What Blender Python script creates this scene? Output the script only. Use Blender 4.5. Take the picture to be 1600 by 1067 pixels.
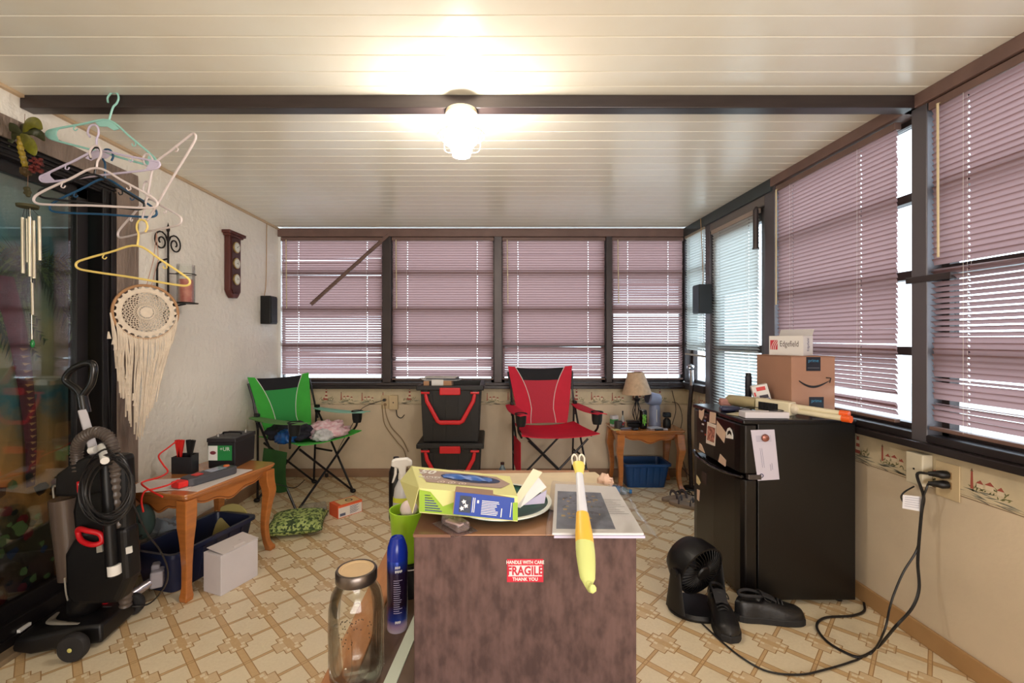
import bpy, bmesh, math, random
from mathutils import Vector, Matrix, Euler, noise
PI = math.pi
R = math.radians
random.seed(7)
SC = bpy.context.scene
COL = SC.collection
for o in list(bpy.data.objects):
    bpy.data.objects.remove(o)

# ------------------------------------------------------------------ camera
CAMZ = 1.22
cam_d = bpy.data.cameras.new('camera')
cam_d.sensor_width = 36; cam_d.lens = 15.75
cam_d.shift_x = 0.02; cam_d.shift_y = -0.0022
cam_d.clip_start = 0.02
cam = bpy.data.objects.new('camera', cam_d); COL.objects.link(cam)
cam.location = (0, 0, CAMZ); cam.rotation_euler = (PI/2, 0, 0)
SC.camera = cam
# ------------------------------------------------------------------ world, lights, exposure
w = bpy.data.worlds.new('sky'); SC.world = w; w.use_nodes = True
wb = w.node_tree.nodes['Background']
wb.inputs[0].default_value = (0.80, 0.92, 1.0, 1); wb.inputs[1].default_value = 2.7
def area(name, loc, target, sx, sy, power, color):
    l = bpy.data.lights.new(name, 'AREA'); l.shape = 'RECTANGLE'; l.size = sx; l.size_y = sy
    l.energy = power; l.color = color
    o = bpy.data.objects.new(name, l); COL.objects.link(o); o.location = loc
    o.rotation_euler = (Vector(target)-Vector(loc)).to_track_quat('-Z', 'Y').to_euler()
    return o
area('fill_light_behind_camera', (0.45, -1.85, 1.05), (-0.55, 3.2, 2.0), 2.4, 1.2, 44, (1, 0.95, 0.92))  # added unseen fill light, standing in for a bounce flash
LAMP_STRENGTH = 70
vs = SC.view_settings
vs.view_transform = 'Standard'; vs.look = 'None'; vs.gamma = 1; vs.use_curve_mapping = False
vs.exposure = 1.12
try:
    SC.cycles.max_bounces = 8; SC.cycles.transparent_max_bounces = 16
    SC.cycles.sample_clamp_indirect = 6
    SC.cycles.caustics_reflective = False; SC.cycles.caustics_refractive = False
except Exception: pass

# ------------------------------------------------------------------ helpers
F = 700.0
def P(px, py, Y): return Vector(((px-768)/F*Y, Y, CAMZ-(py-530)/F*Y))
def PZ(px, py, z):                     # pixel on a horizontal plane
    Y = (CAMZ-z)*F/(py-530); return Vector(((px-768)/F*Y, Y, z))
def PX(px, py, X):                     # pixel on a plane X = const
    Y = X*F/(px-768); return Vector((X, Y, CAMZ-(py-530)/F*Y))

def lin(c):
    c = c/255.0
    return c/12.92 if c <= 0.04045 else ((c+0.055)/1.055)**2.4
def rgb(c): return (lin(c[0]), lin(c[1]), lin(c[2]), 1)

_mats = {}
def mat(name, c, rough=0.6, metal=0.0, mottle=0.0, mscale=8.0, c2=None, bump=0.0, bscale=60.0, spec=0.5,
        alpha=None, emit=0, stretch=None, trans=0.0, coat=0.0, sheen=0.0, fres=0.8):
    if name in _mats: return _mats[name]
    m = bpy.data.materials.new(name); m.use_nodes = True; nt = m.node_tree; b = nt.nodes['Principled BSDF']
    b.inputs['Base Color'].default_value = rgb(c); b.inputs['Roughness'].default_value = rough
    b.inputs['Metallic'].default_value = metal; b.inputs['Specular IOR Level'].default_value = spec
    b.inputs['Coat Weight'].default_value = coat; b.inputs['Coat Roughness'].default_value = 0.15
    if sheen: b.inputs['Sheen Weight'].default_value = sheen
    if trans: b.inputs['Transmission Weight'].default_value = trans
    if emit:
        b.inputs['Emission Color'].default_value = rgb(c); b.inputs['Emission Strength'].default_value = emit
    tc = nt.nodes.new('ShaderNodeTexCoord'); vec = tc.outputs['Object']
    if stretch:
        mp = nt.nodes.new('ShaderNodeMapping'); mp.inputs['Scale'].default_value = stretch
        nt.links.new(vec, mp.inputs[0]); vec = mp.outputs[0]
    if mottle or c2:
        n = nt.nodes.new('ShaderNodeTexNoise'); n.inputs['Scale'].default_value = mscale; n.inputs['Detail'].default_value = 5
        nt.links.new(vec, n.inputs['Vector'])
        cr = nt.nodes.new('ShaderNodeValToRGB')
        cr.color_ramp.elements[0].position = 0.35; cr.color_ramp.elements[1].position = 0.68
        a = rgb(c2) if c2 else tuple(x*(1-mottle) for x in rgb(c)[:3])+(1,)
        cr.color_ramp.elements[0].color = a; cr.color_ramp.elements[1].color = rgb(c)
        nt.links.new(n.outputs['Fac'], cr.inputs[0]); nt.links.new(cr.outputs[0], b.inputs['Base Color'])
    if bump:
        n = nt.nodes.new('ShaderNodeTexNoise'); n.inputs['Scale'].default_value = bscale; n.inputs['Detail'].default_value = 3
        nt.links.new(vec, n.inputs['Vector'])
        bp = nt.nodes.new('ShaderNodeBump'); bp.inputs['Strength'].default_value = bump; bp.inputs['Distance'].default_value = 0.01
        nt.links.new(n.outputs['Fac'], bp.inputs['Height']); nt.links.new(bp.outputs[0], b.inputs['Normal'])
    if alpha is not None:
        # clear plastic / glass: transparent body with a glossy skin
        out = nt.nodes['Material Output']; tr = nt.nodes.new('ShaderNodeBsdfTransparent'); mx = nt.nodes.new('ShaderNodeMixShader')
        tr.inputs[0].default_value = rgb(c)
        fr = nt.nodes.new('ShaderNodeFresnel'); fr.inputs[0].default_value = 1.45
        pw = nt.nodes.new('ShaderNodeMath'); pw.operation = 'MULTIPLY_ADD'; pw.inputs[1].default_value = fres; pw.inputs[2].default_value = 0.0; pw.use_clamp = True
        nt.links.new(fr.outputs[0], pw.inputs[0])
        gs = nt.nodes.new('ShaderNodeBsdfGlossy'); gs.inputs['Roughness'].default_value = rough; m2 = nt.nodes.new('ShaderNodeMixShader')
        nt.links.new(pw.outputs[0], m2.inputs[0]); nt.links.new(tr.outputs[0], m2.inputs[1]); nt.links.new(gs.outputs[0], m2.inputs[2])
        mx.inputs[0].default_value = alpha; nt.links.new(m2.outputs[0], mx.inputs[1]); nt.links.new(b.outputs[0], mx.inputs[2])
        nt.links.new(mx.outputs[0], out.inputs[0])
    _mats[name] = m; return m

class MB:
    """collects geometry; build() links it as ONE mesh object"""
    def __init__(s): s.v = []; s.f = []; s.m = []; s.k = 0
    def mt(s, k): s.k = k; return s
    def add(s, vs_, fs, M=None):
        n = len(s.v)
        for p in vs_:
            p = Vector(p)
            s.v.append(M @ p if M is not None else p)
        for f in fs: s.f.append([n+i for i in f]); s.m.append(s.k)
        return s
    def box(s, c, d, M=None, rz=0, rx=0, ry=0):
        c = Vector(c); x, y, z = d[0]/2, d[1]/2, d[2]/2
        vs_ = [(-x,-y,-z),(x,-y,-z),(x,y,-z),(-x,y,-z),(-x,-y,z),(x,-y,z),(x,y,z),(-x,y,z)]
        T = Matrix.Translation(c) @ Euler((rx, ry, rz)).to_matrix().to_4x4()
        if M is not None: T = M @ T
        return s.add(vs_, [(0,3,2,1),(4,5,6,7),(0,1,5,4),(1,2,6,5),(2,3,7,6),(3,0,4,7)], T)
    def bb(s, lo, hi, M=None):
        lo = Vector(lo); hi = Vector(hi); return s.box((lo+hi)/2, hi-lo, M)
    def frus(s, lo, hi, z0, z1, t, M=None):   # box whose bottom is inset by t
        vs_ = [(lo[0]+t,lo[1]+t,z0),(hi[0]-t,lo[1]+t,z0),(hi[0]-t,hi[1]-t,z0),(lo[0]+t,hi[1]-t,z0),
               (lo[0],lo[1],z1),(hi[0],lo[1],z1),(hi[0],hi[1],z1),(lo[0],hi[1],z1)]
        return s.add(vs_, [(0,3,2,1),(4,5,6,7),(0,1,5,4),(1,2,6,5),(2,3,7,6),(3,0,4,7)], M)
    def lathe(s, prof, n=24, M=None, c=(0,0,0), cap=True):
        vs_ = []; fs = []; k = len(prof); c = Vector(c)
        for i in range(n):
            a = 2*PI*i/n
            for r_, z in prof: vs_.append(c+Vector((r_*math.cos(a), r_*math.sin(a), z)))
        for i in range(n):
            j = (i+1) % n
            for q in range(k-1): fs.append((i*k+q, j*k+q, j*k+q+1, i*k+q+1))
        if cap:
            if prof[0][0] > 1e-5: fs.append([i*k for i in range(n)][::-1])
            if prof[-1][0] > 1e-5: fs.append([i*k+k-1 for i in range(n)])
        return s.add(vs_, fs, M)
    def cyl(s, p0, p1, r0, r1=None, n=12, M=None):
        return s.tube([p0, p1], [r0, r0 if r1 is None else r1], n, M=M)
    def tube(s, pts, r, n=8, closed=False, M=None, flat=1.0, up=None):
        pts = [Vector(p) for p in pts]; K = len(pts)
        rs = r if isinstance(r, (list, tuple)) else [r]*K
        tan = []
        for i in range(K):
            a = pts[(i-1) % K] if (closed or i > 0) else pts[0]
            b = pts[(i+1) % K] if (closed or i < K-1) else pts[-1]
            t = b-a; tan.append(t.normalized() if t.length > 1e-9 else Vector((0,0,1)))
        ref = Vector(up) if up is not None else (Vector((0,0,1)) if abs(tan[0].z) < 0.9 else Vector((1,0,0)))
        nrm = (ref - tan[0]*ref.dot(tan[0])).normalized()
        vs_ = []; fs = []
        for i in range(K):
            if i: nrm = nrm - tan[i]*nrm.dot(tan[i])
            if up is not None:
                q = ref - tan[i]*ref.dot(tan[i])
                if q.length > 0.05: nrm = q
            nrm = nrm.normalized(); bn = tan[i].cross(nrm)
            for j in range(n):
                a = 2*PI*j/n; vs_.append(pts[i] + nrm*math.cos(a)*rs[i]*flat + bn*math.sin(a)*rs[i])
        for i in range(K if closed else K-1):
            i2 = (i+1) % K
            for j in range(n):
                j2 = (j+1) % n; fs.append((i*n+j, i*n+j2, i2*n+j2, i2*n+j))
        if not closed:
            fs.append(list(range(n))[::-1]); fs.append([(K-1)*n+j for j in range(n)])
        return s.add(vs_, fs, M)
    def prism(s, poly, d, M=None):        # polygon in local xy, extruded along z 0..d
        n = len(poly)
        vs_ = [(x, y, 0) for x, y in poly]+[(x, y, d) for x, y in poly]
        fs = [list(range(n))[::-1], list(range(n, 2*n))]+[(i, (i+1) % n, n+(i+1) % n, n+i) for i in range(n)]
        return s.add(vs_, fs, M)
    def poly(s, pts, M=None): return s.add(pts, [list(range(len(pts)))], M)
    def grid(s, fn, nu, nv, M=None, thick=0.0, off=None):
        vs_ = []; fs = []
        for i in range(nu+1):
            for j in range(nv+1): vs_.append(Vector(fn(i/nu, j/nv)))
        q = lambda i, j: i*(nv+1)+j
        for i in range(nu):
            for j in range(nv): fs.append((q(i,j), q(i+1,j), q(i+1,j+1), q(i,j+1)))
        if off is not None:
            off = Vector(off); n0 = len(vs_); vs_ += [p+off for p in vs_]
            fs += [tuple(n0+k for k in f[::-1]) for f in list(fs)]
            rim = [q(i,0) for i in range(nu+1)]+[q(nu,j) for j in range(1,nv+1)]+[q(i,nv) for i in range(nu-1,-1,-1)]+[q(0,j) for j in range(nv-1,0,-1)]
            for a, b in zip(rim, rim[1:]+rim[:1]): fs.append((b, a, n0+a, n0+b))
        return s.add(vs_, fs, M)
    def ell(s, c, r, n=16, m=10, M=None, jit=None, p=1.0):
        vs_ = []; fs = []; c = Vector(c)
        def sg(x): return math.copysign(abs(x)**p, x)
        for i in range(m+1):
            t = PI*i/m
            for j in range(n):
                a = 2*PI*j/n
                d = Vector((sg(math.sin(t))*sg(math.cos(a)), sg(math.sin(t))*sg(math.sin(a)), sg(math.cos(t))))
                if jit: d = d*(1+jit*noise.noise(Vector((d.x*2.3+c.x*9, d.y*2.3, d.z*2.3+c.y*5))))
                vs_.append(c+Vector((d.x*r[0], d.y*r[1], d.z*r[2])))
        for i in range(m):
            for j in range(n):
                j2 = (j+1) % n; fs.append((i*n+j, (i+1)*n+j, (i+1)*n+j2, i*n+j2))
        return s.add(vs_, fs, M)

_loc = {}
def smooth(pts, k=6, closed=False):
    pts = [Vector(p) for p in pts]; n = len(pts); out = []
    for i in range(n if closed else n-1):
        p1, p2 = pts[i], pts[(i+1) % n]
        p0 = pts[(i-1) % n] if (closed or i > 0) else p1*2-p2
        p3 = pts[(i+2) % n] if (closed or i < n-2) else p2*2-p1
        for j in range(k):
            t = j/k
            out.append(0.5*((2*p1)+(p2-p0)*t+(2*p0-5*p1+4*p2-p3)*t*t+(3*p1-p0-3*p2+p3)*t*t*t))
    if not closed: out.append(pts[-1])
    return out

def tag(o, label=None, cat=None, group=None, kind=None):
    if label: o['label'] = label
    if cat: o['category'] = cat
    if group: o['group'] = group
    if kind: o['kind'] = kind
    return o
def thing(name, label, cat, loc=(0,0,0), rz=0, group=None, local=False):
    o = bpy.data.objects.new(name, None); COL.objects.link(o); o.empty_display_size = 0.05
    o.location = loc; o.rotation_euler = (0, 0, rz)
    tag(o, label, cat, group)
    _loc[o.name] = Vector((0,0,0)) if local else Vector(loc)
    return o
def obj(name, mb, m, parent=None, sm=False, bevel=0, seg=2, label=None, cat=None, group=None, kind=None, loc=None, solid=0, sub=0, ang=40):
    """world-coordinate geometry; under a parent the parent's place is subtracted"""
    me = bpy.data.meshes.new(name)
    off = Vector((0,0,0))
    if parent is not None: off = _loc.get(parent.name, Vector((0,0,0)))
    elif loc is not None: off = Vector(loc)
    me.from_pydata([v-off for v in mb.v], [], mb.f)
    ms = m if isinstance(m, (list, tuple)) else [m]
    for q in ms: me.materials.append(q)
    if len(ms) > 1: me.polygons.foreach_set('material_index', mb.m)
    bm = bmesh.new(); bm.from_mesh(me); bmesh.ops.remove_doubles(bm, verts=bm.verts, dist=1e-6)
    if kind != 'flat': bmesh.ops.recalc_face_normals(bm, faces=bm.faces)
    bm.to_mesh(me); bm.free()
    me.update()
    o = bpy.data.objects.new(name, me); COL.objects.link(o)
    if parent is not None: o.parent = parent; _loc[o.name] = off
    else: o.location = off; _loc[o.name] = off
    if sm:
        me.shade_smooth()
        try: me.set_sharp_from_angle(angle=R(ang))
        except Exception: pass
    if solid:
        q = o.modifiers.new('solid', 'SOLIDIFY'); q.thickness = solid; q.offset = 0
    if bevel:
        q = o.modifiers.new('bevel', 'BEVEL'); q.width = bevel; q.segments = seg; q.limit_method = 'ANGLE'; q.angle_limit = R(35)
    if sub:
        q = o.modifiers.new('sub', 'SUBSURF'); q.levels = sub; q.render_levels = sub
    tag(o, label, cat, group, kind if kind != 'flat' else None)
    return o
def struct(name, mb, m, parent=None, **k):
    o = obj(name, mb, m, parent, **k)
    if parent is None: o['kind'] = 'structure'
    return o
def copies(name, src, parent, loc, rot=None):
    o = src.copy(); o.name = name; COL.objects.link(o); o.parent = parent; o.location = loc
    if rot: o.rotation_euler = rot
    return o
def frame(o, x, y):           # matrix: local x, y (z = x cross y) at o
    x = Vector(x).normalized(); y = Vector(y); y = (y-x*y.dot(x)).normalized(); z = x.cross(y)
    return Matrix(((x.x,y.x,z.x,o[0]),(x.y,y.y,z.y,o[1]),(x.z,y.z,z.z,o[2]),(0,0,0,1)))
def text(name, s, size, M, m, parent, align='CENTER', sx=1.0, thick=0.0, bold=0.0, cut=6):
    """flat lettering, local xy = reading plane of M"""
    cu = bpy.data.curves.new('lettering', 'FONT'); cu.body = s; cu.size = size
    cu.align_x = align; cu.align_y = 'CENTER'; cu.resolution_u = 2; cu.offset = bold
    t = bpy.data.objects.new('lettering_source', cu); COL.objects.link(t)
    bpy.context.view_layer.update()
    me = bpy.data.meshes.new_from_object(t.evaluated_get(bpy.context.evaluated_depsgraph_get()))
    mb = MB()
    S = Matrix.Diagonal((sx, 1, 1, 1))
    mb.add([tuple(v.co) for v in me.vertices], [tuple(p.vertices) for p in me.polygons], M @ S)
    bpy.data.objects.remove(t); bpy.data.curves.remove(cu); bpy.data.meshes.remove(me)
    return obj(name, mb, m, parent, kind='flat')
# ------------------------------------------------------------------ node expression helper
class NX:
    def __init__(s, nt, sock): s.nt = nt; s.s = sock
    def op(s, o, b=None, c=None):
        n = s.nt.nodes.new('ShaderNodeMath'); n.operation = o; s.nt.links.new(s.s, n.inputs[0])
        for k, q in ((1, b), (2, c)):
            if q is None: continue
            if isinstance(q, NX): s.nt.links.new(q.s, n.inputs[k])
            else: n.inputs[k].default_value = q
        return NX(s.nt, n.outputs[0])
    def __add__(s, b): return s.op('ADD', b)
    def __sub__(s, b): return s.op('SUBTRACT', b)
    def __mul__(s, b): return s.op('MULTIPLY', b)
    def mod0(s, p): return ((s+p/2).op('FLOORED_MODULO', p)-p/2).op('ABSOLUTE')   # |distance to the nearest multiple of p|
    def lt(s, b): return s.op('LESS_THAN', b)
    def mx(s, b): return s.op('MAXIMUM', b)
    def mn(s, b): return s.op('MINIMUM', b)

def floor_material():
    m = bpy.data.materials.new('patterned_vinyl'); m.use_nodes = True; nt = m.node_tree; b = nt.nodes['Principled BSDF']
    tc = nt.nodes.new('ShaderNodeTexCoord'); sp = nt.nodes.new('ShaderNodeSeparateXYZ'); nt.links.new(tc.outputs['Object'], sp.inputs[0])
    x = NX(nt, sp.outputs[0]); y = NX(nt, sp.outputs[1]); q = 0.70711; p = 0.304
    u = (x-y)*q+2.001; v = (x+y)*q-0.545
    h = p/2
    bar_d = v.mod0(h); line_d = u.mod0(h)
    bar = bar_d.lt(0.0145); bar_e = bar_d.lt(0.0145).mn((bar_d*-1).lt(-0.0115))
    line = line_d.lt(0.0075); line_e = line.mn((line_d*-1).lt(-0.0045))
    def orn(du):
        a = (u+du).mod0(p); c = (v+du).mod0(p)
        A = a.lt(0.058).mn(c.lt(0.032)); B = a.lt(0.032).mn(c.lt(0.058)); Z = A.mx(B)
        A2 = a.lt(0.0545).mn(c.lt(0.0285)); B2 = a.lt(0.0285).mn(c.lt(0.0545)); Zi = A2.mx(B2)
        edge = Z-Zi
        sq = ((a-0.022).op('ABSOLUTE').lt(0.0065)).mn((c-0.021).op('ABSOLUTE').lt(0.0065)).mx((a-0.041).op('ABSOLUTE').lt(0.008).mn((c-0.015).op('ABSOLUTE').lt(0.0075)))
        return Z, edge, sq
    z1, e1, s1 = orn(0.0); z2, e2, s2 = orn(h)
    Z = z1.mx(z2); E = e1.mx(e2); S = s1.mx(s2)
    tan = bar.mx(line).mx(Z); edge = bar_e.mx(line_e).mn((Z*-1).lt(-0.5).op('SUBTRACT', 1).op('ABSOLUTE')).mx(E)
    n1 = nt.nodes.new('ShaderNodeTexNoise'); n1.inputs['Scale'].default_value = 90; n1.inputs['Detail'].default_value = 6; n1.inputs['Roughness'].default_value = 0.7
    n2 = nt.nodes.new('ShaderNodeTexNoise'); n2.inputs['Scale'].default_value = 3.0; n2.inputs['Detail'].default_value = 6
    for n in (n1, n2): nt.links.new(tc.outputs['Object'], n.inputs['Vector'])
    def mixc(f, a, c):
        k = nt.nodes.new('ShaderNodeMix'); k.data_type = 'RGBA'
        if isinstance(f, NX): nt.links.new(f.s, k.inputs['Factor'])
        else: nt.links.new(f, k.inputs['Factor'])
        for nm, z in (('A', a), ('B', c)):
            if isinstance(z, tuple): k.inputs[nm].default_value = z
            else: nt.links.new(z, k.inputs[nm])
        # sockets named A/B exist per type; pick colour ones
        return k
    def mix(f, a, c):
        k = nt.nodes.new('ShaderNodeMixRGB')
        nt.links.new(f.s if isinstance(f, NX) else f, k.inputs[0])
        for i, z in ((1, a), (2, c)):
            if isinstance(z, tuple): k.inputs[i].default_value = z
            else: nt.links.new(z, k.inputs[i])
        return k.outputs[0]
    cream = mix(n1.outputs['Fac'], rgb((218, 200, 168)), rgb((240, 226, 196)))
    tanc = mix(n1.outputs['Fac'], rgb((196, 160, 112)), rgb((216, 186, 142)))
    c = mix(tan, cream, tanc); c = mix((Z-bar).mx(0.0)*0.35, c, cream); c = mix(S, c, cream); c = mix(edge, c, rgb((168, 130, 84)))
    d = nt.nodes.new('ShaderNodeMapRange'); d.inputs[1].default_value = 0.58; d.inputs[2].default_value = 0.75; d.inputs[3].default_value = 0; d.inputs[4].default_value = 0.22
    nt.links.new(n2.outputs['Fac'], d.inputs[0])
    c = mix(d.outputs[0], c, rgb((120, 98, 70)))
    nt.links.new(c, b.inputs['Base Color'])
    b.inputs['Roughness'].default_value = 0.33; b.inputs['Specular IOR Level'].default_value = 0.5
    bp = nt.nodes.new('ShaderNodeBump'); bp.inputs['Strength'].default_value = 0.12; bp.inputs['Distance'].default_value = 0.003
    hh = (NX(nt, n1.outputs['Fac'])*0.6) - edge
    nt.links.new(hh.s, bp.inputs['Height']); nt.links.new(bp.outputs[0], b.inputs['Normal'])
    return m

def slat_material(name, c, tr):
    m = bpy.data.materials.new(name); m.use_nodes = True; nt = m.node_tree; b = nt.nodes['Principled BSDF']
    b.inputs['Base Color'].default_value = rgb(c); b.inputs['Roughness'].default_value = 0.42
    out = nt.nodes['Material Output']; t = nt.nodes.new('ShaderNodeBsdfTranslucent'); t.inputs[0].default_value = rgb(tr)
    mx = nt.nodes.new('ShaderNodeMixShader'); mx.inputs[0].default_value = 0.36
    nt.links.new(b.outputs[0], mx.inputs[1]); nt.links.new(t.outputs[0], mx.inputs[2]); nt.links.new(mx.outputs[0], out.inputs[0])
    return m

XL, XR, YB, YF, ZC = -1.886, 1.735, 3.975, -2.0, 2.197
M_wall = mat('plaster_left', (243, 237, 226), 0.45, mottle=0.10, mscale=2.5, bump=0.8, bscale=26)
M_low = mat('painted_panel', (218, 200, 174), 0.6, mottle=0.10, mscale=5, bump=0.05)
M_border = mat('wallpaper_border', (216, 200, 168), 0.55, mottle=0.16, mscale=14)
M_dark = mat('bronze_aluminium', (66, 58, 58), 0.38, metal=0.35, mottle=0.15)
M_sill = mat('dark_sill', (44, 38, 38), 0.30, metal=0.2, spec=0.6)
M_beam = mat('dark_beam', (58, 48, 47), 0.30, metal=0.15, mottle=0.2, stretch=(1, 8, 8))
M_ceil = mat('ceiling_pan', (240, 239, 230), 0.22, mottle=0.10, mscale=1.6, c2=(232, 226, 210), spec=0.5)
M_base = mat('baseboard_tan', (178, 138, 92), 0.5, mottle=0.12)
M_based = mat('baseboard_brown', (150, 118, 92), 0.5, mottle=0.15)
M_casing = mat('rough_casing', (142, 124, 112), 0.65, mottle=0.3, mscale=9, bump=0.9, bscale=26, stretch=(2, 2, 0.5))
M_valance = mat('brown_header', (118, 92, 84), 0.5, mottle=0.2)
M_glass = mat('window_glass', (250, 252, 255), 0.02, alpha=0.0, fres=0.5)
M_black = mat('black_plastic', (13, 12, 14), 0.42, spec=0.4)
M_blackm = mat('black_matte', (16, 15, 17), 0.75)
M_white = mat('white_plastic', (232, 230, 226), 0.4)
M_red = mat('red_plastic', (206, 22, 34), 0.38)
M_cord = mat('black_cord', (18, 17, 19), 0.45)
M_wand = mat('yellowed_wand', (206, 190, 152), 0.35)
M_slat = slat_material('mauve_slat', (122, 90, 85), (186, 152, 150))
M_slatl = slat_material('pale_slat', (186, 184, 178), (214, 222, 218))
M_strg = mat('ladder_string', (214, 206, 198), 0.7)

# floor, ceiling, walls
struct('floor', MB().bb((XL-0.1, YF, -0.05), (XR+0.1, YB+0.1, 0)), floor_material())
ceil = struct('ceiling', MB().bb((XL-0.1, YF, ZC+0.012), (XR+0.1, YB+0.1, ZC+0.06)), M_ceil)
pw_ = 0.0945
mb = MB(); prof = [(0, 0.004), (0.0035, 0), (pw_-0.0035, 0), (pw_, 0.004), (pw_, 0.012), (0, 0.012)]
n = len(prof)
vs0 = [(XL, y, z) for y, z in prof]+[(XR, y, z) for y, z in prof]
mb.add(vs0, [list(range(n)), list(range(n, 2*n))[::-1]]+[(i, n+i, n+(i+1) % n, (i+1) % n) for i in range(n)])
first = obj('ceiling_panel', mb, M_ceil, ceil)
yy = 1.352-pw_*35; first.location = (0, yy, ZC)
k = 0
while yy+pw_ < YB:
    if k: copies('ceiling_panel', first, ceil, (0, yy, ZC))
    yy += pw_; k += 1

wl = MB(); wl.bb((XL-0.12, 2.30, 0), (XL, YB, ZC)); wl.bb((XL-0.12, YF, 2.085), (XL, 2.30, ZC))
wl.bb((XL-0.12, YF, 0), (XL, 0.35, 2.085))
struct('wall_left', wl, M_wall)
struct('wall_front', MB().bb((XL-0.12, YF-0.1, 0), (XR+0.12, YF, ZC)), M_wall)
wb_ = struct('wall_back', MB().bb((XL, YB, 0), (XR, YB+0.1, 0.785)), M_low)
wr = MB(); wr.bb((XR, 3.56, 0), (XR+0.1, YB, 0.785)); wr.bb((XR, YF, 0), (XR+0.1, 2.78, 0.785)); wr.bb((XR, YF, 0.785), (XR+0.1, 0.75, ZC))
wr_ = struct('wall_right', wr, M_low)
# vertical panel seams on low walls
for i, x in enumerate((-1.45, -0.95, -0.42, 0.12, 0.62, 1.2)):
    obj('panel_batten', MB().bb((x, YB-0.0015, 0.08), (x+0.004, YB, 0.63)), M_low, wb_)
struct('baseboard_back', MB().bb((XL, YB-0.014, 0), (XR, YB, 0.075)), M_based, bevel=0.003)
struct('baseboard_right', MB().bb((XR-0.014, YF, 0), (XR, 2.78, 0.078)), M_base, bevel=0.004)
struct('baseboard_left', MB().bb((XL, 2.40, 0), (XL+0.014, YB, 0.085)), M_based, bevel=0.003)
# ceiling edge trims
struct('trim_1', MB().bb((XL, YF, ZC-0.012), (XL+0.02, YB, ZC)), mat('edge_trim', (198, 172, 140), 0.5))
struct('trim_2', MB().bb((XL, YB-0.03, ZC-0.012), (XR, YB, ZC)), M_valance)

# wallpaper border with lighthouse print
RT, GR, GY, BR = mat('print_red', (168, 84, 70), 0.6), mat('print_olive', (132, 132, 84), 0.6, mottle=0.5, mscale=60), \
    mat('print_grey', (150, 148, 132), 0.6, mottle=0.4, mscale=50), mat('print_brown', (124, 96, 74), 0.6)
PC = mat('print_cream', (222, 206, 180), 0.6)
def scene_print(mb, M, kind):
    rnd = random.Random(kind*17+3)
    def leaf(x, y, a, l, w_, k):
        mb.mt(k); c, s_ = math.cos(a), math.sin(a)
        mb.poly([(x, y, 0), (x+c*l*.5-s_*w_, y+s_*l*.5+c*w_, 0), (x+c*l, y+s_*l, 0), (x+c*l*.5+s_*w_, y+s_*l*.5-c*w_, 0)], M)
    for i in range(12): leaf(rnd.uniform(-.07, .04), rnd.uniform(-.045, -.022), rnd.uniform(-.25, .15), rnd.uniform(.03, .06), .0022, 2)
    for i in range(26): leaf(rnd.uniform(-.045, .05), rnd.uniform(-.03, -.01), rnd.uniform(.1, 2.8), rnd.uniform(.008, .022), .002, 1)
    if kind % 2 == 0:                      # striped lighthouse
        mb.mt(0)
        for i in range(5):
            y0 = -.02+i*.0125; w0 = .0105-.0011*i
            mb.mt(0 if i % 2 == 0 else 4)
            mb.poly([(-w0, y0, .0001), (w0, y0, .0001), (w0-.0011, y0+.0125, .0001), (-w0+.0011, y0+.0125, .0001)], M)
        mb.mt(3); mb.poly([(-.008, .0425, .0001), (.008, .0425, .0001), (.008, .045, .0001), (-.008, .045, .0001)], M)
        mb.mt(4); mb.poly([(-.004, .045, .0001), (.004, .045, .0001), (.004, .052, .0001), (-.004, .052, .0001)], M)
        mb.mt(0); mb.poly([(-.006, .052, .0001), (.006, .052, .0001), (0, .06, .0001)], M)
        mb.mt(0); mb.poly([(-.02, -.02, .0002), (-.008, -.02, .0002), (-.008, -.008, .0002), (-.014, -.002, .0002), (-.02, -.008, .0002)], M)
    else:                                  # keeper's houses with roofs and a small tower
        for x, y, w0 in ((-.02, 0, .016), (.004, .002, .02), (.03, -.004, .015)):
            mb.mt(4); mb.poly([(x-w0/2, y-.012, .0001), (x+w0/2, y-.012, .0001), (x+w0/2, y, .0001), (x-w0/2, y, .0001)], M)
            mb.mt(0); mb.poly([(x-w0*.62, y, .0001), (x+w0*.62, y, .0001), (x+.002, y+.011, .0001)], M)
        mb.mt(0); mb.poly([(-.044, -.02, .0001), (-.036, -.02, .0001), (-.0375, .03, .0001), (-.0425, .03, .0001)], M)
        mb.mt(3); mb.poly([(-.044, .03, .0001), (-.036, .03, .0001), (-.04, .04, .0001)], M)
def border(name, p0, p1, dirx, nrm, parent, length, start):
    bd = MB(); T = frame(p0, dirx, (0, 0, 1)); SCL = Matrix.Diagonal((1.3, 1.25, 1, 1))
    bd.bb((0, 0.64, 0), (length, 0.785, 0.0012), T)
    b_ = obj(name, bd, M_border, parent)
    ln = MB(); ln.bb((0, 0.640, 0.0012), (length, 0.6425, 0.0016), T); ln.bb((0, 0.648, 0.0012), (length, 0.649, 0.0016), T); obj('border_line', ln, BR, b_)
    s = MB(); x = start; k = 0
    while x < length-0.07:
        if k % 3 != 2: scene_print(s, T @ Matrix.Translation((x, 0.706, 0.0015)) @ SCL, k)
        else: scene_print(s, T @ Matrix.Translation((x, 0.700, 0.0015)) @ SCL, 1)
        x += 0.185; k += 1
    obj('lighthouse_print', s, [RT, GR, GY, BR, PC], b_, kind='flat')
border('wallpaper_border', (XL, YB, 0), None, (1, 0, 0), None, wb_, XR-XL, 0.42)
border('wallpaper_border', (XR, 2.78, 0), None, (0, -1, 0), None, wr_, 2.6, 0.66)
border('wallpaper_border', (XR, YB, 0), None, (0, -1, 0), None, wr_, YB-3.56, 0.10)
# fix: frame's local y = up, so print coordinates (x, z)

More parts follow.
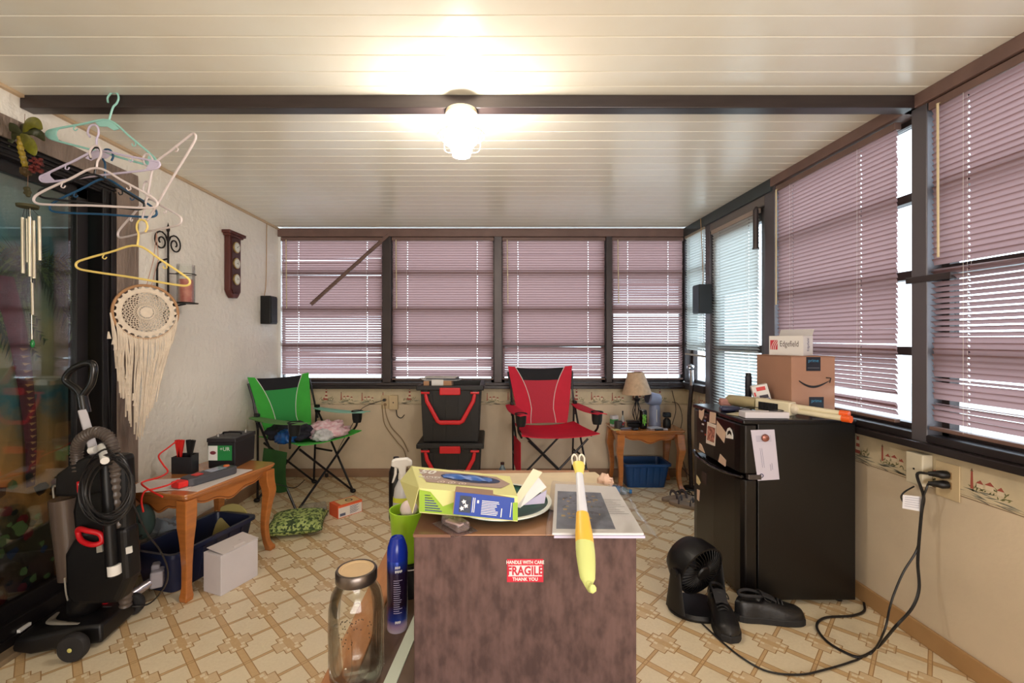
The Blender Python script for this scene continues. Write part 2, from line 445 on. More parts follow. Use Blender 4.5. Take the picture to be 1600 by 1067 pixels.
# ------------------------------------------------------------------ windows
def window(name, T, wd, z0, z1, label=None):
    """T maps local x (along wall), y (outwards), z up"""
    f = MB(); t = 0.028; y0, y1 = 0.03, 0.07
    f.bb((0, y0, z0), (t, y1, z1), T); f.bb((wd-t, y0, z0), (wd, y1, z1), T)
    f.bb((0, y0, z0), (wd, y1, z0+t), T); f.bb((0, y0, z1-t), (wd, y1, z1), T)
    o = struct(name, f, M_dark, bevel=0.002)
    zs = [z0+t, 1.17, 1.49, 1.815, z1-t]
    if z0 < 0.5: zs = [z0+t, 0.80, 1.17, 1.60, z1-t]
    for i in range(1, 4):
        obj('window_rail', MB().bb((t, y0-0.004, zs[i]-0.018), (wd-t, y1, zs[i]+0.018), T), M_dark, o)
    for i in range(4):
        obj('pane', MB().bb((t, 0.05, zs[i]), (wd-t, 0.054, zs[i+1]), T), M_glass, o)
    return o
def WB(x): return Matrix.Translation((x, YB, 0))
def WRm(y): return frame((XR, y, 0), (0, -1, 0), (1, 0, 0))   # local y outwards -> z flips, so rebuild below
def WR(y):                 # local x -> -Y, local y -> +X, z -> z
    return Matrix(((0, 1, 0, XR), (-1, 0, 0, y), (0, 0, 1, 0), (0, 0, 0, 1)))
bx = [(436, 599), (612, 772), (784, 946), (955, 1070)]
def bX(px): return (px-768)/F*YB
for i, (a, b) in enumerate(bx):
    window('window_%d' % (i+1), WB(bX(a)), bX(b)-bX(a), 0.835, 2.14)
win_r = [(3.95, 3.575), (2.70, 1.82), (1.755, 0.80)]
for i, (a, b) in enumerate(win_r):
    window('window_%d' % (i+5), WR(a), a-b, 0.84, 2.15)
# posts between windows (in front of the blinds)
for i, (a, b) in enumerate(((599, 612), (772, 784), (946, 955))):
    struct('trim_%d' % (i+3), MB().bb((bX(a), YB-0.035, 0.84), (bX(b), YB+0.07, 2.125)), M_dark, bevel=0.003)
struct('trim_6', MB().bb((XL, YB-0.02, 0.84), (XL+0.022, YB+0.07, 2.125)), M_white, bevel=0.002)
struct('trim_7', MB().bb((XL, YB-0.03, 2.125), (XR, YB+0.09, 2.185)), M_valance, bevel=0.003)
struct('trim_8', MB().bb((XL, YB-0.06, 0.785), (XR, YB+0.09, 0.812)), M_sill, bevel=0.004)
struct('trim_9', MB().bb((XL, YB-0.03, 0.812), (XR, YB+0.09, 0.838)), M_dark, bevel=0.003)
# right wall posts, header, sill
for i, (a, b) in enumerate(((3.575, 3.50), (2.80, 2.70), (1.82, 1.755))):
    struct('trim_%d' % (i+10), MB().bb((XR-0.03, b, 0.80 if i == 2 else 0), (XR+0.08, a, 2.17)), mat('grey_post', (98, 94, 98), 0.4, metal=0.3), bevel=0.003)
struct('trim_13', MB().bb((XR-0.045, YF, 2.145), (XR+0.08, 2.72, 2.197)), M_valance, bevel=0.003)
struct('trim_14', MB().bb((XR-0.045, 2.72, 2.12), (XR+0.08, YB, 2.197)), mat('teal_dark_frame', (62, 70, 72), 0.4, metal=0.3), bevel=0.003)
struct('trim_15', MB().bb((XR-0.055, YF, 0.785), (XR+0.09, 2.78, 0.815)), M_sill, bevel=0.004)
struct('trim_16', MB().bb((XR-0.03, YF, 0.815), (XR+0.09, 2.78, 0.845)), M_sill, bevel=0.004)
struct('trim_17', MB().bb((XR-0.05, 3.57, 0.785), (XR+0.09, YB, 0.845)), M_dark, bevel=0.003)
struct('trim_18', MB().bb((XR-0.02, YB-0.02, 0.845), (XR+0.08, YB+0.09, 2.14)), M_dark)
struct('wall_side', MB().bb((XR+0.0, 0.75, 0.845), (XR+0.1, 0.80, 2.145)), M_dark)
# back door in the right wall, glazed
dr = MB(); T = WR(3.49); dw = 0.68
dr.bb((0, 0.0, 0.02), (0.07, 0.045, 2.06), T); dr.bb((dw-0.07, 0, 0.02), (dw, 0.045, 2.06), T)
dr.bb((0.07, 0, 0.02), (dw-0.07, 0.045, 0.22), T); dr.bb((0.07, 0, 1.98), (dw-0.07, 0.045, 2.06), T)
door = struct('door_1', dr, mat('door_grey', (92, 92, 96), 0.4, metal=0.3), bevel=0.003)
obj('door_rail', MB().bb((0.07, 0.0, 1.13), (dw-0.07, 0.045, 1.18), T), M_dark, door)
for z0, z1 in ((0.22, 1.13), (1.18, 1.98)):
    obj('pane', MB().bb((0.07, 0.02, z0), (dw-0.07, 0.024, z1), T), M_glass, door)
cl = MB(); cl.tube([(XR-0.06, 2.84, 2.04), (XR-0.06, 2.84, 1.80)], 0.016, 12); cl.tube([(XR-0.06, 2.84, 1.80), (XR-0.06, 2.84, 1.79)], 0.02, 12)
cl.tube([(XR-0.06, 2.84, 2.04), (XR-0.02, 2.90, 2.07)], 0.012, 8)
obj('door_closer', cl, M_dark, door, sm=True)
struct('trim_19', MB().bb((XR-0.03, 2.80, 2.06), (XR+0.08, 3.50, 2.12)), mat('door_header', (120, 112, 108), 0.4, metal=0.3), bevel=0.003)

# beam across the ceiling
struct('trim_20', MB().bb((XL, 1.79, 2.145), (XR, 1.845, ZC)), M_beam, bevel=0.003)

# ground outside
struct('ground', MB().bb((-8, -6, -0.3), (14, 16, -0.25)), mat('pale_concrete', (196, 196, 190), 0.8, mottle=0.1))

# ------------------------------------------------------------------ blinds
def slat_mesh(L, holes, name, m, missing_end=0.0):
    mb = MB(); w2 = 0.0125
    ys = [-w2, -0.0034, 0, 0.0034, w2]
    zs = [0.0, 0.0014, 0.002, 0.0014, 0.0]
    xs = [0.0]
    for h in holes: xs += [h-0.0026, h+0.0026]
    xs.append(L)
    vs_ = [(x, y, z) for x in xs for y, z in zip(ys, zs)]
    fs = []
    for i in range(len(xs)-1):
        for j in range(4):
            if i % 2 == 1 and j in (1, 2): continue
            fs.append((i*5+j, (i+1)*5+j, (i+1)*5+j+1, i*5+j+1))
    mb.add(vs_, fs)
    me = bpy.data.meshes.new(name); me.from_pydata([tuple(v) for v in mb.v], [], mb.f); me.materials.append(m); me.shade_smooth()
    return me
def blind(label, M, L, ztop, zbot, holes, m, tilt, pitch=0.0215, sag=0.0, railm=None, wand=None, seed=0, odd=None, head=0.030, group=None, rail_tilt=0.0):
    """M: empty at the top-left corner; local x along, +y outwards (to the glass), z down from 0"""
    rnd = random.Random(seed)
    e = thing('venetian_blind', label, 'blind', (0, 0, 0), local=True, group=group)
    e.matrix_world = M @ Matrix.Translation((0, 0, ztop))
    _loc[e.name] = Vector((0, 0, 0))
    railm = railm or M_valance
    obj('head_rail', MB().bb((0, -0.014, -head), (L, 0.014, 0)), railm, e, bevel=0.002)
    me = slat_mesh(L-0.01, holes, 'slat', m)
    H = ztop-zbot; n = int((H-head-0.025)/pitch); odd = odd or {}
    for i in range(n):
        z = -head-0.012-i*pitch
        o = bpy.data.objects.new('slat', me); COL.objects.link(o); o.parent = e
        t = tilt(ztop+z)+rnd.uniform(-0.03, 0.03)
        dz, ry, dx = 0, rnd.uniform(-0.0008, 0.0008), rnd.uniform(-0.002, 0.002)
        if i in odd: q = odd[i]; t = q[0]; dz = q[1]; ry = q[2]
        zz = z+dz
        o.location = (0.005+dx, 0, zz); o.rotation_euler = (-t, 0, 0) if not ry else Euler((-t, ry+rail_tilt*i/n, 0)).copy()
    o = obj('bottom_rail', MB().box((L/2, 0, 0), (L-0.004, 0.026, 0.014)), railm, e, bevel=0.003); o.location = (0, 0, -H+0.007+rail_tilt*L*-0.5); o.rotation_euler = (0, rail_tilt, 0)
    for h in holes:
        c = MB(); c.tube([(h, -0.0145, -head), (h, -0.0145, -H+0.01)], 0.0006, 4); c.tube([(h, 0.0145, -head), (h, 0.0145, -H+0.01)], 0.0006, 4)
        c.tube([(h, 0, -head), (h, 0, -H+0.01)], 0.0007, 4)
        obj('ladder_string', c, M_strg, e)
    if wand:
        x, l = wand
        wd = MB(); wd.tube([(x, -0.022, -head+0.005), (x+0.006, -0.026, -head-l)], 0.0042, 6)
        wd.tube([(x, -0.012, -head+0.008), (x, -0.022, -head+0.004)], 0.002, 5)
        obj('tilt_wand', wd, M_wand, e, sm=True)
    return e
def step(*a):
    def fn(z):
        for zt, v in a:
            if z > zt: return v
        return a[-1][1]
    return fn
def BB(px, y=0.004): return Matrix.Translation((bX(px), YB+y-0.004, 0))
hs = lambda a, *b: [bX(x)-bX(a) for x in b]
blind('brown venetian blind left of the others on the back wall, crossed by a fallen rail', BB(440), bX(598)-bX(440), 2.122, 0.865, hs(440, 466, 573), M_slat,
      step((1.42, 1.24), (1.17, 0.86), (0.95, 1.05), (0, 1.22)), wand=(0.05, 0.60), seed=1,
      odd={7: (0.75, 0.0, 0.002), 8: (1.35, -0.006, -0.004), 13: (0.8, 0, 0), 14: (1.3, -0.004, 0.003), 46: (1.4, 0, 0.006)})
blind('brown venetian blind behind the black storage tote stack', BB(612.5), bX(771.5)-bX(612.5), 2.122, 0.86, hs(612.5, 636, 745), M_slat,
      step((1.10, 1.24), (0.98, 1.22), (0, 1.16)), wand=(0.04, 0.60), seed=2, odd={48: (0.6, 0, 0.004), 49: (1.3, -0.004, -0.006), 52: (0.7, 0, 0)})
blind('brown venetian blind behind the red camping chair', BB(784.5), bX(945.5)-bX(784.5), 2.122, 0.862, hs(784.5, 808.5, 918), M_slat,
      step((1.22, 1.24), (1.10, 1.12), (0.93, 1.0), (0, 1.14)), wand=(0.045, 0.56), seed=3, odd={5: (0.85, 0, 0), 43: (0.5, -0.004, 0.01)})
blind('brown venetian blind with opened slats above the table lamp', BB(955.5), bX(1067)-bX(955.5), 2.122, 0.864, hs(955.5, 980, 1043), M_slat,
      step((1.76, 1.22), (1.50, 0.88), (1.45, 1.1), (0, 0.84)), wand=(0.05, 0.56), seed=4, odd={30: (0.4, 0, 0.0)})
T = WR(3.945); T = T @ Matrix.Translation((0, -0.022, 0))
blind('narrow pale venetian blind raised off the sill in the right back corner', T, 0.36, 2.13, 1.09, [0.06, 0.30], M_slatl,
      step((1.3, 0.85), (0, 1.0)), wand=None, seed=5, railm=mat('pale_rail', (168, 158, 142), 0.5), rail_tilt=0.03)
T = WR(3.47) @ Matrix.Translation((0, -0.022, 0))
blind('pale venetian blind hung on the glass door', T, 0.60, 2.06, 0.32, [0.10, 0.48], M_slatl,
      step((1.55, 1.05), (0, 0.72)), wand=None, seed=6, railm=mat('tan_rail', (168, 150, 138), 0.5))
T = WR(2.685) @ Matrix.Translation((0, -0.02, 0))
blind('wide brown venetian blind in the right wall behind the shipping box', T, 0.795, 2.135, 0.868, [0.13, 0.60], M_slat,
      step((1.45, 1.20), (1.12, 1.06), (0, 1.0)), wand=(0.02, 0.68), seed=7,
      odd={42: (1.5, 0, 0.01), 52: (0.1, -0.012, -0.04), 53: (1.2, -0.012, 0.0)})
T = WR(1.745) @ Matrix.Translation((0, -0.02, 0))
blind('large brown venetian blind nearest the camera on the right wall', T, 0.93, 2.14, 0.868, [0.13, 0.46, 0.80], M_slat,
      step((1.48, 1.18), (1.22, 0.62), (1.02, 1.18), (0.95, 0.9), (0, 1.15)), wand=(0.045, 0.58), seed=8,
      odd={28: (0.3, -0.01, 0.02), 48: (0.5, 0, 0.006), 52: (0.3, -0.008, 0.0), 51: (1.3, 0, 0)})
# fallen header rail leaning across the first blind
a, b = P(607, 367, 3.93), P(486, 476, 3.90)
d = (b-a); Mx = frame(a, d, (0, 1, 0)); L = d.length
mb = MB(); mb.box((L/2, 0, 0.0), (L, 0.006, 0.030), Mx); mb.box((L/2, -0.006, 0.013), (L, 0.012, 0.004), Mx); mb.box((L/2, -0.006, -0.013), (L, 0.012, 0.004), Mx)
obj('blind_valance', mb, M_valance, None, bevel=0.001, loc=a, label='loose brown blind valance hanging diagonally across the leftmost back window', cat='valance')
# hanging rod pieces at the right post
mb = MB(); a = P(1440, 432, 1.70); mb.bb((1.70, 1.66, a.z-0.012), (1.727, 1.84, a.z+0.012))
obj('loose_slat', mb, M_dark, None, loc=(1.70, 1.75, a.z), label='short grey bar jutting from the post between the two nearest right blinds', cat='bar', bevel=0.001)
# ------------------------------------------------------------------ sliding glass door and the beach mural behind it
M_dframe = mat('black_door_frame', (24, 21, 22), 0.35, metal=0.2)
T = Matrix(((0, -1, 0, XL), (1, 0, 0, 0), (0, 0, 1, 0), (0, 0, 0, 1)))    # local x -> +Y, local y -> -X
sd = MB()
sd.bb((0.35, 0.0, 1.93), (2.245, 0.10, 2.0), T)      # head
for q in range(3): sd.bb((0.35, -0.004-0.004*q, 1.94+0.018*q), (2.245, 0, 1.95+0.018*q), T)
sd.bb((2.17, 0.0, 0.03), (2.245, 0.10, 1.95), T)     # jamb
sd.bb((2.165, -0.008, 0.03), (2.185, 0.0, 1.95), T); sd.bb((2.215, -0.008, 0.03), (2.245, 0.0, 1.95), T)
sd.bb((0.35, 0.0, 0.0), (2.245, 0.10, 0.11), T)      # track
sd.bb((0.35, -0.012, 0.0), (2.245, 0.0, 0.055), T)
sdo = struct('door_2', sd, M_dframe, bevel=0.002)
st = MB(); st.bb((2.075, 0.035, 0.10), (2.13, 0.06, 1.94), T); st.bb((0.35, 0.035, 0.10), (2.13, 0.06, 0.165), T); st.bb((0.35, 0.035, 1.88), (2.13, 0.06, 1.94), T)
obj('door_stile', st, M_dframe, sdo, bevel=0.002)
obj('pane', MB().bb((0.40, 0.045, 0.16), (2.08, 0.050, 1.89), T), mat('door_glass', (236, 240, 240), 0.03, alpha=0.0, fres=0.45), sdo)
obj('door_sill', MB().bb((0.35, -0.065, 0.0), (2.30, -0.012, 0.022), T), mat('worn_sill', (150, 128, 100), 0.6, mottle=0.4), sdo, bevel=0.003)
cs = MB(); cs.bb((2.245, -0.014, 0), (2.375, 0.01, 2.0), T); cs.bb((0.35, -0.014, 2.0), (2.375, 0.01, 2.085), T)
obj('door_casing', cs, M_casing, sdo, bevel=0.003)
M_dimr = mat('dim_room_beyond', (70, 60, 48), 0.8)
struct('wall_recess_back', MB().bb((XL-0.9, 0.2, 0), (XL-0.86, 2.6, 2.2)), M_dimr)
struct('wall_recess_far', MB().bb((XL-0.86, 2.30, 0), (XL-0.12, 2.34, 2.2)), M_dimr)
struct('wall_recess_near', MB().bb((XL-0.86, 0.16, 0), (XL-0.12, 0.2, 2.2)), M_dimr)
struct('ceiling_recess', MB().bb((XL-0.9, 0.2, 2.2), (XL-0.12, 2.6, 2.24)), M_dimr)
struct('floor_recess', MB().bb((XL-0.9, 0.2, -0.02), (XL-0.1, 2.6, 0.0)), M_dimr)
# printed hanging with palms: flat picture cloth, colours by noise gradient in z
def mural_mat():
    m = bpy.data.materials.new('mural_print'); m.use_nodes = True; nt = m.node_tree; b = nt.nodes['Principled BSDF']
    tc = nt.nodes.new('ShaderNodeTexCoord'); sp = nt.nodes.new('ShaderNodeSeparateXYZ'); nt.links.new(tc.outputs['Object'], sp.inputs[0])
    n = nt.nodes.new('ShaderNodeTexNoise'); n.inputs['Scale'].default_value = 2.6; n.inputs['Detail'].default_value = 7; n.inputs['Roughness'].default_value = 0.65
    nt.links.new(tc.outputs['Object'], n.inputs['Vector'])
    z = NX(nt, sp.outputs[2])*0.5 + (NX(nt, n.outputs['Fac'])-0.5)*0.34
    cr = nt.nodes.new('ShaderNodeValToRGB'); e = cr.color_ramp.elements
    pts = [(0.0, (56, 36, 25)), (0.12, (86, 58, 39)), (0.22, (72, 67, 44)), (0.30, (224, 156, 81)), (0.40, (168, 134, 86)), (0.47, (61, 117, 128)), (0.56, (156, 145, 100)), (0.64, (179, 170, 117)), (0.74, (117, 151, 128)), (0.84, (84, 145, 156)), (1.0, (154, 179, 162))]
    e[0].position = 0; e[0].color = rgb(pts[0][1]); e[1].position = 1; e[1].color = rgb(pts[-1][1])
    for p, c in pts[1:-1]: q = e.new(p); q.color = rgb(c)
    nt.links.new(z.s, cr.inputs[0]); nt.links.new(cr.outputs[0], b.inputs['Base Color']); b.inputs['Roughness'].default_value = 0.7
    return m
MX = XL-0.17
mur = thing('beach_mural', 'dark printed hanging of palm trees on a beach seen behind the sliding glass door', 'mural', (MX, 1.4, 0))
cl = MB(); cl.grid(lambda u, v: (MX+0.012*math.sin(u*60), 0.32+u*1.86, 0.02+v*1.96), 60, 2, off=(-0.004, 0, 0))
obj('cloth', cl, mural_mat(), mur, sm=True)
G1, G2, TR1, TR2 = mat('mural_leaf_dark', (44, 70, 46), 0.7), mat('mural_leaf', (112, 136, 80), 0.7), mat('mural_trunk', (120, 58, 68), 0.7, mottle=0.4, mscale=20), mat('mural_bark', (206, 150, 100), 0.7)
rnd = random.Random(5)
fx = MX+0.016
def mp(px, py): q = PX(px, py, fx+0.002); return q.y, q.z
def palm(cy, cz, n, l, seed, tr=True):
    rnd = random.Random(seed); mb = MB()
    for i in range(n):
        a = -0.9+ (PI+1.8)*i/(n-1); L = l*rnd.uniform(0.8, 1.1)
        pts = []
        for t in range(9):
            s = t/8; pts.append((cy+math.cos(a)*L*s, cz+math.sin(a)*L*s*0.8-0.55*L*s*s))
        for t in range(1, 9):
            (y0, z0), (y1, z1) = pts[t-1], pts[t]
            dy, dz = y1-y0, z1-z0; d = math.hypot(dy, dz)
            for sgn in (-1, 1):
                for r_ in (0, .5):
                    lw = L*0.30*(1-abs(t/8-.45)); bx_, bz = y0+dy*r_, z0+dz*r_
                    ex = bx_+dy/d*lw*.6-sgn*dz/d*lw*.55; ez = bz+dz/d*lw*.6+sgn*dy/d*lw*.55-lw*.25
                    mb.mt(rnd.choice((0, 0, 1)))
                    mb.poly([(fx+.0005*rnd.random(), bx_, bz), (fx+.001, bx_+dy*.35, bz+dz*.35), (fx+.001, ex, ez)])
    return mb
cy, cz = mp(62, 425); obj('palm_crown', palm(cy, cz, 17, 0.40, 1), [G1, G2], mur, kind='flat')
cy2, cz2 = mp(-30, 470); obj('palm_crown', palm(cy2, cz2, 13, 0.28, 2), [G1, G2], mur, kind='flat')
tr = MB(); path = [mp(2, 430), mp(25, 510), mp(40, 600), mp(48, 680), mp(48, 760)]
path = smooth([(fx+.002, y, z) for y, z in path], 8)
wd = [0.050-0.032*i/len(path) for i in range(len(path))]
for i in range(len(path)-1):
    p, q = path[i], path[i+1]
    tr.mt(0); tr.poly([(fx+.002, p.y-wd[i], p.z), (fx+.002, p.y+wd[i]*.2, p.z), (fx+.002, q.y+wd[i+1]*.2, q.z), (fx+.002, q.y-wd[i+1], q.z)])
    tr.mt(0); tr.poly([(fx+.002, p.y+wd[i]*.2, p.z), (fx+.002, p.y+wd[i], p.z), (fx+.002, q.y+wd[i+1], q.z), (fx+.002, q.y+wd[i+1]*.2, q.z)])
    if i > 10: tr.mt(1); tr.poly([(fx+.003, p.y-wd[i]*.1, p.z), (fx+.003, p.y+wd[i]*.95, p.z-.004), (fx+.003, p.y+wd[i]*.2, p.z-.014)])
obj('palm_trunk', tr, [TR1, TR2], mur, kind='flat')
FL = MB(); cols = [mat('mural_red', (120, 26, 30), .7), mat('mural_blue', (44, 62, 96), .7), G2, mat('mural_pale', (150, 140, 120), .7), mat('mural_dark', (22, 24, 20), .7)]
for i in range(150):
    y = rnd.uniform(0.9, 2.1); z = rnd.uniform(0.12, 0.62); r_ = rnd.uniform(.012, .04); FL.mt(rnd.choice((0, 1, 2, 4, 4, 2, 4)))
    k = 7; FL.poly([(fx+.003+i*1e-5, y+r_*math.cos(2*PI*j/k)*rnd.uniform(.5, 1), z+r_*math.sin(2*PI*j/k)*rnd.uniform(.4, 1)) for j in range(k)])
obj('printed_flowers', FL, cols, mur, kind='flat')

# ------------------------------------------------------------------ ceiling lamp
lp = thing('ceiling_lamp', 'lit ceiling lamp with clear globe and wire ribs under the dark beam', 'lamp', (-0.122, 1.82, 2.145))
c = (-0.122, 1.82, 0)
M_brass = mat('aged_white_metal', (226, 212, 184), 0.35, metal=0.3)
b_ = MB(); b_.lathe([(0.0, 2.145), (0.064, 2.145), (0.066, 2.128), (0.058, 2.116), (0.050, 2.112), (0.046, 2.09), (0.0, 2.088)], 32, c=c)
obj('canopy', b_, M_brass, lp, sm=True)
b_ = MB(); b_.lathe([(0.040, 2.09), (0.058, 2.07), (0.066, 2.045), (0.062, 2.02), (0.048, 2.002), (0.036, 1.99), (0.036, 1.965), (0.0, 1.962)], 32, c=c, cap=False)
ME = bpy.data.materials.new('lit_globe'); ME.use_nodes = True
bb_ = ME.node_tree.nodes['Principled BSDF']; bb_.inputs['Emission Color'].default_value = (1, 0.91, 0.80, 1); bb_.inputs['Emission Strength'].default_value = LAMP_STRENGTH
obj('globe', b_, ME, lp, sm=True)
for k in range(6):
    a = PI/6+k*PI/3; pr = [(0.052, 2.10), (0.080, 2.075), (0.088, 2.04), (0.080, 2.00), (0.045, 1.985)]
    obj('wire_rib', MB().tube(smooth([(c[0]+r_*math.cos(a), c[1]+r_*math.sin(a), z) for r_, z in pr], 4), 0.0016, 6), M_brass, lp, sm=True)
ring = [(c[0]+0.094*math.cos(2*PI*i/40), c[1]+0.094*math.sin(2*PI*i/40), 2.045) for i in range(40)]
obj('wire_ring', MB().tube(ring, 0.002, 6, closed=True), M_brass, lp, sm=True)
obj('wire_ring', MB().tube([(c[0]+0.043*math.cos(2*PI*i/30), c[1]+0.043*math.sin(2*PI*i/30), 1.987) for i in range(30)], 0.002, 6, closed=True), M_brass, lp, sm=True)

# ------------------------------------------------------------------ wall speakers and wires
sp = thing('wall_speaker', 'black box speaker high on the textured left wall', 'speaker', (XL+0.04, 3.70, 1.35))
obj('cabinet', MB().bb((XL+0.002, 3.65, 1.345), (XL+0.085, 3.765, 1.575)), M_black, sp, bevel=0.004)
obj('grille', MB().bb((XL+0.085, 3.658, 1.355), (XL+0.092, 3.757, 1.565)), mat('dark_grille', (34, 38, 46), 0.6), sp, bevel=0.003)
a = PX(1113, 445, 1.66)
sp = thing('wall_speaker', 'black box speaker on the post in the right back corner', 'speaker', (1.66, 3.50, 1.42))
obj('cabinet', MB().bb((1.60, 3.45, 1.42), (1.70, 3.56, 1.645)), M_black, sp, bevel=0.004)
obj('grille', MB().bb((1.594, 3.456, 1.428), (1.60, 3.554, 1.637)), mat('blue_grey_grille', (50, 62, 74), 0.5), sp, bevel=0.002)
obj('bracket', MB().bb((1.70, 3.49, 1.50), (1.7345, 3.52, 1.56)), M_black, sp)
M_wire = mat('tan_wire', (176, 140, 92), 0.6)
w_ = MB().tube(smooth([(XL+.012, 3.735, 2.19), (XL+.010, 3.735, 1.90), (XL+.008, 3.73, 1.68), (XL+.01, 3.70, 1.578)], 6), 0.003, 5)
obj('speaker_wire', w_, M_wire, None, sm=True, loc=(XL+.01, 3.72, 1.6), label='thin tan wire running down the left wall to the speaker', cat='wire')
w_ = MB().tube(smooth([(1.68, 3.60, 2.19), (1.685, 3.58, 1.9), (1.68, 3.56, 1.7), (1.66, 3.53, 1.645)], 6), 0.003, 5)
obj('speaker_wire', w_, M_wire, None, sm=True, loc=(1.66, 3.52, 1.64), label='tan wire dropping to the speaker in the right back corner', cat='wire')

# ------------------------------------------------------------------ weather station
M_mah = mat('mahogany', (92, 42, 34), 0.35, mottle=0.3, stretch=(6, 6, 1))
ws = thing('weather_station', 'dark red wooden wall weather station with three round dials', 'barometer', (XL+.03, 3.22, 1.5))
T = Matrix(((0, 0, 1, XL+.003), (1, 0, 0, 3.225), (0, 1, 0, 1.765), (0, 0, 0, 1)))   # local x -> Y, y -> Z, z -> X
bdp = [(-.082, -.20), (-.082, .20), (.082, .20), (.082, -.20), (.05, -.235), (.03, -.25), (-.03, -.25), (-.05, -.235)]
obj('body', MB().prism([(x*.85, y) for x, y in bdp], 0.040, T), M_mah, ws, bevel=0.004)
obj('crown', MB().prism([(-.10, .20), (-.105, .222), (.105, .222), (.10, .20)], 0.062, T), M_mah, ws, bevel=0.004)
obj('crown', MB().prism([(-.08, .185), (-.09, .20), (.09, .20), (.08, .185)], 0.052, T), M_mah, ws, bevel=0.003)
fp = [(-.05, -.19), (-.05, .17), (-.03, .18), (.03, .18), (.05, .17), (.05, -.19), (.03, -.22), (-.03, -.22)]
obj('front_panel', MB().prism(fp, 0.046, T), mat('mahogany_dark', (64, 28, 24), 0.3), ws, bevel=0.002)
for k in range(3):
    y = 0.115-0.115*k; Tk = T @ Matrix.Translation((0, y, 0.046))
    d = obj('dial', MB().lathe([(0.0, 0), (0.040, 0), (0.040, 0.006), (0.036, 0.008), (0, 0.008)], 28, Tk), mat('dial_brass', (196, 170, 110), 0.3, metal=0.8), ws, sm=True)
    obj('dial_face', MB().lathe([(0.0, 0.0082), (0.034, 0.0082), (0, 0.0086)], 24, Tk), mat('dial_white', (226, 226, 214), 0.4), d)
    nd = MB(); nd.box((0.008, 0.006, 0.0095), (0.028, 0.002, 0.001), Tk, rz=0.7+k); nd.box((0, 0, 0.0095), (0.006, 0.006, 0.001), Tk)
    for q in range(12): a = q*PI/6; nd.box((math.cos(a)*.029, math.sin(a)*.029, .0092), (.005, .0014, .0008), Tk, rz=a)
    obj('needle', nd, M_black, d)

# ------------------------------------------------------------------ iron candle sconce
M_iron = mat('wrought_iron', (30, 24, 22), 0.5, metal=0.5)
def spiral(cx, cy, r0, r1, a0, turns, n=26): return [(cx+(r0+(r1-r0)*i/n)*math.cos(a0+turns*2*PI*i/n), cy+(r0+(r1-r0)*i/n)*math.sin(a0+turns*2*PI*i/n)) for i in range(n+1)]
T = Matrix(((0, 0, 1, XL+.02), (1, 0, 0, 2.585), (0, 1, 0, 1.60), (0, 0, 0, 1)))
sc = thing('candle_sconce', 'black wrought iron wall sconce with scrolls on the left wall', 'candle holder', (XL+.02, 2.585, 1.3))
def bar(pts, r=.0045): return MB().tube([(x, y, 0) for x, y in pts], r, 6, M=T)
obj('bar', bar([(0, .26), (0, -.18)], .006), M_iron, sc, sm=True)
obj('bar', bar([(-.085, .02), (-.085, -.16)], .006), M_iron, sc, sm=True)
obj('bar', bar([(-.085, .02), (-.075, .045), (-.04, .07), (0, .085)], .005), M_iron, sc, sm=True)
obj('finial', MB().lathe([(0, 0), (.008, .008), (.010, .02), (.006, .035), (0, .06)], 10, T @ Matrix.Translation((0, .235, 0)) @ Matrix.Rotation(-PI/2, 4, 'X')), M_iron, sc, sm=True)
for s_ in (-1, 1):
    obj('scroll', bar([(s_*x, y) for x, y in [(0, .15), (.004, .185), (.02, .215), (.045, .228)]]+[(s_*x, y) for x, y in spiral(.055, .175, .053, .012, PI/2-.2, -1.35)]), M_iron, sc, sm=True)
obj('scroll', bar([(0, -.16), (.004, -.20)]+spiral(.05, -.215, .048, .012, PI, -1.3)), M_iron, sc, sm=True)
obj('scroll', bar(spiral(.012, -.25, .05, .01, 2.2, 1.5)), M_iron, sc, sm=True)
cxz = (XL+.095, 2.625)
obj('tray', MB().lathe([(0, 1.428), (.062, 1.428), (.064, 1.433), (0, 1.433)], 28, c=(cxz[0], cxz[1], 0)), M_iron, sc, sm=True)
obj('arm', MB().tube(smooth([(XL+.02, 2.585, 1.43), (XL+.05, 2.60, 1.415), (XL+.095, 2.625, 1.427)], 5), .005, 6), M_iron, sc, sm=True)
obj('hoop', MB().tube([(cxz[0]+.051*math.cos(i*PI/15), cxz[1]+.051*math.sin(i*PI/15), 1.60) for i in range(30)], .0025, 6, closed=True).tube([(XL+.02, 2.585, 1.60), (cxz[0]-.046, cxz[1]-.02, 1.60)], .003, 6), M_iron, sc, sm=True)
gl = MB(); gl.lathe([(.0465, 1.434), (.0465, 1.655), (.044, 1.655), (.044, 1.436), (0, 1.436), (0, 1.434)], 28, c=(cxz[0], cxz[1], 0), cap=False)
obj('glass_cylinder', gl, mat('clear_glass', (253, 254, 253), 0.03, alpha=0.02, fres=0.6), None, sm=True, loc=(cxz[0], cxz[1], 1.434), label='clear glass hurricane cylinder around the dusty pink candle', cat='glass')
cd = thing('pillar_candle', 'dusty pink pillar candle inside the glass of the iron sconce', 'candle', (cxz[0], cxz[1], 1.437))
obj('wax', MB().lathe([(0, 1.437), (.038, 1.437), (.0385, 1.56), (.036, 1.57), (.02, 1.566), (0, 1.564)], 28, c=(cxz[0], cxz[1], 0)), mat('pink_wax', (176, 78, 66), 0.5, mottle=.3, mscale=30, c2=(206, 128, 108)), cd, sm=True)
obj('wick', MB().tube([(cxz[0], cxz[1], 1.562), (cxz[0]+.002, cxz[1], 1.578)], .0012, 5), M_black, cd)

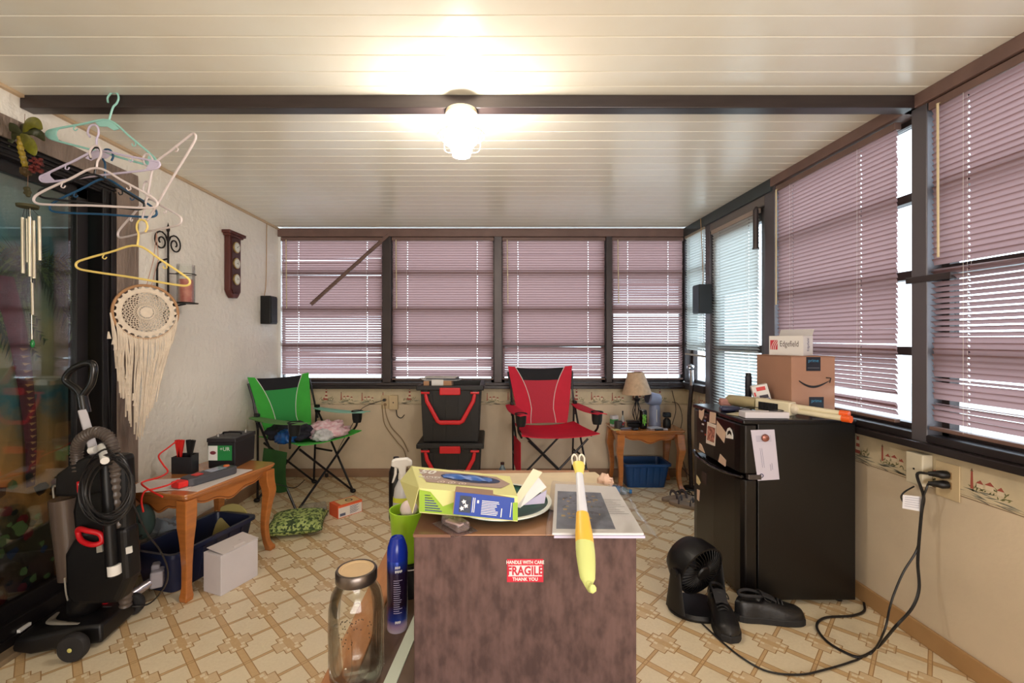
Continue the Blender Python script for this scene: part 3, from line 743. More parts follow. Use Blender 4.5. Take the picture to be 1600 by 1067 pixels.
# ------------------------------------------------------------------ macrame hanging
C = P(229, 488, 2.29); M_cot = mat('cream_cotton', (230, 214, 194), 0.8, mottle=.12, mscale=40, sheen=.3)
ww = Vector((0.62, 0.785, 0)); T = frame(C, ww, (0, 0, 1)); rr = .137
mc = thing('macrame_hanging', 'round cream macrame wall hanging with a long fringe by the door casing', 'wall hanging', C)
cir = lambda r_, z=0, n=48: [(r_*math.cos(2*PI*i/n), r_*math.sin(2*PI*i/n), z) for i in range(n)]
obj('hoop', MB().tube(cir(rr), .007, 8, closed=True, M=T), mat('tan_hoop', (176, 132, 92), .6), mc, sm=True)
obj('hoop_cover', MB().tube(cir(rr-.026), .011, 8, closed=True, M=T, flat=.3), M_cot, mc, sm=True)
pts = MB()
for i in range(26):
    a = 2*PI*i/26; a1 = a+.09; a0 = a-.09
    pts.poly([(math.cos(a0)*(rr-.018), math.sin(a0)*(rr-.018), .003), (math.cos(a1)*(rr-.018), math.sin(a1)*(rr-.018), .003), (math.cos(a)*(rr-.001), math.sin(a)*(rr-.001), .003)], T)
obj('picot_edge', pts, M_cot, mc)
net = MB(); r0, r1 = .036, rr-.032; n = 30
for s_ in (-1, 1):
    for i in range(n):
        a = 2*PI*i/n; net.tube([((r0+(r1-r0)*t/5)*math.cos(a+s_*.95*t/5), (r0+(r1-r0)*t/5)*math.sin(a+s_*.95*t/5), .001*s_) for t in range(6)], .0017, 4, M=T)
for r_ in (.052, .07, .088): net.tube(cir(r_, 0, 36), .0016, 4, closed=True, M=T)
obj('netting', net, M_cot, mc, sm=True)
rg = MB(); rg.tube(cir(.036, .001, 30), .004, 6, closed=True, M=T); rg.lathe([(0, -.001), (.026, -.001), (.026, .002), (0, .003)], 24, T)
for i in range(18): a = i*PI/9; rg.tube([(.026*math.cos(a), .026*math.sin(a), .002), (.034*math.cos(a), .034*math.sin(a), .002)], .002, 4, M=T)
obj('center_medallion', rg, M_cot, mc, sm=True)
rnd = random.Random(11)
for i in range(58):
    f = i/57; a = PI*(1.02+f*.96)
    x0, y0 = math.cos(a)*(rr-.004), math.sin(a)*(rr-.004)
    if f < .12: x0 -= .012; 
    xx = (f-.47); l = .46-1.05*abs(xx)**1.25*.95+rnd.uniform(-.05, .03)
    if f > .7: l = max(.16, l)
    yb = -.20-l*.95 if f > .08 else -.28
    yb = min(yb, y0-.06)
    xe = x0*.62-.025+rnd.uniform(-.008, .008)
    pl = smooth([(x0, y0, .004), (x0*.93+rnd.uniform(-.004, .004), y0-.08, .006+rnd.uniform(-.004, .006)), ((x0+xe)/2+rnd.uniform(-.006, .006), (y0+yb)/2, .004+rnd.uniform(-.006, .01)), (xe, yb, rnd.uniform(-.006, .008))], 4)
    o = obj('fringe_cord', MB().tube(pl, .0034, 5, M=T), M_cot, mc, sm=True)
tl = MB()
for i in range(16):
    f = i/15; p = (-.155+.12*f**.7+rnd.uniform(-.006, .006), -.10-.42*f, .006)
    tl.tube([p, (p[0]+rnd.uniform(-.004, .004), p[1]-.035, .006)], [.003, .009], 6, M=T)
obj('tassels', tl, M_cot, mc, sm=True)
obj('hanging_string', MB().tube([(.0, rr, 0), (.03, rr+.14, .0), (.045, rr+.28, -.01)], .0016, 4, M=T).tube([(.02, rr, 0), (.05, rr+.14, .0), (.045, rr+.28, -.01)], .0016, 4, M=T), mat('pink_string', (196, 150, 130), .7), mc)

# ------------------------------------------------------------------ hangers
def hanger(label, hx, hy, Y, roll, m, yaw=0.0, W=.42, drop=.105, neck=.065, broad=False, r=.0042, hookflip=1, pitch=0.0, group=None):
    p = P(hx, hy, Y)
    e = thing('clothes_hanger', label, 'hanger', p, local=True, group=group)
    e.rotation_euler = Euler((pitch, -roll, yaw), 'XYZ')
    h = W/2; k = hookflip
    hook = smooth([(-.022*k, 0, -.028), (-.028*k, 0, -.008), (-.016*k, 0, .014), (.004*k, 0, .016), (.014*k, 0, .0), (.012*k, 0, -.022), (.002*k, 0, -.042), (0, 0, -neck)], 5)
    obj('hook', MB().tube(hook, r*.85, 8), m, e, sm=True)
    zt = -neck; zb = zt-drop
    body = smooth([(0, 0, zt), (-h*.45, 0, zt-drop*.36), (-h*.86, 0, zt-drop*.72), (-h, 0, zb+.012), (-h*.96, 0, zb-.008), (-h*.7, 0, zb-.012), (0, 0, zb-.010), (h*.7, 0, zb-.012), (h*.96, 0, zb-.008), (h, 0, zb+.012), (h*.86, 0, zt-drop*.72), (h*.45, 0, zt-drop*.36)], 5, closed=True)
    obj('frame', MB().tube(body, r, 8, closed=True), m, e, sm=True)
    if broad:
        T_ = Matrix.Rotation(PI/2, 4, 'X')
        obj('shoulder_gusset', MB().prism([(-.05, zt-.022), (0, zt+.006), (.05, zt-.022), (.03, zt-.034), (0, zt-.026), (-.03, zt-.034)], .004, T_ @ Matrix.Translation((0, 0, -.002))), m, e, bevel=.001)
        for s_ in (-1, 1):
            obj('flat_shoulder', MB().prism([(s_*x, y) for x, y in [(h*.80, zt-drop*.66), (h*.96, zt-drop*.86), (h*1.0, zb+.010), (h*.95, zb-.010), (h*.76, zb-.010), (h*.83, zb+.010), (h*.84, zt-drop*.80)]], .004, T_ @ Matrix.Translation((0, 0, -.002))), m, e, bevel=.001)
    for s_ in (-1, 1):
        x = s_*h*.55; z = zt-drop*.46
        obj('strap_hook', MB().tube(smooth([(x, 0, z), (x+s_*.004, 0, z-.014), (x-s_*.006, 0, z-.018), (x-s_*.012, 0, z-.010)], 4), .0022, 6), m, e, sm=True)
    return e
M_mint, M_lil, M_wht, M_yel, M_navy, M_blk = mat('mint_plastic', (158, 214, 204), .35), mat('lilac_plastic', (206, 196, 220), .35), mat('hanger_white', (222, 210, 210), .35), \
    mat('hanger_yellow', (238, 212, 124), .35), mat('hanger_blue', (34, 82, 120), .35), mat('hanger_black', (30, 30, 34), .35)
hanger('mint green plastic hanger hooked over the dark ceiling beam', 180, 152, 1.78, R(-15), M_mint, W=.45, broad=True, neck=.095, drop=.12)
hanger('lilac plastic hanger with broad flat shoulders under the mint hanger', 148, 202, 1.74, R(7), M_lil, W=.465, broad=True, neck=.085, drop=.085)
hanger('white plastic hanger lowest of the left tangle, in front of the door glass', 152, 235, 1.66, R(-2), M_wht, W=.455, neck=.065, drop=.13)
hanger('black plastic hanger in the left tangle behind the white one', 152, 238, 1.70, R(-7), M_blk, W=.40, neck=.085, drop=.10)
hanger('dark blue plastic hanger at the back of the left tangle', 166, 240, 1.77, R(-3), M_navy, W=.42, neck=.10, drop=.13, hookflip=-1)
hanger('white plastic hanger swung up steeply to the right of the tangle', 230, 246, 1.76, R(50), M_wht, W=.40, neck=.05, drop=.10, yaw=R(-16))
hanger('pinkish white plastic hanger turned side-on against the left wall', 230, 290, 1.80, R(2), M_wht, W=.42, neck=.055, drop=.12, yaw=R(-24))
hanger('yellow plastic hanger hanging lowest, in front of the candle sconce', 220, 350, 1.74, R(-9), M_yel, W=.445, neck=.085, drop=.115, hookflip=-1)

# ------------------------------------------------------------------ wind chime with palm tree
Y0 = 1.74; wc = thing('wind_chime', 'wind chime with a painted palm tree top hanging at the left end of the beam', 'wind chime', P(45, 330, Y0))
obj('cord', MB().tube([P(39, 178, Y0), P(38, 205, Y0)], .0012, 4).tube([P(44, 268, Y0), P(43, 300, Y0)], .0012, 4), mat('cord_brown', (120, 84, 60), .7), wc)
def leafm(pts, w_, m, nm='palm_leaf'):
    mb = MB(); pl = smooth(pts, 5); K = len(pl)
    mb.tube(pl, [max(.0008, w_*math.sin(PI*min(1, (i+.6)/K))**.7) for i in range(K)], 8, flat=.22, up=(0, 1, 0))
    return obj(nm, mb, m, wc, sm=True)
ML1, ML2 = mat('leaf_painted', (122, 122, 32), .4, mottle=.4, mscale=40), mat('leaf_painted_shade', (58, 62, 34), .5, mottle=.3, mscale=40)  # second leaf tone is a darker copy with shade put into its colour
q = lambda x, y, d=0: P(x, y, Y0+d)
leafm([q(36, 208), q(44, 194, -.02), q(56, 192, -.03), q(66, 202, -.04)], .022, ML1)
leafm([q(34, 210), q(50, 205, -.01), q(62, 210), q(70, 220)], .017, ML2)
leafm([q(32, 210), q(42, 220, -.03), q(50, 232, -.04), q(55, 243, -.04)], .024, ML1)
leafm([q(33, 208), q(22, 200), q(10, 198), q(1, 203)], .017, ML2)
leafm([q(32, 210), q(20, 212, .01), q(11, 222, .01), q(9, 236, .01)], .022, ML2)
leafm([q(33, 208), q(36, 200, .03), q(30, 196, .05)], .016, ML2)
tk = smooth([q(32, 214), q(32, 230), q(36, 246), q(40, 262)], 6)
obj('palm_trunk', MB().tube(tk, [.010+.002*math.sin(i*2.2) for i in range(len(tk))], 10), mat('trunk_gold', (176, 150, 52), .45, mottle=.5, mscale=60), wc, sm=True)
obj('trunk_base', MB().ell(q(40, 268), (.018, .018, .018), jit=.3), mat('base_olive', (86, 66, 34), .6, mottle=.4, mscale=50), wc, sm=True)
fl = MB(); rnd = random.Random(3)
for i in range(34):
    c_ = q(57+rnd.uniform(-9, 9), 258+rnd.uniform(-11, 11), rnd.uniform(-.02, .01)); fl.ell(c_, (.008, .008, .006), 6, 4)
obj('red_parrot_flower_cluster', fl, mat('dull_red', (116, 44, 40), .55, mottle=.4, mscale=60), wc, sm=True, label='dull red ornament beside the palm trunk')
mo = MB()
for i in range(14): mo.ell(q(43+rnd.uniform(-3, 3), 300+rnd.uniform(-6, 6)), (.008, .008, .007), 6, 4)
obj('bead_knot', mo, mat('moss', (70, 66, 40), .8), wc, sm=True)
obj('chime_disc', MB().lathe([(0, -.006), (.032, -.006), (.034, .004), (0, .006)], 20, Matrix.Translation(q(43, 322))), mat('moss', (70, 66, 40), .8), wc, sm=True)
M_al = mat('chime_aluminium', (226, 218, 196), .25, metal=.7)
for (x, yt, yb, dy) in ((35, 340, 427, .02), (46, 339, 432, -.025), (52, 345, 435, .0), (61, 338, 407, .02), (42, 342, 410, .04)):
    obj('chime_tube', MB().tube([q(x, yt, dy), q(x+1, yb, dy)], .0062, 12), M_al, wc, sm=True)
    obj('chime_cord', MB().tube([q(43+(x-46)*.4, 325, dy*.4), q(x, yt, dy)], .0008, 4), M_black, wc)
obj('clapper', MB().tube([q(47, 325), q(50, 530)], .0008, 4).tube([q(50, 442), q(51, 492)], .004, 8), M_al, wc)
obj('green_drop', MB().ell(q(51, 537), (.007, .007, .016)), mat('green_glass', (30, 120, 60), .15), wc, sm=True)
# ------------------------------------------------------------------ carved side tables
M_oak = mat('honey_oak', (184, 112, 54), 0.28, mottle=.22, mscale=5, stretch=(2, 2, 9), coat=.3)
M_oaktop = mat('honey_oak_top', (192, 122, 66), 0.22, mottle=.25, mscale=6, coat=.4)
def side_table(label, o, ux, W, D, H, leg=.050, m=M_oak, mt_=M_oaktop, sw=1.0):
    """ux: unit direction of local x; local y = depth away"""
    T = frame((o[0], o[1], 0), ux, (-ux[1], ux[0], 0)); e = thing('side_table', label, 'table', (o[0], o[1], 0))
    hw, hd = W/2, D/2
    def rr_(hw, hd, r, n=5):
        pts = []
        for cx, cy, a0 in ((hw-r, hd-r, 0), (-hw+r, hd-r, PI/2), (-hw+r, -hd+r, PI), (hw-r, -hd+r, 1.5*PI)):
            for i in range(n+1): a = a0+PI/2*i/n; pts.append((cx+r*math.cos(a), cy+r*math.sin(a)))
        return pts
    top = MB()
    for (z0, z1, g) in ((H-.012, H, 0), (H-.020, H-.012, -.004), (H-.032, H-.020, -.016)):
        top.prism(rr_(hw+g, hd+g, .035+g*.5), z1-z0, T @ Matrix.Translation((0, 0, z0)))
    obj('table_top', top, mt_, e, bevel=.004, seg=3)
    ins = .045; ah = .085
    for k, (p0, p1) in enumerate((((-hw+ins, -hd+ins), (hw-ins, -hd+ins)), ((-hw+ins, hd-ins), (hw-ins, hd-ins)), ((-hw+ins, -hd+ins), (-hw+ins, hd-ins)), ((hw-ins, -hd+ins), (hw-ins, hd-ins)))):
        L = math.hypot(p1[0]-p0[0], p1[1]-p0[1]); dx = ((p1[0]-p0[0])/L, (p1[1]-p0[1])/L, 0)
        Ta = T @ frame((p0[0], p0[1], H-.032), dx, (0, 0, 1)) @ Matrix.Translation((0, 0, -.009))
        n = 28; lowr = [(L*i/n, -ah*(.60+.26*math.cos(2*PI*(i/n-.5))*1.0+.10*math.cos(6*PI*(i/n-.5)))) for i in range(n+1)]
        obj('apron', MB().prism([(0, 0)]+lowr+[(L, 0)], .018, Ta), m, e, bevel=.002)
        st_ = [(x, y+.010, .0185) for x, y in lowr[2:-2]]
        obj('carved_edge', MB().tube(st_, .0022, 5, M=Ta).tube([(x, y, -.0005) for x, y, z in st_], .0022, 5, M=Ta), mat('oak_groove', (120, 66, 30), .4), e)
    for sx in (-1, 1):
        for sy in (-1, 1):
            cx, cy = sx*(hw-ins+.004), sy*(hd-ins+.004); mb = MB()
            sec = [(H-.032, .034, 0), (H-.10, .034, 0.002), (H-.16, .031, .010), (H*.52, .024, .002), (H*.30, .019, -.006), (H*.12, .018, .0), (H*.04, .024, .012), (0, .022, .014)]
            pts = smooth([(cx+sx*d*sw, cy+sy*d*sw, z) for z, r_, d in sec], 4); rs = []
            for i in range(len(sec)-1):
                for j in range(4): rs.append(sec[i][1]+(sec[i+1][1]-sec[i][1])*j/4)
            rs.append(sec[-1][1]); vs_ = []; fs = []
            for p, r_ in zip(pts, rs):
                r_ *= .9
                vs_ += [(p.x-r_, p.y-r_, p.z), (p.x+r_, p.y-r_, p.z), (p.x+r_, p.y+r_, p.z), (p.x-r_, p.y+r_, p.z)]
            K = len(pts)
            for i in range(K-1):
                for j in range(4): fs.append((i*4+j, i*4+(j+1) % 4, i*4+4+(j+1) % 4, i*4+4+j))
            fs += [(0, 1, 2, 3), (K*4-4, K*4-3, K*4-2, K*4-1)]
            mb.add(vs_, fs, T); obj('leg', mb, m, e, bevel=.005)
    return e, T
# left table: front corner leg foot (297,935), right leg foot (410,862)
HA = .50
fa = PZ(256, 784, HA); fb = PZ(418, 727, HA)      # near edge of the top, runs into the picture
ux = Vector((0.26, 0.966, 0)).normalized()
tw, td = .585, .42
near = PZ(290, 775, HA)                            # rounded front right corner
cen = near + ux*(tw/2) + Vector((-ux.y, ux.x, 0))*(td/2)
tabA, TA = side_table('honey oak side table with carved apron and curved legs by the left wall', cen, ux, tw, td, HA)
# objects on it (local table coordinates: x along the edge into the room, y toward the wall)
def TL(x, y, z=0): return TA @ Vector((x, y, HA+z))
pp = MB()
pp.box((-.10, -.06, HA+.0010), (.40, .26, .0014), TA, rz=.10); pp.box((-.20, .04, HA+.0026), (.26, .20, .0014), TA, rz=-.35)
M_paper = mat('paper', (222, 214, 210), .7)
obj('paper_sheets', MB().box((-.06, -.08, HA+.0010), (.36, .24, .0014), TA, rz=.06), M_paper, None, loc=TL(-.06, -.08), label='white sheet of paper under the grey meter on the oak table', cat='paper')
obj('paper_sheets', MB().box((-.20, .03, HA+.0030), (.20, .28, .0014), TA, rz=.5), M_paper, None, loc=TL(-.2, .03), label='cream sheet of paper under the red cable on the oak table', cat='paper')
# battery
bt = thing('car_battery', 'black car battery with a green label on the oak table', 'battery', TL(.17, .05))
Tb = Matrix.Translation((-1.505, 2.60, HA))
hx_, hy_ = .078, .105
obj('case', MB().frus((-hx_, -hy_), (hx_, hy_), 0, .145, .004, Tb), mat('battery_black', (26, 24, 30), .5), bt, bevel=.004)
obj('lid', MB().bb((-hx_-.003, -hy_-.003, .145), (hx_+.003, hy_+.003, .168), Tb), mat('battery_lid', (34, 32, 36), .45), bt, bevel=.004)
Tl = Tb @ Matrix(((1, 0, 0, 0), (0, 0, -1, -hy_-.0005), (0, 1, 0, 0), (0, 0, 0, 1)))
lb = obj('label_sticker', MB().bb((-.072, .045, 0), (.060, .128, .0012), Tl), mat('label_green', (34, 132, 66), .5), bt)
obj('label_panel', MB().bb((-.071, .046, .0012), (-.020, .127, .0018), Tl), M_white, lb)
obj('label_emblem', MB().lathe([(0, 0), (.017, 0), (0, .0006)], 18, Tl @ Matrix.Translation((-.045, .088, .0019)) @ Matrix.Diagonal((1, .6, 1, 1))), mat('emblem_maroon', (120, 50, 60), .5), lb)
text('lettering', '+UR', .030, Tl @ Matrix.Translation((.020, .108, .0016)), M_white, lb)
for s_ in (-1, 1): obj('terminal', MB().lathe([(0, 0), (.008, 0), (.007, .016), (0, .016)], 12, Tb @ Matrix.Translation((s_*.045, -.06+.12*(s_ > 0), .168))), mat('lead', (150, 146, 140), .4, metal=.7), bt, sm=True)
obj('carry_handle', MB().tube(smooth([(-.05, .0, .170), (-.045, 0, .180), (.045, 0, .180), (.05, 0, .170)], 5), .005, 6, M=Tb), M_black, bt, sm=True)
# jump starter holder with clamps
js = thing('clamp_holder', 'small black box holding battery clamps on the oak table', 'box', TL(-.13, .12))
Tj = Matrix.Translation((-1.655, 2.42, HA))
o_ = MB(); o_.bb((-.055, -.028, 0), (.055, -.024, .09), Tj); o_.bb((-.055, .024, 0), (.055, .028, .10), Tj); o_.bb((-.055, -.028, 0), (-.051, .028, .09), Tj); o_.bb((.051, -.028, 0), (.055, .028, .10), Tj); o_.bb((-.055, -.028, 0), (.055, .028, .004), Tj)
obj('case', o_, mat('box_black', (30, 31, 36), .4), js, bevel=.003)
def clamp(label, x, m, lean):
    c_ = thing('battery_clamp', label, 'clamp', Tj @ Vector((x, 0, .06)))
    for s_ in (-1, 1):
        obj('handle', MB().prism([(-.008, 0), (.008, 0), (.012, .10), (-.010, .10)], .014, Tj @ Matrix.Translation((x, .007, .078)) @ Matrix.Rotation(s_*.14+lean, 4, 'Y') @ Matrix.Rotation(PI/2, 4, 'X')), m, c_, bevel=.002)
    obj('pivot', MB().tube([Tj @ Vector((x, -.01, .075)), Tj @ Vector((x, .01, .075))], .005, 8), mat('steel', (150, 150, 150), .3, metal=.9), c_)
M_redc = mat('clamp_red', (222, 40, 36), .4)
clamp('red battery clamp standing in the black box', -.030, M_redc, 0)
clamp('black battery clamp standing in the black box', .025, M_black, .05)
# grey meter
mt = thing('battery_tester', 'dark grey handheld battery tester lying at the near edge of the oak table', 'tester', TL(-.05, -.12))
Tm = TA @ Matrix.Translation((-.075, -.100, HA+.002)) @ Matrix.Rotation(R(-7), 4, 'Z')
obj('case', MB().prism([(-.12, -.03), (-.10, -.045), (.12, -.052), (.135, -.04), (.135, .04), (.12, .052), (-.10, .045), (-.12, .03)], .040, Tm), mat('tester_grey', (72, 72, 78), .45), mt, bevel=.007, seg=3)
obj('screen', MB().bb((.0, -.028, .040), (.085, .028, .0415), Tm), mat('lcd', (160, 168, 190), .2), mt)
obj('dial', MB().lathe([(0, 0), (.016, 0), (.013, .006), (0, .006)], 16, Tm @ Matrix.Translation((.108, .005, .040))), mat('orange', (220, 110, 60), .4), mt)
obj('red_end', MB().bb((-.165, -.030, .004), (-.115, .030, .034), Tm), M_redc, mt, bevel=.006)
obj('button', MB().bb((-.075, -.02, .040), (-.035, .02, .043), Tm), M_redc, mt, bevel=.002)
rc = MB()
rc.tube(smooth([P(275, 690, 2.36), P(262, 700, 2.30), P(248, 712, 2.22), P(255, 726, 2.20), P(262, 737, 2.20), P(248, 746, 2.12), P(226, 752, 2.05), P(222, 757, 2.02), P(238, 768, 2.0), P(254, 776, 1.97)], 6), .004, 6)
rc.tube(smooth([P(278, 750, 2.14), P(262, 758, 2.08), P(240, 764, 2.02), P(226, 768, 1.99), P(221, 782, 1.98), P(224, 800, 1.98)], 6), .004, 6)
obj('red_cable', rc, M_redc, None, sm=True, loc=TL(-.2, 0), label='red jumper cable trailing over the near left corner of the oak table', cat='cable')
bc = MB().tube(smooth([P(372, 728, 2.75), P(395, 740, 2.72), P(412, 752, 2.72), P(436, 757, 2.85), P(460, 762, 2.95), P(476, 750, 3.1)], 6), .003, 5)
obj('black_cable', bc, M_cord, None, sm=True, loc=P(412, 752, 2.72), label='thin black cable running from the oak table to the green chair', cat='cable')

# ------------------------------------------------------------------ bins
def bin_(label, T, W, D, H, m, ins=.03, name='storage_bin', open_=True):
    e = thing(name, label, 'bin', T @ Vector((0, 0, 0)))
    mb = MB(); t = .004; hw, hd = W/2, D/2
    def ring(hw, hd, z, r=.03, n=4):
        pts = []
        for cx, cy, a0 in ((hw-r, hd-r, 0), (-hw+r, hd-r, PI/2), (-hw+r, -hd+r, PI), (hw-r, -hd+r, 1.5*PI)):
            for i in range(n+1): a = a0+PI/2*i/n; pts.append((cx+r*math.cos(a), cy+r*math.sin(a), z))
        return pts
    prof = [ring(hw-ins, hd-ins, 0), ring(hw-ins*.1, hd-ins*.1, H), ring(hw+.012, hd+.012, H+.001), ring(hw+.012, hd+.012, H-.018), ring(hw+.008, hd+.008, H-.018), ring(hw+.008, hd+.008, H-.003)]
    inner = [ring(hw-ins-t, hd-ins-t, t), ring(hw-ins*.1-t, hd-ins*.1-t, H)]
    n = len(prof[0]); allr = [prof[0], prof[1]]
    vs_ = []; fs = []
    seq = [inner[0], inner[1], prof[2], prof[3], ring(hw-.001, hd-.001, H-.020), prof[0]]
    for r_ in seq: vs_ += r_
    for i in range(len(seq)-1):
        for j in range(n): fs.append((i*n+j, i*n+(j+1) % n, (i+1)*n+(j+1) % n, (i+1)*n+j))
    fs.append(list(range(n))); fs.append([(len(seq)-1)*n+j for j in range(n)])
    mb.add(vs_, fs, T); obj('body', mb, m, e, sm=True)
    rb = MB()
    for k in range(5):
        x = (-.5+(k+.5)/5)*(W-.1)
        for s_ in (-1, 1): rb = MB(); rb.add([(x-.008, s_*(hd-ins+.001), .02), (x+.008, s_*(hd-ins+.001), .02), (x+.008, s_*(hd+.001), H-.03), (x-.008, s_*(hd+.001), H-.03), (x-.006, s_*(hd-ins+.005), .02), (x+.006, s_*(hd-ins+.005), .02), (x+.006, s_*(hd+.005), H-.03), (x-.006, s_*(hd+.005), H-.03)],
                             [(0,1,2,3),(4,5,6,7),(0,1,5,4),(1,2,6,5),(2,3,7,6),(3,0,4,7)], T); obj('rib', rb, m, e)
    return e
M_bluebin = mat('blue_bin', (24, 66, 118), .35); M_navybin = mat('navy_bin', (28, 34, 62), .35)
Tn = frame(TL(.0, .0, -HA), ux, (-ux.y, ux.x, 0)) @ Matrix.Translation((-.015, .03, 0))
bin_('large open navy plastic bin under the left oak table', Tn, .50, .26, .20, M_navybin)
bin_('bright blue open plastic bin under the table with the lamp', frame(((1012-768)/700*3.66, 3.78, 0), (1, 0, 0), (0, 1, 0)), .37, .25, .20, M_bluebin)
# yellowed pot/hat leaning behind bin
pt = MB(); pt.lathe([(0, 0), (.11, 0), (.12, .004), (.125, .0), (.12, -.008), (0, -.006)], 28, Matrix.Translation(P(355, 822, 2.62)) @ Matrix.Rotation(R(62), 4, 'X'))
obj('round_lid', pt, mat('olive_cream', (190, 176, 110), .4), None, sm=True, loc=P(355, 822, 2.62), label='round olive yellow lid leaning in the navy bin under the left table', cat='lid')
# star-pattern cloth ball left of the bin
sc_ = P(222, 815, 2.10)
e = thing('star_cushion', 'round dark green cushion with black stars under the near end of the left table', 'cushion', sc_-Vector((0, 0, .08)))
obj('cover', MB().ell(sc_, (.052, .05, .082), 24, 16), mat('dark_green_cloth', (38, 62, 62), .7, mottle=.2), e, sm=True)
stp = MB()
for (dx, dz, s_) in ((-.02, .045, .018), (.022, .02, .016), (-.012, -.04, .020), (.02, -.05, .014)):
    nv = Vector((dx/.052, -1, dz/.082)); y = -.05*math.sqrt(max(.05, 1-(dx/.052)**2-(dz/.082)**2))-.0015
    ps = []
    for i in range(10):
        a = PI/2+i*PI/5; r_ = s_ if i % 2 == 0 else s_*.45; ps.append((sc_.x+dx+r_*math.cos(a), sc_.y+y, sc_.z+dz+r_*math.sin(a)))
    stp.poly(ps)
obj('star', stp, M_blackm, e)
# grey shopping bag cloth between table and wall
bg = MB(); c0 = P(262, 836, 2.45); bg.ell(c0, (.10, .07, .09), 24, 14, jit=.5)
obj('grey_bag', bg, mat('grey_plastic_bag', (150, 160, 170), .35, mottle=.3, mscale=20), None, sm=True, loc=c0-Vector((0, 0, .09)), label='crumpled pale grey bag behind the near leg of the left table', cat='bag')
# white carton
bxp = [PZ(308, 922, 0), PZ(345, 931, 0), PZ(402, 899, 0)]
a0, a1, a2 = PZ(345, 932, 0), PZ(403, 899, 0), PZ(308, 915, 0)
dxv = (a1-a0); dyv = Vector((-dxv.y, dxv.x, 0)).normalized(); Wb = dxv.length
T = frame(a0, dxv, dyv)
wbx = thing('white_carton', 'plain white cardboard carton with a loose top flap in front of the left table', 'box', a0)
H_ = .19
obj('carton', MB().bb((0, 0, 0), (Wb, .12, H_), T), mat('white_card', (206, 200, 204), .7, mottle=.06), wbx, bevel=.002)
obj('top_flap', MB().box((Wb/2+.01, .06, H_+.008), (Wb*.96, .115, .002), T, rx=R(6)), mat('white_card2', (214, 206, 204), .7), wbx)
obj('side_flap', MB().box((Wb*.55, .015, H_+.004), (Wb*.3, .02, .002), T, rx=R(20)), mat('white_card2', (214, 206, 204), .7), wbx)
cr = MB(); cr.poly([(Wb*.62, .05, H_+.0165), (Wb*.70, .04, H_+.0155), (Wb*.66, .043, H_+.0155)], T); 
obj('crease', cr, mat('crease_brown', (80, 56, 48), .8), wbx)
# silver vacuum attachment on the floor
va = thing('chrome_attachment', 'clear and silver vacuum attachment lying on the floor behind the vacuum', 'vacuum attachment', PZ(222, 932, 0))
p0, p1 = P(205, 930, 2.0), P(245, 903, 2.10)
obj('tube', MB().tube([p0, p1], .020, 14), mat('chrome', (190, 184, 196), .2, metal=.8), va, sm=True)
obj('clear_head', MB().box(P(246, 902, 2.10), (.05, .07, .075), rz=.5).box(P(244, 886, 2.12), (.035, .05, .04), rz=.5), mat('clear_acrylic', (206, 200, 210), .2, alpha=.5), va, bevel=.008)

# ------------------------------------------------------------------ vacuum cleaner
vc = thing('upright_vacuum', 'black upright bagless vacuum with red trigger and silver trim by the glass door', 'vacuum', PZ(130, 1010, 0))
VY = 1.84
v = lambda x, y, d=0: P(x, y, VY+d)
Th = frame((-1.70, 1.84, 0), Vector((-1.0, -.30, 0)), (.30, -1.0, 0))       # local x: forward (to the door), local z up
Th = Matrix(((-.99, .12, 0, -1.700), (-.12, -.99, 0, 1.845), (0, 0, 1, 0), (0, 0, 0, 1)))
hd = [(-.15, -.11), (-.15, .09), (-.06, .10), (.08, .13), (.155, .11), (.17, 0), (.155, -.11), (.08, -.135), (-.06, -.13)]
hdm = MB(); K = len(hd)
def lay(z, g, xs=1): return [(x*g*xs, y*g, z(x) if callable(z) else z) for x, y in hd]
vs_ = lay(.015, .98)+lay(.035, 1.0)+lay(lambda x: .085-.12*max(0, x), .95)+lay(lambda x: .105-.18*max(0, x), .62)
fs = [list(range(K))[::-1]]
for r_ in range(3):
    for i in range(K): fs.append((r_*K+i, r_*K+(i+1) % K, (r_+1)*K+(i+1) % K, (r_+1)*K+i))
fs.append([3*K+i for i in range(K)])
hdm.add(vs_, fs, Th); obj('cleaner_head', hdm, M_black, vc, bevel=.01, seg=3, sm=True)
tm = MB(); tm.tube(smooth([(-.06, .085, .098), (.04, .06, .094), (.08, .03, .088), (.10, -.03, .084)], 6), [.006+.010*math.sin(PI*min(1, i/18.)) for i in range(19)], 8, M=Th, flat=.35, up=(0, 0, 1))
obj('silver_trim', tm, mat('silver_plastic', (196, 190, 178), .3, metal=.5), vc, sm=True)
tm = MB(); tm.box((.185, .02, .060), (.012, .05, .012), Th); obj('badge', tm, M_white, vc)
obj('red_pedal', MB().prism([(-.03, -.03), (.03, -.035), (.035, .02), (-.025, .03)], .02, Th @ Matrix.Translation((-.06, -.06, .100))), M_red, vc, bevel=.005)
for (px, py, Y_, r_) in ((115, 1002, 1.70, .052), (208, 945, 1.99, .046)):
    c_ = Vector(((px-768)/F*Y_, Y_, r_)); ax = Vector((.12, -.99, 0)).normalized()
    Tw = frame(c_, (0, 0, 1), ax.cross(Vector((0, 0, 1))))
    wl_ = obj('wheel', MB().lathe([(0, -.016), (r_*.9, -.016), (r_, -.008), (r_, .008), (r_*.9, .016), (r_*.5, .018), (0, .014)], 28, Tw), mat('rubber', (32, 30, 31), .7), vc, sm=True)
    obj('hub', MB().lathe([(0, 0.014), (r_*.16, .02), (0, .022)], 14, Tw), mat('hub_dot', (196, 190, 110), .5), wl_)
    obj('hub', MB().lathe([(0, -.022), (r_*.16, -.02), (0, -.014)], 14, Tw), mat('hub_dot', (196, 190, 110), .5), wl_)
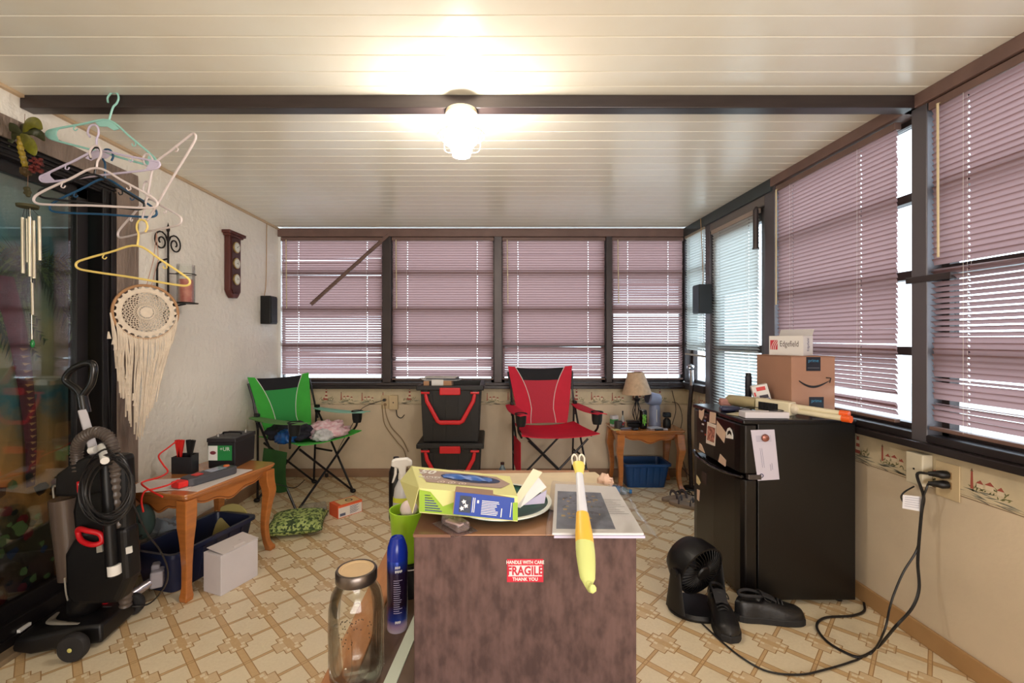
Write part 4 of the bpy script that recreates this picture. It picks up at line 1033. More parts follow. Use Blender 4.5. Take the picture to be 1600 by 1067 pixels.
# yoke and lower body
obj('yoke', MB().tube(smooth([v(122, 955), v(140, 930), v(165, 905)], 5), [.04, .045, .055, .06, .06, .06, .06, .06, .06, .055, .05][:11], 12), M_black, vc, sm=True)
def slab(pts, Y_, d, r=.0): # polygon in picture plane at depth Y_, thickness d
    pl = [(P(x, y, Y_).x, P(x, y, Y_).z) for x, y in pts]
    return MB().prism(pl, d, Matrix(((1, 0, 0, 0), (0, 0, 1, Y_), (0, 1, 0, 0), (0, 0, 0, 1))))
obj('lower_body', slab([(100, 932), (98, 868), (120, 830), (195, 825), (200, 905), (182, 945), (112, 948)], 1.78, .08), M_black, vc, bevel=.02, seg=3)
obj('main_body', slab([(118, 885), (110, 800), (122, 735), (134, 712), (192, 712), (194, 760), (196, 850), (190, 890)], 1.79, .07), M_black, vc, bevel=.02, seg=3)
obj('bin_cap', slab([(83, 777), (85, 742), (105, 728), (134, 712), (158, 720), (160, 770), (128, 777)], 1.78, .09), M_black, vc, bevel=.012, seg=3)
db = P(106, 838, 1.86)
tcy = MB(); a_, b2 = P(101, 778, 1.85), P(112, 902, 1.85); tcy.tube([a_, b2], [.052, .044], 28)
obj('dust_bin', tcy, mat('smoked_plastic', (112, 96, 86), .18, alpha=.62), vc, sm=True)
tcy = MB(); tcy.tube([P(103, 782, 1.85), P(111, 895, 1.85)], [.024, .02], 16); obj('cyclone_core', tcy, M_blackm, vc, sm=True)
obj('bin_latch', MB().tube(smooth([P(84, 778, 1.80), P(83, 762, 1.80), P(88, 760, 1.79), P(89, 772, 1.79)], 4), .003, 6).tube(smooth([P(101, 903, 1.79), P(103, 925, 1.79), P(106, 938, 1.80)], 4), .003, 6), mat('silver_plastic', (196, 190, 178), .3, metal=.5), vc, sm=True)
bdg = slab([(119, 753), (134, 751), (135, 768), (120, 770)], 1.775, .01); obj('red_badge', bdg, M_red, vc, bevel=.002)
obj('badge_letter', slab([(122, 756), (131, 755), (131, 765), (123, 766)], 1.7735, .002), M_white, vc)
hl = smooth([v(122, 832, -.06), v(124, 826, -.07), v(136, 829, -.08), v(156, 834, -.07), v(159, 846, -.07), v(145, 851, -.08), v(128, 845, -.07)], 5, closed=True)
obj('red_carry_handle', MB().tube(hl, .010, 10, closed=True), M_red, vc, sm=True)
obj('release_clip', slab([(150, 848), (158, 846), (160, 862), (151, 864)], 1.775, .01), mat('silver_plastic', (196, 190, 178), .3, metal=.5), vc)
# wand tube, upper neck, handle loop
obj('wand_neck', MB().tube([P(151, 720, 1.83), P(128, 640, 1.83)], [.021, .020], 4), mat('wand_grey', (178, 174, 178), .35), vc, bevel=.004)
obj('wand', MB().tube([P(176, 900, 1.77), P(170, 800, 1.77), P(163, 690, 1.78)], [.022, .020, .019], 14), M_black, vc, sm=True)
obj('wand_band', MB().tube([P(179, 897, 1.768), P(178, 882, 1.768)], .0232, 14), M_white, vc, sm=True)
hp = [v(131, 642), v(127, 620), v(120, 608), v(106, 598), v(103, 590), v(112, 578), v(128, 569), v(142, 567), v(147, 576), v(143, 598), v(134, 612), v(127, 620)]
obj('handle_loop', MB().tube(smooth(hp, 5), .0135, 10), mat('gloss_black', (22, 22, 24), .2), vc, sm=True)
obj('handle_base', MB().tube([v(133, 645), v(128, 618)], [.021, .019], 12), mat('gloss_black', (22, 22, 24), .2), vc, sm=True)
hs_ = smooth([P(123, 735, 1.80), P(120, 705, 1.80), P(128, 685, 1.79), P(150, 675, 1.78), P(170, 684, 1.78), P(178, 708, 1.78), P(180, 740, 1.79), P(184, 800, 1.80), P(195, 860, 1.82), P(198, 900, 1.84), P(196, 945, 1.86)], 22)
nseg = []; 
for i in range(len(hs_)): nseg.append(.0205+(.0022 if i % 4 < 2 else -.0022))
obj('ribbed_hose', MB().tube(hs_, nseg, 14), mat('hose_brown_grey', (84, 74, 68), .35), vc, sm=True)
# cord wound in a bundle
M_vc = mat('vacuum_cord', (28, 26, 28), .4)
rnd = random.Random(2); cd_ = MB(); pts = []
for k in range(13):
    cx, cy = 168+rnd.uniform(-4, 4), 762+rnd.uniform(-5, 5); rx, ry = 38+rnd.uniform(-7, 7), 50+rnd.uniform(-9, 6); ph = rnd.uniform(0, .5)
    for i in range(14): a = PI/2+2*PI*i/14; pts.append(P(cx+rx*math.cos(a)+ph*8*math.sin(a), cy-ry*math.sin(a), 1.70+.018*math.sin(k*2.1)+.012*math.cos(a*2)))
cd_.tube(smooth(pts, 3), .0036, 6)
obj('wound_cord', cd_, M_vc, vc, sm=True)
obj('cord_hook', MB().tube([P(158, 697, 1.76), P(164, 720, 1.66)], [.012, .014], 10), M_white, vc, sm=True)
obj('hose_clip', MB().tube([P(141, 704, 1.76), P(150, 702, 1.76)], .014, 10), M_white, vc, sm=True)
obj('white_tag', slab([(196, 856), (204, 854), (205, 864), (197, 866)], 1.775, .008), M_white, vc)
cc = MB().tube(smooth([P(200, 770, 1.71), P(228, 830, 1.75), P(250, 860, 1.80), P(262, 890, 1.86), P(258, 915, 1.92), P(235, 942, 1.98), P(205, 948, 1.95), P(160, 948, 1.85)], 6), .0032, 6)
obj('loose_cord', cc, M_vc, vc, sm=True)

# ------------------------------------------------------------------ camping chairs
def camp_chair(label, o, f, m1, m2, mdark, mm, zb=.905, arm1=None, arm2=None, bw=.27, sh=.45):
    f = Vector((f[0], f[1], 0)).normalized(); x = Vector((f.y, -f.x, 0))
    T = Matrix(((x.x, f.x, 0, o[0]), (x.y, f.y, 0, o[1]), (0, 0, 1, 0), (0, 0, 0, 1)))
    e = thing('camping_chair', label, 'chair', (o[0], o[1], 0))
    st = mat('chair_tube', (30, 28, 32), .35, metal=.4); r_ = .0085
    def tb(nm, pts, k=1, r_=r_): return obj(nm, MB().tube(smooth(pts, k) if k > 1 else pts, r_, 8, M=T), st, e, sm=True)
    fw, fd = .255, .23
    for s_ in (-1, 1):
        tb('leg', [(s_*fw, fd, .015), (-s_*(fw-.03), fd-.01, sh-.01)])                # front cross
        tb('leg', [(s_*fw, -fd, .015), (-s_*(fw-.05), -fd+.01, sh-.02)])              # rear cross
        tb('leg', [(s_*fw, fd, .015), (s_*(fw+.012), -fd+.03, sh+.16)])                # side: front foot to rear joint
        tb('leg', [(s_*(fw-.005), -fd, .015), (s_*(fw+.005), -fd+.02, sh+.17)])          # rear post
        tb('side_bar', [(s_*fw, -fd+.015, .30), (s_*(fw+.005), -.02, .30)])
        tb('back_post', [(s_*(fw+.012), -fd+.03, sh+.10), (s_*(fw+.008), -fd-.03, sh+.30), (s_*bw, -fd-.085, zb-.03)])
        tb('arm_post', [(s_*(fw+.01), fd-.06, sh+.00), (s_*(fw+.045), fd-.01, sh+.07), (s_*(fw+.04), fd+.005, sh+.17)], 5)
        for (yy, xx) in ((fd, s_*fw), (-fd, s_*fw)):
            obj('foot', MB().ell((xx, yy, .016), (.022, .026, .016), 12, 8, M=T), M_black, e, sm=True)
        for (xx, yy, zz) in ((s_*(fw+.01), -fd+.03, sh+.16), (s_*(fw+.012), -fd+.02, sh+.20)):
            obj('joint', MB().box((xx, yy, zz), (.028, .045, .026), T), M_black, e, bevel=.006)
    obj('joint', MB().box((0, fd, .205), (.02, .02, .03), T), M_black, e, bevel=.004)
    # arm slings
    for s_, am in ((-1, arm1 or m1), (1, arm2 or m1)):
        def fn(u, v_): 
            y = -fd+.0+u*(2*fd+.13); wv = .036+.018*math.sin(PI*min(1, u*1.1))
            return (s_*(fw+.025)+(v_-.5)*2*wv, y, sh+.190-.012*math.sin(PI*u)+.010*u-.006*(2*v_-1)**2)
        ar = obj('armrest', MB().grid(fn, 14, 6, T, off=(0, 0, -.006)), am, e, sm=True)
        cx, cy = s_*(fw+.03), fd+.015
        obj('cup_ring', MB().tube([(cx+.042*math.cos(i*PI/12), cy+.042*math.sin(i*PI/12), sh+.190) for i in range(24)], .005, 6, closed=True, M=T), mdark, e, sm=True)
        obj('cup_net', MB().lathe([(.041, 0), (.037, -.06), (.030, -.088), (0, -.09)], 18, T, c=(cx, cy, sh+.188), cap=False), mat('net_black', (34, 36, 36), .7, alpha=.42), e, sm=True)
    # seat
    def seatf(u, v_):
        xx = (v_-.5)*2; wv = .255+.035*u**4; y = -fd+.02+u*(2*fd+.04)
        return (xx*wv, y, sh+.03-.035*(1-xx*xx)*math.sin(PI*(.15+.75*u))+.03*max(0, u-.5)*0+.012*abs(xx)**3)
    obj('seat', MB().grid(seatf, 16, 16, T, off=(0, 0, -.006)), m1, e, sm=True)
    # backrest: panels between side wings
    z0 = sh+.03
    def wid(t): return .165+.11*t**1.3 if t < .95 else .165+.11*t**1.3
    def backp(t, xx): # t 0 bottom..1 top, xx -1..1
        w_ = (.195+(bw-.195)*t**.8); y = -fd+.035-.125*t-.030*(1-xx*xx)*(1-.3*t); return (xx*w_, y, z0+(zb-z0)*t+.018*abs(xx)**2*t)
    inner = .56
    def panel(nm, a, b, x0, x1, m_, nu=12, nv=8, y=0.0):
        return obj(nm, MB().grid(lambda u, v_: Vector(backp(a+(b-a)*u, x0+(x1-x0)*v_))+Vector((0, y, 0)), nu, nv, T, off=(0, -.005, 0)), m_, e, sm=True)
    def edge(t): return .42+.26*(t-.25)**2*2.4 if t > .25 else .42+.5*(.25-t)
    for s_ in (-1, 1):
        obj('side_wing', MB().grid(lambda u, v_: Vector(backp(u, s_*(edge(u)+(1-edge(u))*v_))), 14, 5, T, off=(0, -.006, 0)), m1, e, sm=True)
        obj('piping', MB().tube([Vector(backp(i/16, s_*edge(i/16)))+Vector((0, .003, 0)) for i in range(17)], .0028, 5, M=T), mat('piping_white', (226, 226, 220), .6), e, sm=True)
    obj('mesh_panel', MB().grid(lambda u, v_: Vector(backp(u*.77, (v_*2-1)*edge(u*.77))), 12, 10, T, off=(0, -.005, 0)), m2, e, sm=True)
    obj('head_band', MB().grid(lambda u, v_: Vector(backp(.77+.215*u, (v_*2-1)*edge(.77+.22*u)))+Vector((0, .002, 0)), 5, 10, T, off=(0, -.006, 0)), mdark, e, sm=True)
    for s_ in (-1, 1):
        obj('back_strut', MB().tube([T @ Vector((0, -fd-.01-.035, z0+.02)), T @ Vector((s_*.20, -fd-.075, z0+.20))], .006, 6), st, e)
    return e, T
MG, MG2 = mat('green_fabric', (62, 178, 60), .7, mottle=.1, mscale=12), mat('green_mesh', (44, 150, 70), .7)
MR, MR2 = mat('red_fabric', (206, 14, 52), .7, mottle=.1, mscale=12), mat('red_mesh', (190, 40, 62), .75, mottle=.12, mscale=200)
MDK = mat('dark_fabric', (20, 20, 26), .8)
MAQ = mat('pale_aqua_green', (140, 196, 178), .7)  # paler, bluer green than the seat fabric, for one armrest
chg, TG = camp_chair('green camping chair with black head band piled with clothes, left back corner', (-1.43, 3.46), (.866, -.5), MG, MG2, MDK, None, zb=.915, sh=.455, arm1=MAQ, arm2=mat('olive_green_fabric', (86, 132, 72), .7))
chr_, TRd = camp_chair('red camping chair with black head band against the back wall', (.46, 3.50), (.14, -1), MR, MR2, MDK, None, zb=.975, sh=.495, bw=.28)
# hanging pocket of the green chair
obj('side_pocket', MB().grid(lambda u, v_: TG @ Vector((.285+.012*math.sin(PI*u), -.10+.26*v_, .43-.27*u-.03*math.sin(PI*v_)*u)), 8, 8, off=(.01, -.01, 0)), mat('pocket_green', (36, 92, 34), .8, mottle=.3), chg, sm=True)
obj('side_pocket', MB().grid(lambda u, v_: TRd @ Vector((.275, -.08+.24*v_, .46-.22*u-.03*math.sin(PI*v_)*u)), 8, 8, off=(.006, -.01, 0)), MR, chr_, sm=True)
# clothes on green chair
def cloth_pile(name, label, cat, T, c, r_, m, seed, am=.35, fr=3.2):
    mb = MB(); vs_ = []; fs = []; n, k = 40, 22
    for i in range(k+1):
        t = PI*i/k
        for j in range(n):
            a = 2*PI*j/n; d = Vector((math.sin(t)*math.cos(a), math.sin(t)*math.sin(a), math.cos(t)))
            q_ = d*1.0; nn = noise.fractal(Vector((q_.x*fr*.5+seed, q_.y*fr, q_.z*fr)), .9, 2.2, 4)
            rd = noise.ridged_multi_fractal(Vector((q_.x*2.2+seed, q_.y*2.2, q_.z*1.5)), .9, 2.1, 3, 1, 2)*.10
            s_ = 1+am*nn+rd*.8
            p = Vector((d.x*r_[0]*s_, d.y*r_[1]*s_, max(-.35, d.z)*r_[2]*s_))
            vs_.append(Vector(c)+p)
    for i in range(k):
        for j in range(n): j2 = (j+1) % n; fs.append((i*n+j, (i+1)*n+j, (i+1)*n+j2, i*n+j2))
    mb.add(vs_, fs, T); return obj(name, mb, m, None, sm=True, loc=T @ Vector((c[0], c[1], c[2]-r_[2]*.35)), label=label, cat=cat, ang=180)
cloth_pile('pink_shirt', 'crumpled pink patterned garment on the green chair seat', 'clothing', TG, (-.10, .12, .505), (.13, .15, .07), mat('pink_cloth', (214, 156, 168), .8, c2=(236, 216, 220), mscale=26, bump=.4, bscale=30), 3)
cloth_pile('grey_garment', 'pale grey crumpled garment at the front of the green chair seat', 'clothing', TG, (.02, .215, .495), (.07, .06, .05), mat('white_cloth', (204, 204, 206), .8, mottle=.2, mscale=30), 8)
cloth_pile('dark_clothes', 'black and navy crumpled garment on the green chair seat', 'clothing', TG, (.13, -.02, .515), (.13, .15, .085), mat('navy_cloth', (26, 28, 44), .75, c2=(14, 12, 18), mscale=14, bump=.4, bscale=30), 5)
cloth_pile('blue_bag', 'shiny blue crumpled bag spilling off the near side of the green chair', 'bag', TG, (.24, .08, .505), (.055, .07, .06), mat('blue_satin', (20, 96, 168), .3, c2=(10, 44, 100), mscale=24), 9)

# ------------------------------------------------------------------ pillow, tissue box, plastic clamshell
def leaf_print():
    m = bpy.data.materials.new('leaf_print'); m.use_nodes = True; nt = m.node_tree; b = nt.nodes['Principled BSDF']; b.inputs['Roughness'].default_value = .8
    tc = nt.nodes.new('ShaderNodeTexCoord'); vo = nt.nodes.new('ShaderNodeTexVoronoi'); vo.inputs['Scale'].default_value = 75
    nz = nt.nodes.new('ShaderNodeTexNoise'); nz.inputs['Scale'].default_value = 12
    nt.links.new(tc.outputs['Object'], vo.inputs['Vector']); nt.links.new(tc.outputs['Object'], nz.inputs['Vector'])
    cr = nt.nodes.new('ShaderNodeValToRGB'); e = cr.color_ramp.elements; e[0].position = .25; e[0].color = rgb((48, 66, 36)); e[1].position = .62; e[1].color = rgb((160, 176, 104)); q_ = e.new(.45); q_.color = rgb((104, 126, 62))
    sp = nt.nodes.new('ShaderNodeSeparateColor'); nt.links.new(vo.outputs['Color'], sp.inputs[0]); nt.links.new(sp.outputs[0], cr.inputs[0]); nt.links.new(cr.outputs[0], b.inputs['Base Color']); return m
Mlf = leaf_print()
pa, pb, pc, pd = PZ(405, 857, 0), PZ(500, 850, 0), PZ(523, 812, 0), PZ(437, 800, 0)
cen_ = (pa+pb+pc+pd)/4
Tp = frame((cen_.x-.01, cen_.y, 0), (.96, .22, 0), (-.22, .96, 0))
def pil(u, v_, s_):
    x, y = u*2-1, v_*2-1; t = ((1-abs(x)**2.6)*(1-abs(y)**2.6)); sx = 1-.09*(1-abs(y)**2)*0-.06*(1-y*y)*abs(x)
    h = .055*max(0, t)**.42; wr_n = .005*noise.noise(Vector((x*4, y*4, 1)))*t
    return (x*.17*(1-.07*(1-y*y)), y*.155*(1-.07*(1-x*x)), .050+s_*h*(1.15 if s_ > 0 else .85)+wr_n)
pm = MB(); pm.grid(lambda u, v_: pil(u, v_, 1), 26, 26, Tp); pm.grid(lambda u, v_: pil(u, v_, -1), 26, 26, Tp)
e = thing('leaf_pillow', 'small green leaf-print cushion on the floor in front of the green chair', 'cushion', (cen_.x, cen_.y, 0))
obj('cover', pm, Mlf, e, sm=True, ang=180)
edge_ = [Tp @ Vector(pil(u, v_, 1)) for u, v_ in [(i/12, 0) for i in range(12)]+[(1, i/12) for i in range(12)]+[(1-i/12, 1) for i in range(12)]+[(0, 1-i/12) for i in range(12)]]
obj('seam', MB().tube(edge_, .003, 5, closed=True), mat('seam_green', (60, 84, 44), .8), e, sm=True)
a0, a1 = PZ(528, 811, 0), PZ(566, 799, 0); dxv = a1-a0; dyv = Vector((-dxv.y, dxv.x, 0)).normalized()
T = frame(a0, dxv, dyv); L = dxv.length
tb = thing('snack_box', 'small orange and white printed carton on the floor behind the leaf cushion', 'box', a0)
obj('carton', MB().bb((0, 0, 0), (L, .12, .085), T), mat('orange_card', (226, 96, 52), .55), tb, bevel=.0015)
obj('white_panel', MB().bb((.004, -.0006, .004), (L-.004, 0, .070), T), mat('card_white', (228, 220, 212), .6), tb)
obj('top_panel', MB().bb((.03, .012, .085), (L-.008, .108, .0856), T), mat('card_cream', (226, 196, 140), .6), tb)
obj('top_mark', MB().lathe([(.018, 0), (.026, 0), (.026, .0004), (.018, .0004)], 20, T @ Matrix.Translation((L*.62, .06, .0858)), cap=False), M_black, tb)
tx = MB()
for i in range(9): tx.bb((L*.48, -.0010, .062-.006*i), (L*.86-.01*(i % 3), -.0006, .0645-.006*i), T)
tx.bb((L*.08, -.001, .012), (L*.30, -.0006, .03), T)
obj('printed_lines', tx, mat('print_slate', (90, 96, 120), .6), tb)
ps = MB(); T2 = frame(PZ(468, 812, 0), (.9, .35, 0), (-.35, .9, 0)); ps.frus((0, 0), (.17, .15), 0, .055, -.01, T2)
obj('clear_clamshell', ps, mat('clear_pet', (240, 240, 240), .08, alpha=.16), None, bevel=.008, loc=T2 @ Vector((0, 0, 0)), label='clear empty plastic clamshell between the cushion and the orange carton', cat='container')
# ------------------------------------------------------------------ storage totes
M_tote = mat('tote_black', (18, 17, 19), .5, mottle=.1)
def tote(label, x0, x1, y0, y1, z0, z1, lid):
    e = thing('storage_tote', label, 'storage tote', ((x0+x1)/2, (y0+y1)/2, z0))
    mb = MB(); t = .006; g = .018
    def rg(i, z): return [(x0+i, y0+i, z), (x1-i, y0+i, z), (x1-i, y1-i, z), (x0+i, y1-i, z)]
    seq = [rg(g+t, z0+t), rg(t, z1-.004), rg(0, z1-.004), rg(g, z0)]
    vs_ = sum(seq, []); fs = [(i*4+j, i*4+(j+1) % 4, (i+1)*4+(j+1) % 4, (i+1)*4+j) for i in range(3) for j in range(4)]+[(0, 1, 2, 3), (12, 13, 14, 15)]
    mb.add(vs_, fs); obj('body', mb, M_tote, e, bevel=.006)
    for k in range(4):
        x = x0+(x1-x0)*(.18+.213*k); obj('rib', MB().add([(x-.012, y0+g-.006, z0+.02), (x+.012, y0+g-.006, z0+.02), (x+.012, y0-.004, z1-.07), (x-.012, y0-.004, z1-.07), (x-.012, y0+g+.01, z0+.02), (x+.012, y0+g+.01, z0+.02), (x+.012, y0+.01, z1-.07), (x-.012, y0+.01, z1-.07)],
            [(0,1,2,3),(4,5,6,7),(0,1,5,4),(1,2,6,5),(2,3,7,6),(3,0,4,7)]), M_tote, e)
    for k in range(5):
        y = y0+(y1-y0)*(.12+.19*k); obj('rib', MB().add([(x1-g+.004, y-.012, z0+.02), (x1-g+.004, y+.012, z0+.02), (x1+.004, y+.012, z1-.06), (x1+.004, y-.012, z1-.06), (x1-g-.01, y-.012, z0+.02), (x1-g-.01, y+.012, z0+.02), (x1-.01, y+.012, z1-.06), (x1-.01, y-.012, z1-.06)],
            [(0,1,2,3),(4,5,6,7),(0,1,5,4),(1,2,6,5),(2,3,7,6),(3,0,4,7)]), M_tote, e)
    r_ = .028
    for nm, a, b in (('rim', (x0-r_, y0-r_, z1-.035), (x1+r_, y0+.004, z1)), ('rim', (x0-r_, y1-.004, z1-.035), (x1+r_, y1+r_, z1)), ('rim', (x0-r_, y0+.004, z1-.035), (x0+.004, y1-.004, z1)), ('rim', (x1-.004, y0+.004, z1-.035), (x1+r_, y1-.004, z1))):
        obj(nm, MB().bb(a, b), M_tote, e, bevel=.006)
    if lid: obj('lid', MB().bb((x0-r_+.006, y0-r_+.006, z1-.004), (x1+r_-.006, y1+r_-.006, z1+.006)), M_tote, e, bevel=.003)
    xm = (x0+x1)/2; yf = y0-r_-.004
    obj('red_latch', MB().bb((xm-.078, yf-.008, z1-.068), (xm+.078, yf+.03, z1-.014)), M_red, e, bevel=.006)
    zt = z1-.055; hx = .185; zb_ = z1-.275; bx_ = .092; yh = y0-.022
    hp_ = [(-hx, zt), (-hx+.012, zt-.06), (-bx_, zb_+.01), (-bx_+.02, zb_), (bx_-.02, zb_), (bx_, zb_+.01), (hx-.012, zt-.06), (hx, zt)]
    obj('handle', MB().tube([(xm+x, yh, z) for x, z in hp_], [.012, .015, .016, .017, .017, .016, .015, .012], 8, flat=.6, up=(0, 1, 0)), M_red, e, bevel=0, sm=True)
    for s_ in (-1, 1):
        obj('handle_mount', MB().box((xm+s_*hx, y0-.012, zt+.002), (.044, .03, .036)), M_tote, e, bevel=.004)
        obj('handle_pin', MB().tube([(xm+s_*hx-.032, y0-.024, zt+.002), (xm+s_*hx+.032, y0-.024, zt+.002)], .009, 8), M_red, e, sm=True)
    return e
tote('open black tote with red handle, upper of the two stacked', -.535, -.085, 3.37, 3.82, .445, .872, False)
tote('closed black tote with red handle, lower of the two stacked', -.535, -.085, 3.37, 3.82, .0, .436, True)
tc_ = thing('parcel_box', 'small tan carton with white label sticking out of the open black tote', 'box', (-.415, 3.52, .46))
obj('carton', MB().box((-.415, 3.52, .68), (.215, .16, .44)), mat('kraft', (186, 140, 104), .7, mottle=.1), tc_, bevel=.002)
obj('label_sticker', MB().box((-.415, 3.439, .885), (.09, .001, .05)), M_white, tc_); obj('tape', MB().box((-.47, 3.439, .87), (.018, .001, .06)), M_black, tc_)
for k, (dx, dy, rz, c_) in enumerate(((-.0, .0, .1, (206, 204, 200)), (.04, .02, -.22, (190, 194, 198)), (-.03, .01, .35, (214, 210, 204)), (.02, -.01, .02, (70, 72, 80)), (.0, .02, -.1, (212, 210, 206)))):
    obj('envelope', MB().box((-.40+dx, 3.52+dy, .903+k*.0045), (.25, .14, .0035), rz=rz, rx=.03), mat('envelope_%d' % k, c_, .7), None, loc=(-.40+dx, 3.52+dy, .902+k*.0045),
        label=['white envelope at the bottom of the loose mail on the black tote', 'bluish envelope in the loose mail on the black tote', 'cream envelope turned askew in the mail on the black tote', 'dark leaflet near the top of the mail on the black tote', 'topmost white envelope on the mail on the black tote'][k], cat='envelope', group='loose mail on the tote')
# outlets and cables on the back wall
def plate(name, label, T, w_, h, d, m, cat='outlet'):
    e = thing(name, label, cat, T @ Vector((0, 0, 0))); obj('plate', MB().bb((-w_/2, -d, -h/2), (w_/2, 0, h/2), T), m, e, bevel=.003); return e
M_ivory = mat('ivory_plastic', (206, 184, 146), .45, mottle=.08); M_ivory2 = mat('ivory_box', (214, 204, 180), .45, mottle=.08)
def TB(px, py): p = P(px, py, YB); return Matrix.Translation((p.x, YB-.0018, p.z))
e = plate('wall_outlet', 'ivory outlet plate with two cords on the back wall', TB(602, 628), .075, .12, .004, M_ivory)
for dz in (.02, -.022): obj('socket', MB().lathe([(0, 0), (.014, 0), (.014, .003), (0, .003)], 16, TB(602, 628) @ Matrix.Translation((0, -.004, dz)) @ Matrix.Rotation(PI/2, 4, 'X')), mat('ivory_dark', (150, 120, 84), .5), e)
obj('plug', MB().tube([P(601, 625, YB-.006), P(600, 625, YB-.04)], .013, 10), M_black, e, sm=True)
T = TB(616, 628); e = plate('wall_switch_box', 'ivory surface box beside the outlet on the back wall', T, .075, .125, .04, M_ivory)
obj('screw_hole', MB().lathe([(0, 0), (.006, 0), (0, .001)], 10, T @ Matrix.Translation((.0, -.040, 0)) @ Matrix.Rotation(PI/2, 4, 'X')), M_black, e)
kb = lambda pts, r_, m, label, nm='cable': obj(nm, MB().tube(smooth(pts, 6), r_, 6), m, None, sm=True, loc=pts[-1], label=label, cat='cable')
kb([P(597, 632, YB-.012), P(598, 645, YB-.02), P(602, 665, YB-.02), P(620, 690, YB-.02), P(632, 705, YB-.02), P(637, 735, YB-.03)], .004, mat('cable_tan', (150, 126, 96), .6), 'tan cable drooping from the back wall outlet toward the totes')
kb([P(601, 632, YB-.012), P(604, 650, YB-.02), P(612, 668, YB-.02), P(628, 686, YB-.02), P(638, 706, YB-.03)], .004, mat('cable_tan', (150, 126, 96), .6), 'second tan cable looping beside the first from the back wall outlet')
kb([P(600, 625, YB-.04), P(590, 628, YB-.06), P(575, 633, 3.85), P(562, 642, 3.75), P(548, 668, 3.70), P(535, 690, 3.66), P(524, 712, 3.70)], .0028, M_cord, 'black cord running from the back wall outlet over the green chair arm')
kb([P(619, 640, YB-.025), P(621, 650, YB-.04), P(627, 653, YB-.05), P(632, 648, YB-.05)], .004, M_cord, 'short black cord end hooking below the back wall switch box')

# ------------------------------------------------------------------ back right table, lamp and clutter
HB = .49
tabB, TBt = side_table('honey oak side table carrying the lamp in the back right corner', (1.275, 3.745), Vector((1, 0, 0)), .56, .36, HB, sw=1.0)
zB = HB+.0005
def at(px, Y): return ((px-768)/F*Y, Y)
lx, ly = at(995, 3.82)
lm = thing('table_lamp', 'table lamp with mottled tan cone shade and black cage base', 'lamp', (lx, ly, zB))
M_li = mat('lamp_iron', (34, 34, 44), .4, metal=.3)
obj('base', MB().lathe([(0, zB), (.055, zB), (.05, zB+.008), (.012, zB+.018), (0, zB+.02)], 24, c=(lx, ly, 0)), M_li, lm, sm=True)
for k in range(6):
    a = k*PI/3; pr = [(.008, .02), (.030, .07), (.036, .11), (.022, .16), (.010, .20)]
    obj('cage_wire', MB().tube(smooth([(lx+r_*math.cos(a+z*5), ly+r_*math.sin(a+z*5), zB+z) for r_, z in pr], 4), .0035, 6), M_li, lm, sm=True)
obj('cup', MB().lathe([(0, .195), (.018, .20), (.032, .225), (.014, .23), (.010, .245), (.010, .30), (0, .30)], 20, c=(lx, ly, zB)), M_li, lm, sm=True)
Ts = Matrix.Translation((lx, ly, zB+.265)) @ Matrix.Rotation(R(-3), 4, 'Y')
obj('shade', MB().lathe([(.122, 0), (.066, .182), (.064, .182), (.120, 0)], 40, Ts, cap=False), mat('mottled_shade', (206, 176, 146), .7, mottle=.2, mscale=30), lm, sm=True)
# energy drink can
cx, cy = at(1005, 3.66)
cn = thing('drink_can', 'tall black energy drink can with three jagged green stripes', 'can', (cx, cy, zB))
obj('can', MB().lathe([(0, 0), (.022, 0), (.029, .008), (.030, .02), (.030, .135), (.026, .148), (.024, .152), (0, .150)], 28, c=(cx, cy, zB)), mat('can_black', (16, 18, 20), .25, metal=.4), cn, sm=True)
cm_ = MB()
for k, (x, h0, h1) in enumerate(((-.011, .045, .118), (0, .030, .122), (.011, .048, .116))):
    for j in range(6):
        za, zb2 = h0+(h1-h0)*j/6, h0+(h1-h0)*(j+1)/6; wj = .0022+.0016*((j*7+k) % 3)*.5
        y = cy-math.sqrt(.0305**2-x*x)-.0004; ox = .0012*math.sin(j*2.4+k)
        cm_.poly([(cx+x-wj+ox, y, zB+za), (cx+x+wj+ox, y, zB+za), (cx+x+wj*.8, y, zB+zb2), (cx+x-wj*.8, y, zB+zb2)])
obj('claw_stripes', cm_, mat('neon_green', (130, 214, 60), .4), cn)
obj('can_top', MB().lathe([(0, .1502), (.022, .1502), (.024, .153), (.0245, .1515)], 24, c=(cx, cy, zB)), mat('tin', (190, 190, 194), .25, metal=.9), cn, sm=True)
cx, cy = at(1023, 3.80)
gd = thing('grey_elbow_device', 'grey-blue elbow shaped nozzle device behind the black can', 'device', (cx, cy, zB)); Mgd = mat('blue_grey_plastic', (140, 150, 182), .35)
obj('column', MB().lathe([(0, 0), (.052, 0), (.050, .02), (.046, .06), (.044, .15), (.040, .17), (0, .175)], 28, c=(cx, cy, zB)), Mgd, gd, sm=True)
obj('barrel', MB().tube([(cx+.045, cy, zB+.215), (cx+.03, cy, zB+.215), (cx-.045, cy-.02, zB+.23), (cx-.062, cy-.024, zB+.235)], [.038, .052, .054, .050], 24), Mgd, gd, sm=True)
obj('neck', MB().tube([(cx, cy, zB+.15), (cx+.008, cy, zB+.20)], .038, 20), Mgd, gd, sm=True)
obj('mouth', MB().tube([(cx-.062, cy-.024, zB+.235), (cx-.066, cy-.026, zB+.2362)], .042, 20), mat('grey_dark', (70, 74, 92), .5), gd, sm=True)
obj('painted_highlight', MB().tube([(cx, cy-.046, zB+.01), (cx, cy-.046, zB+.14)], .003, 6), M_white, gd)  # white strip on the column, a highlight put in as geometry
cx, cy = at(1042, 3.70)
bc_ = thing('black_camera', 'small black two-part camera on a round base at the right end of the lamp table', 'camera', (cx, cy, zB))
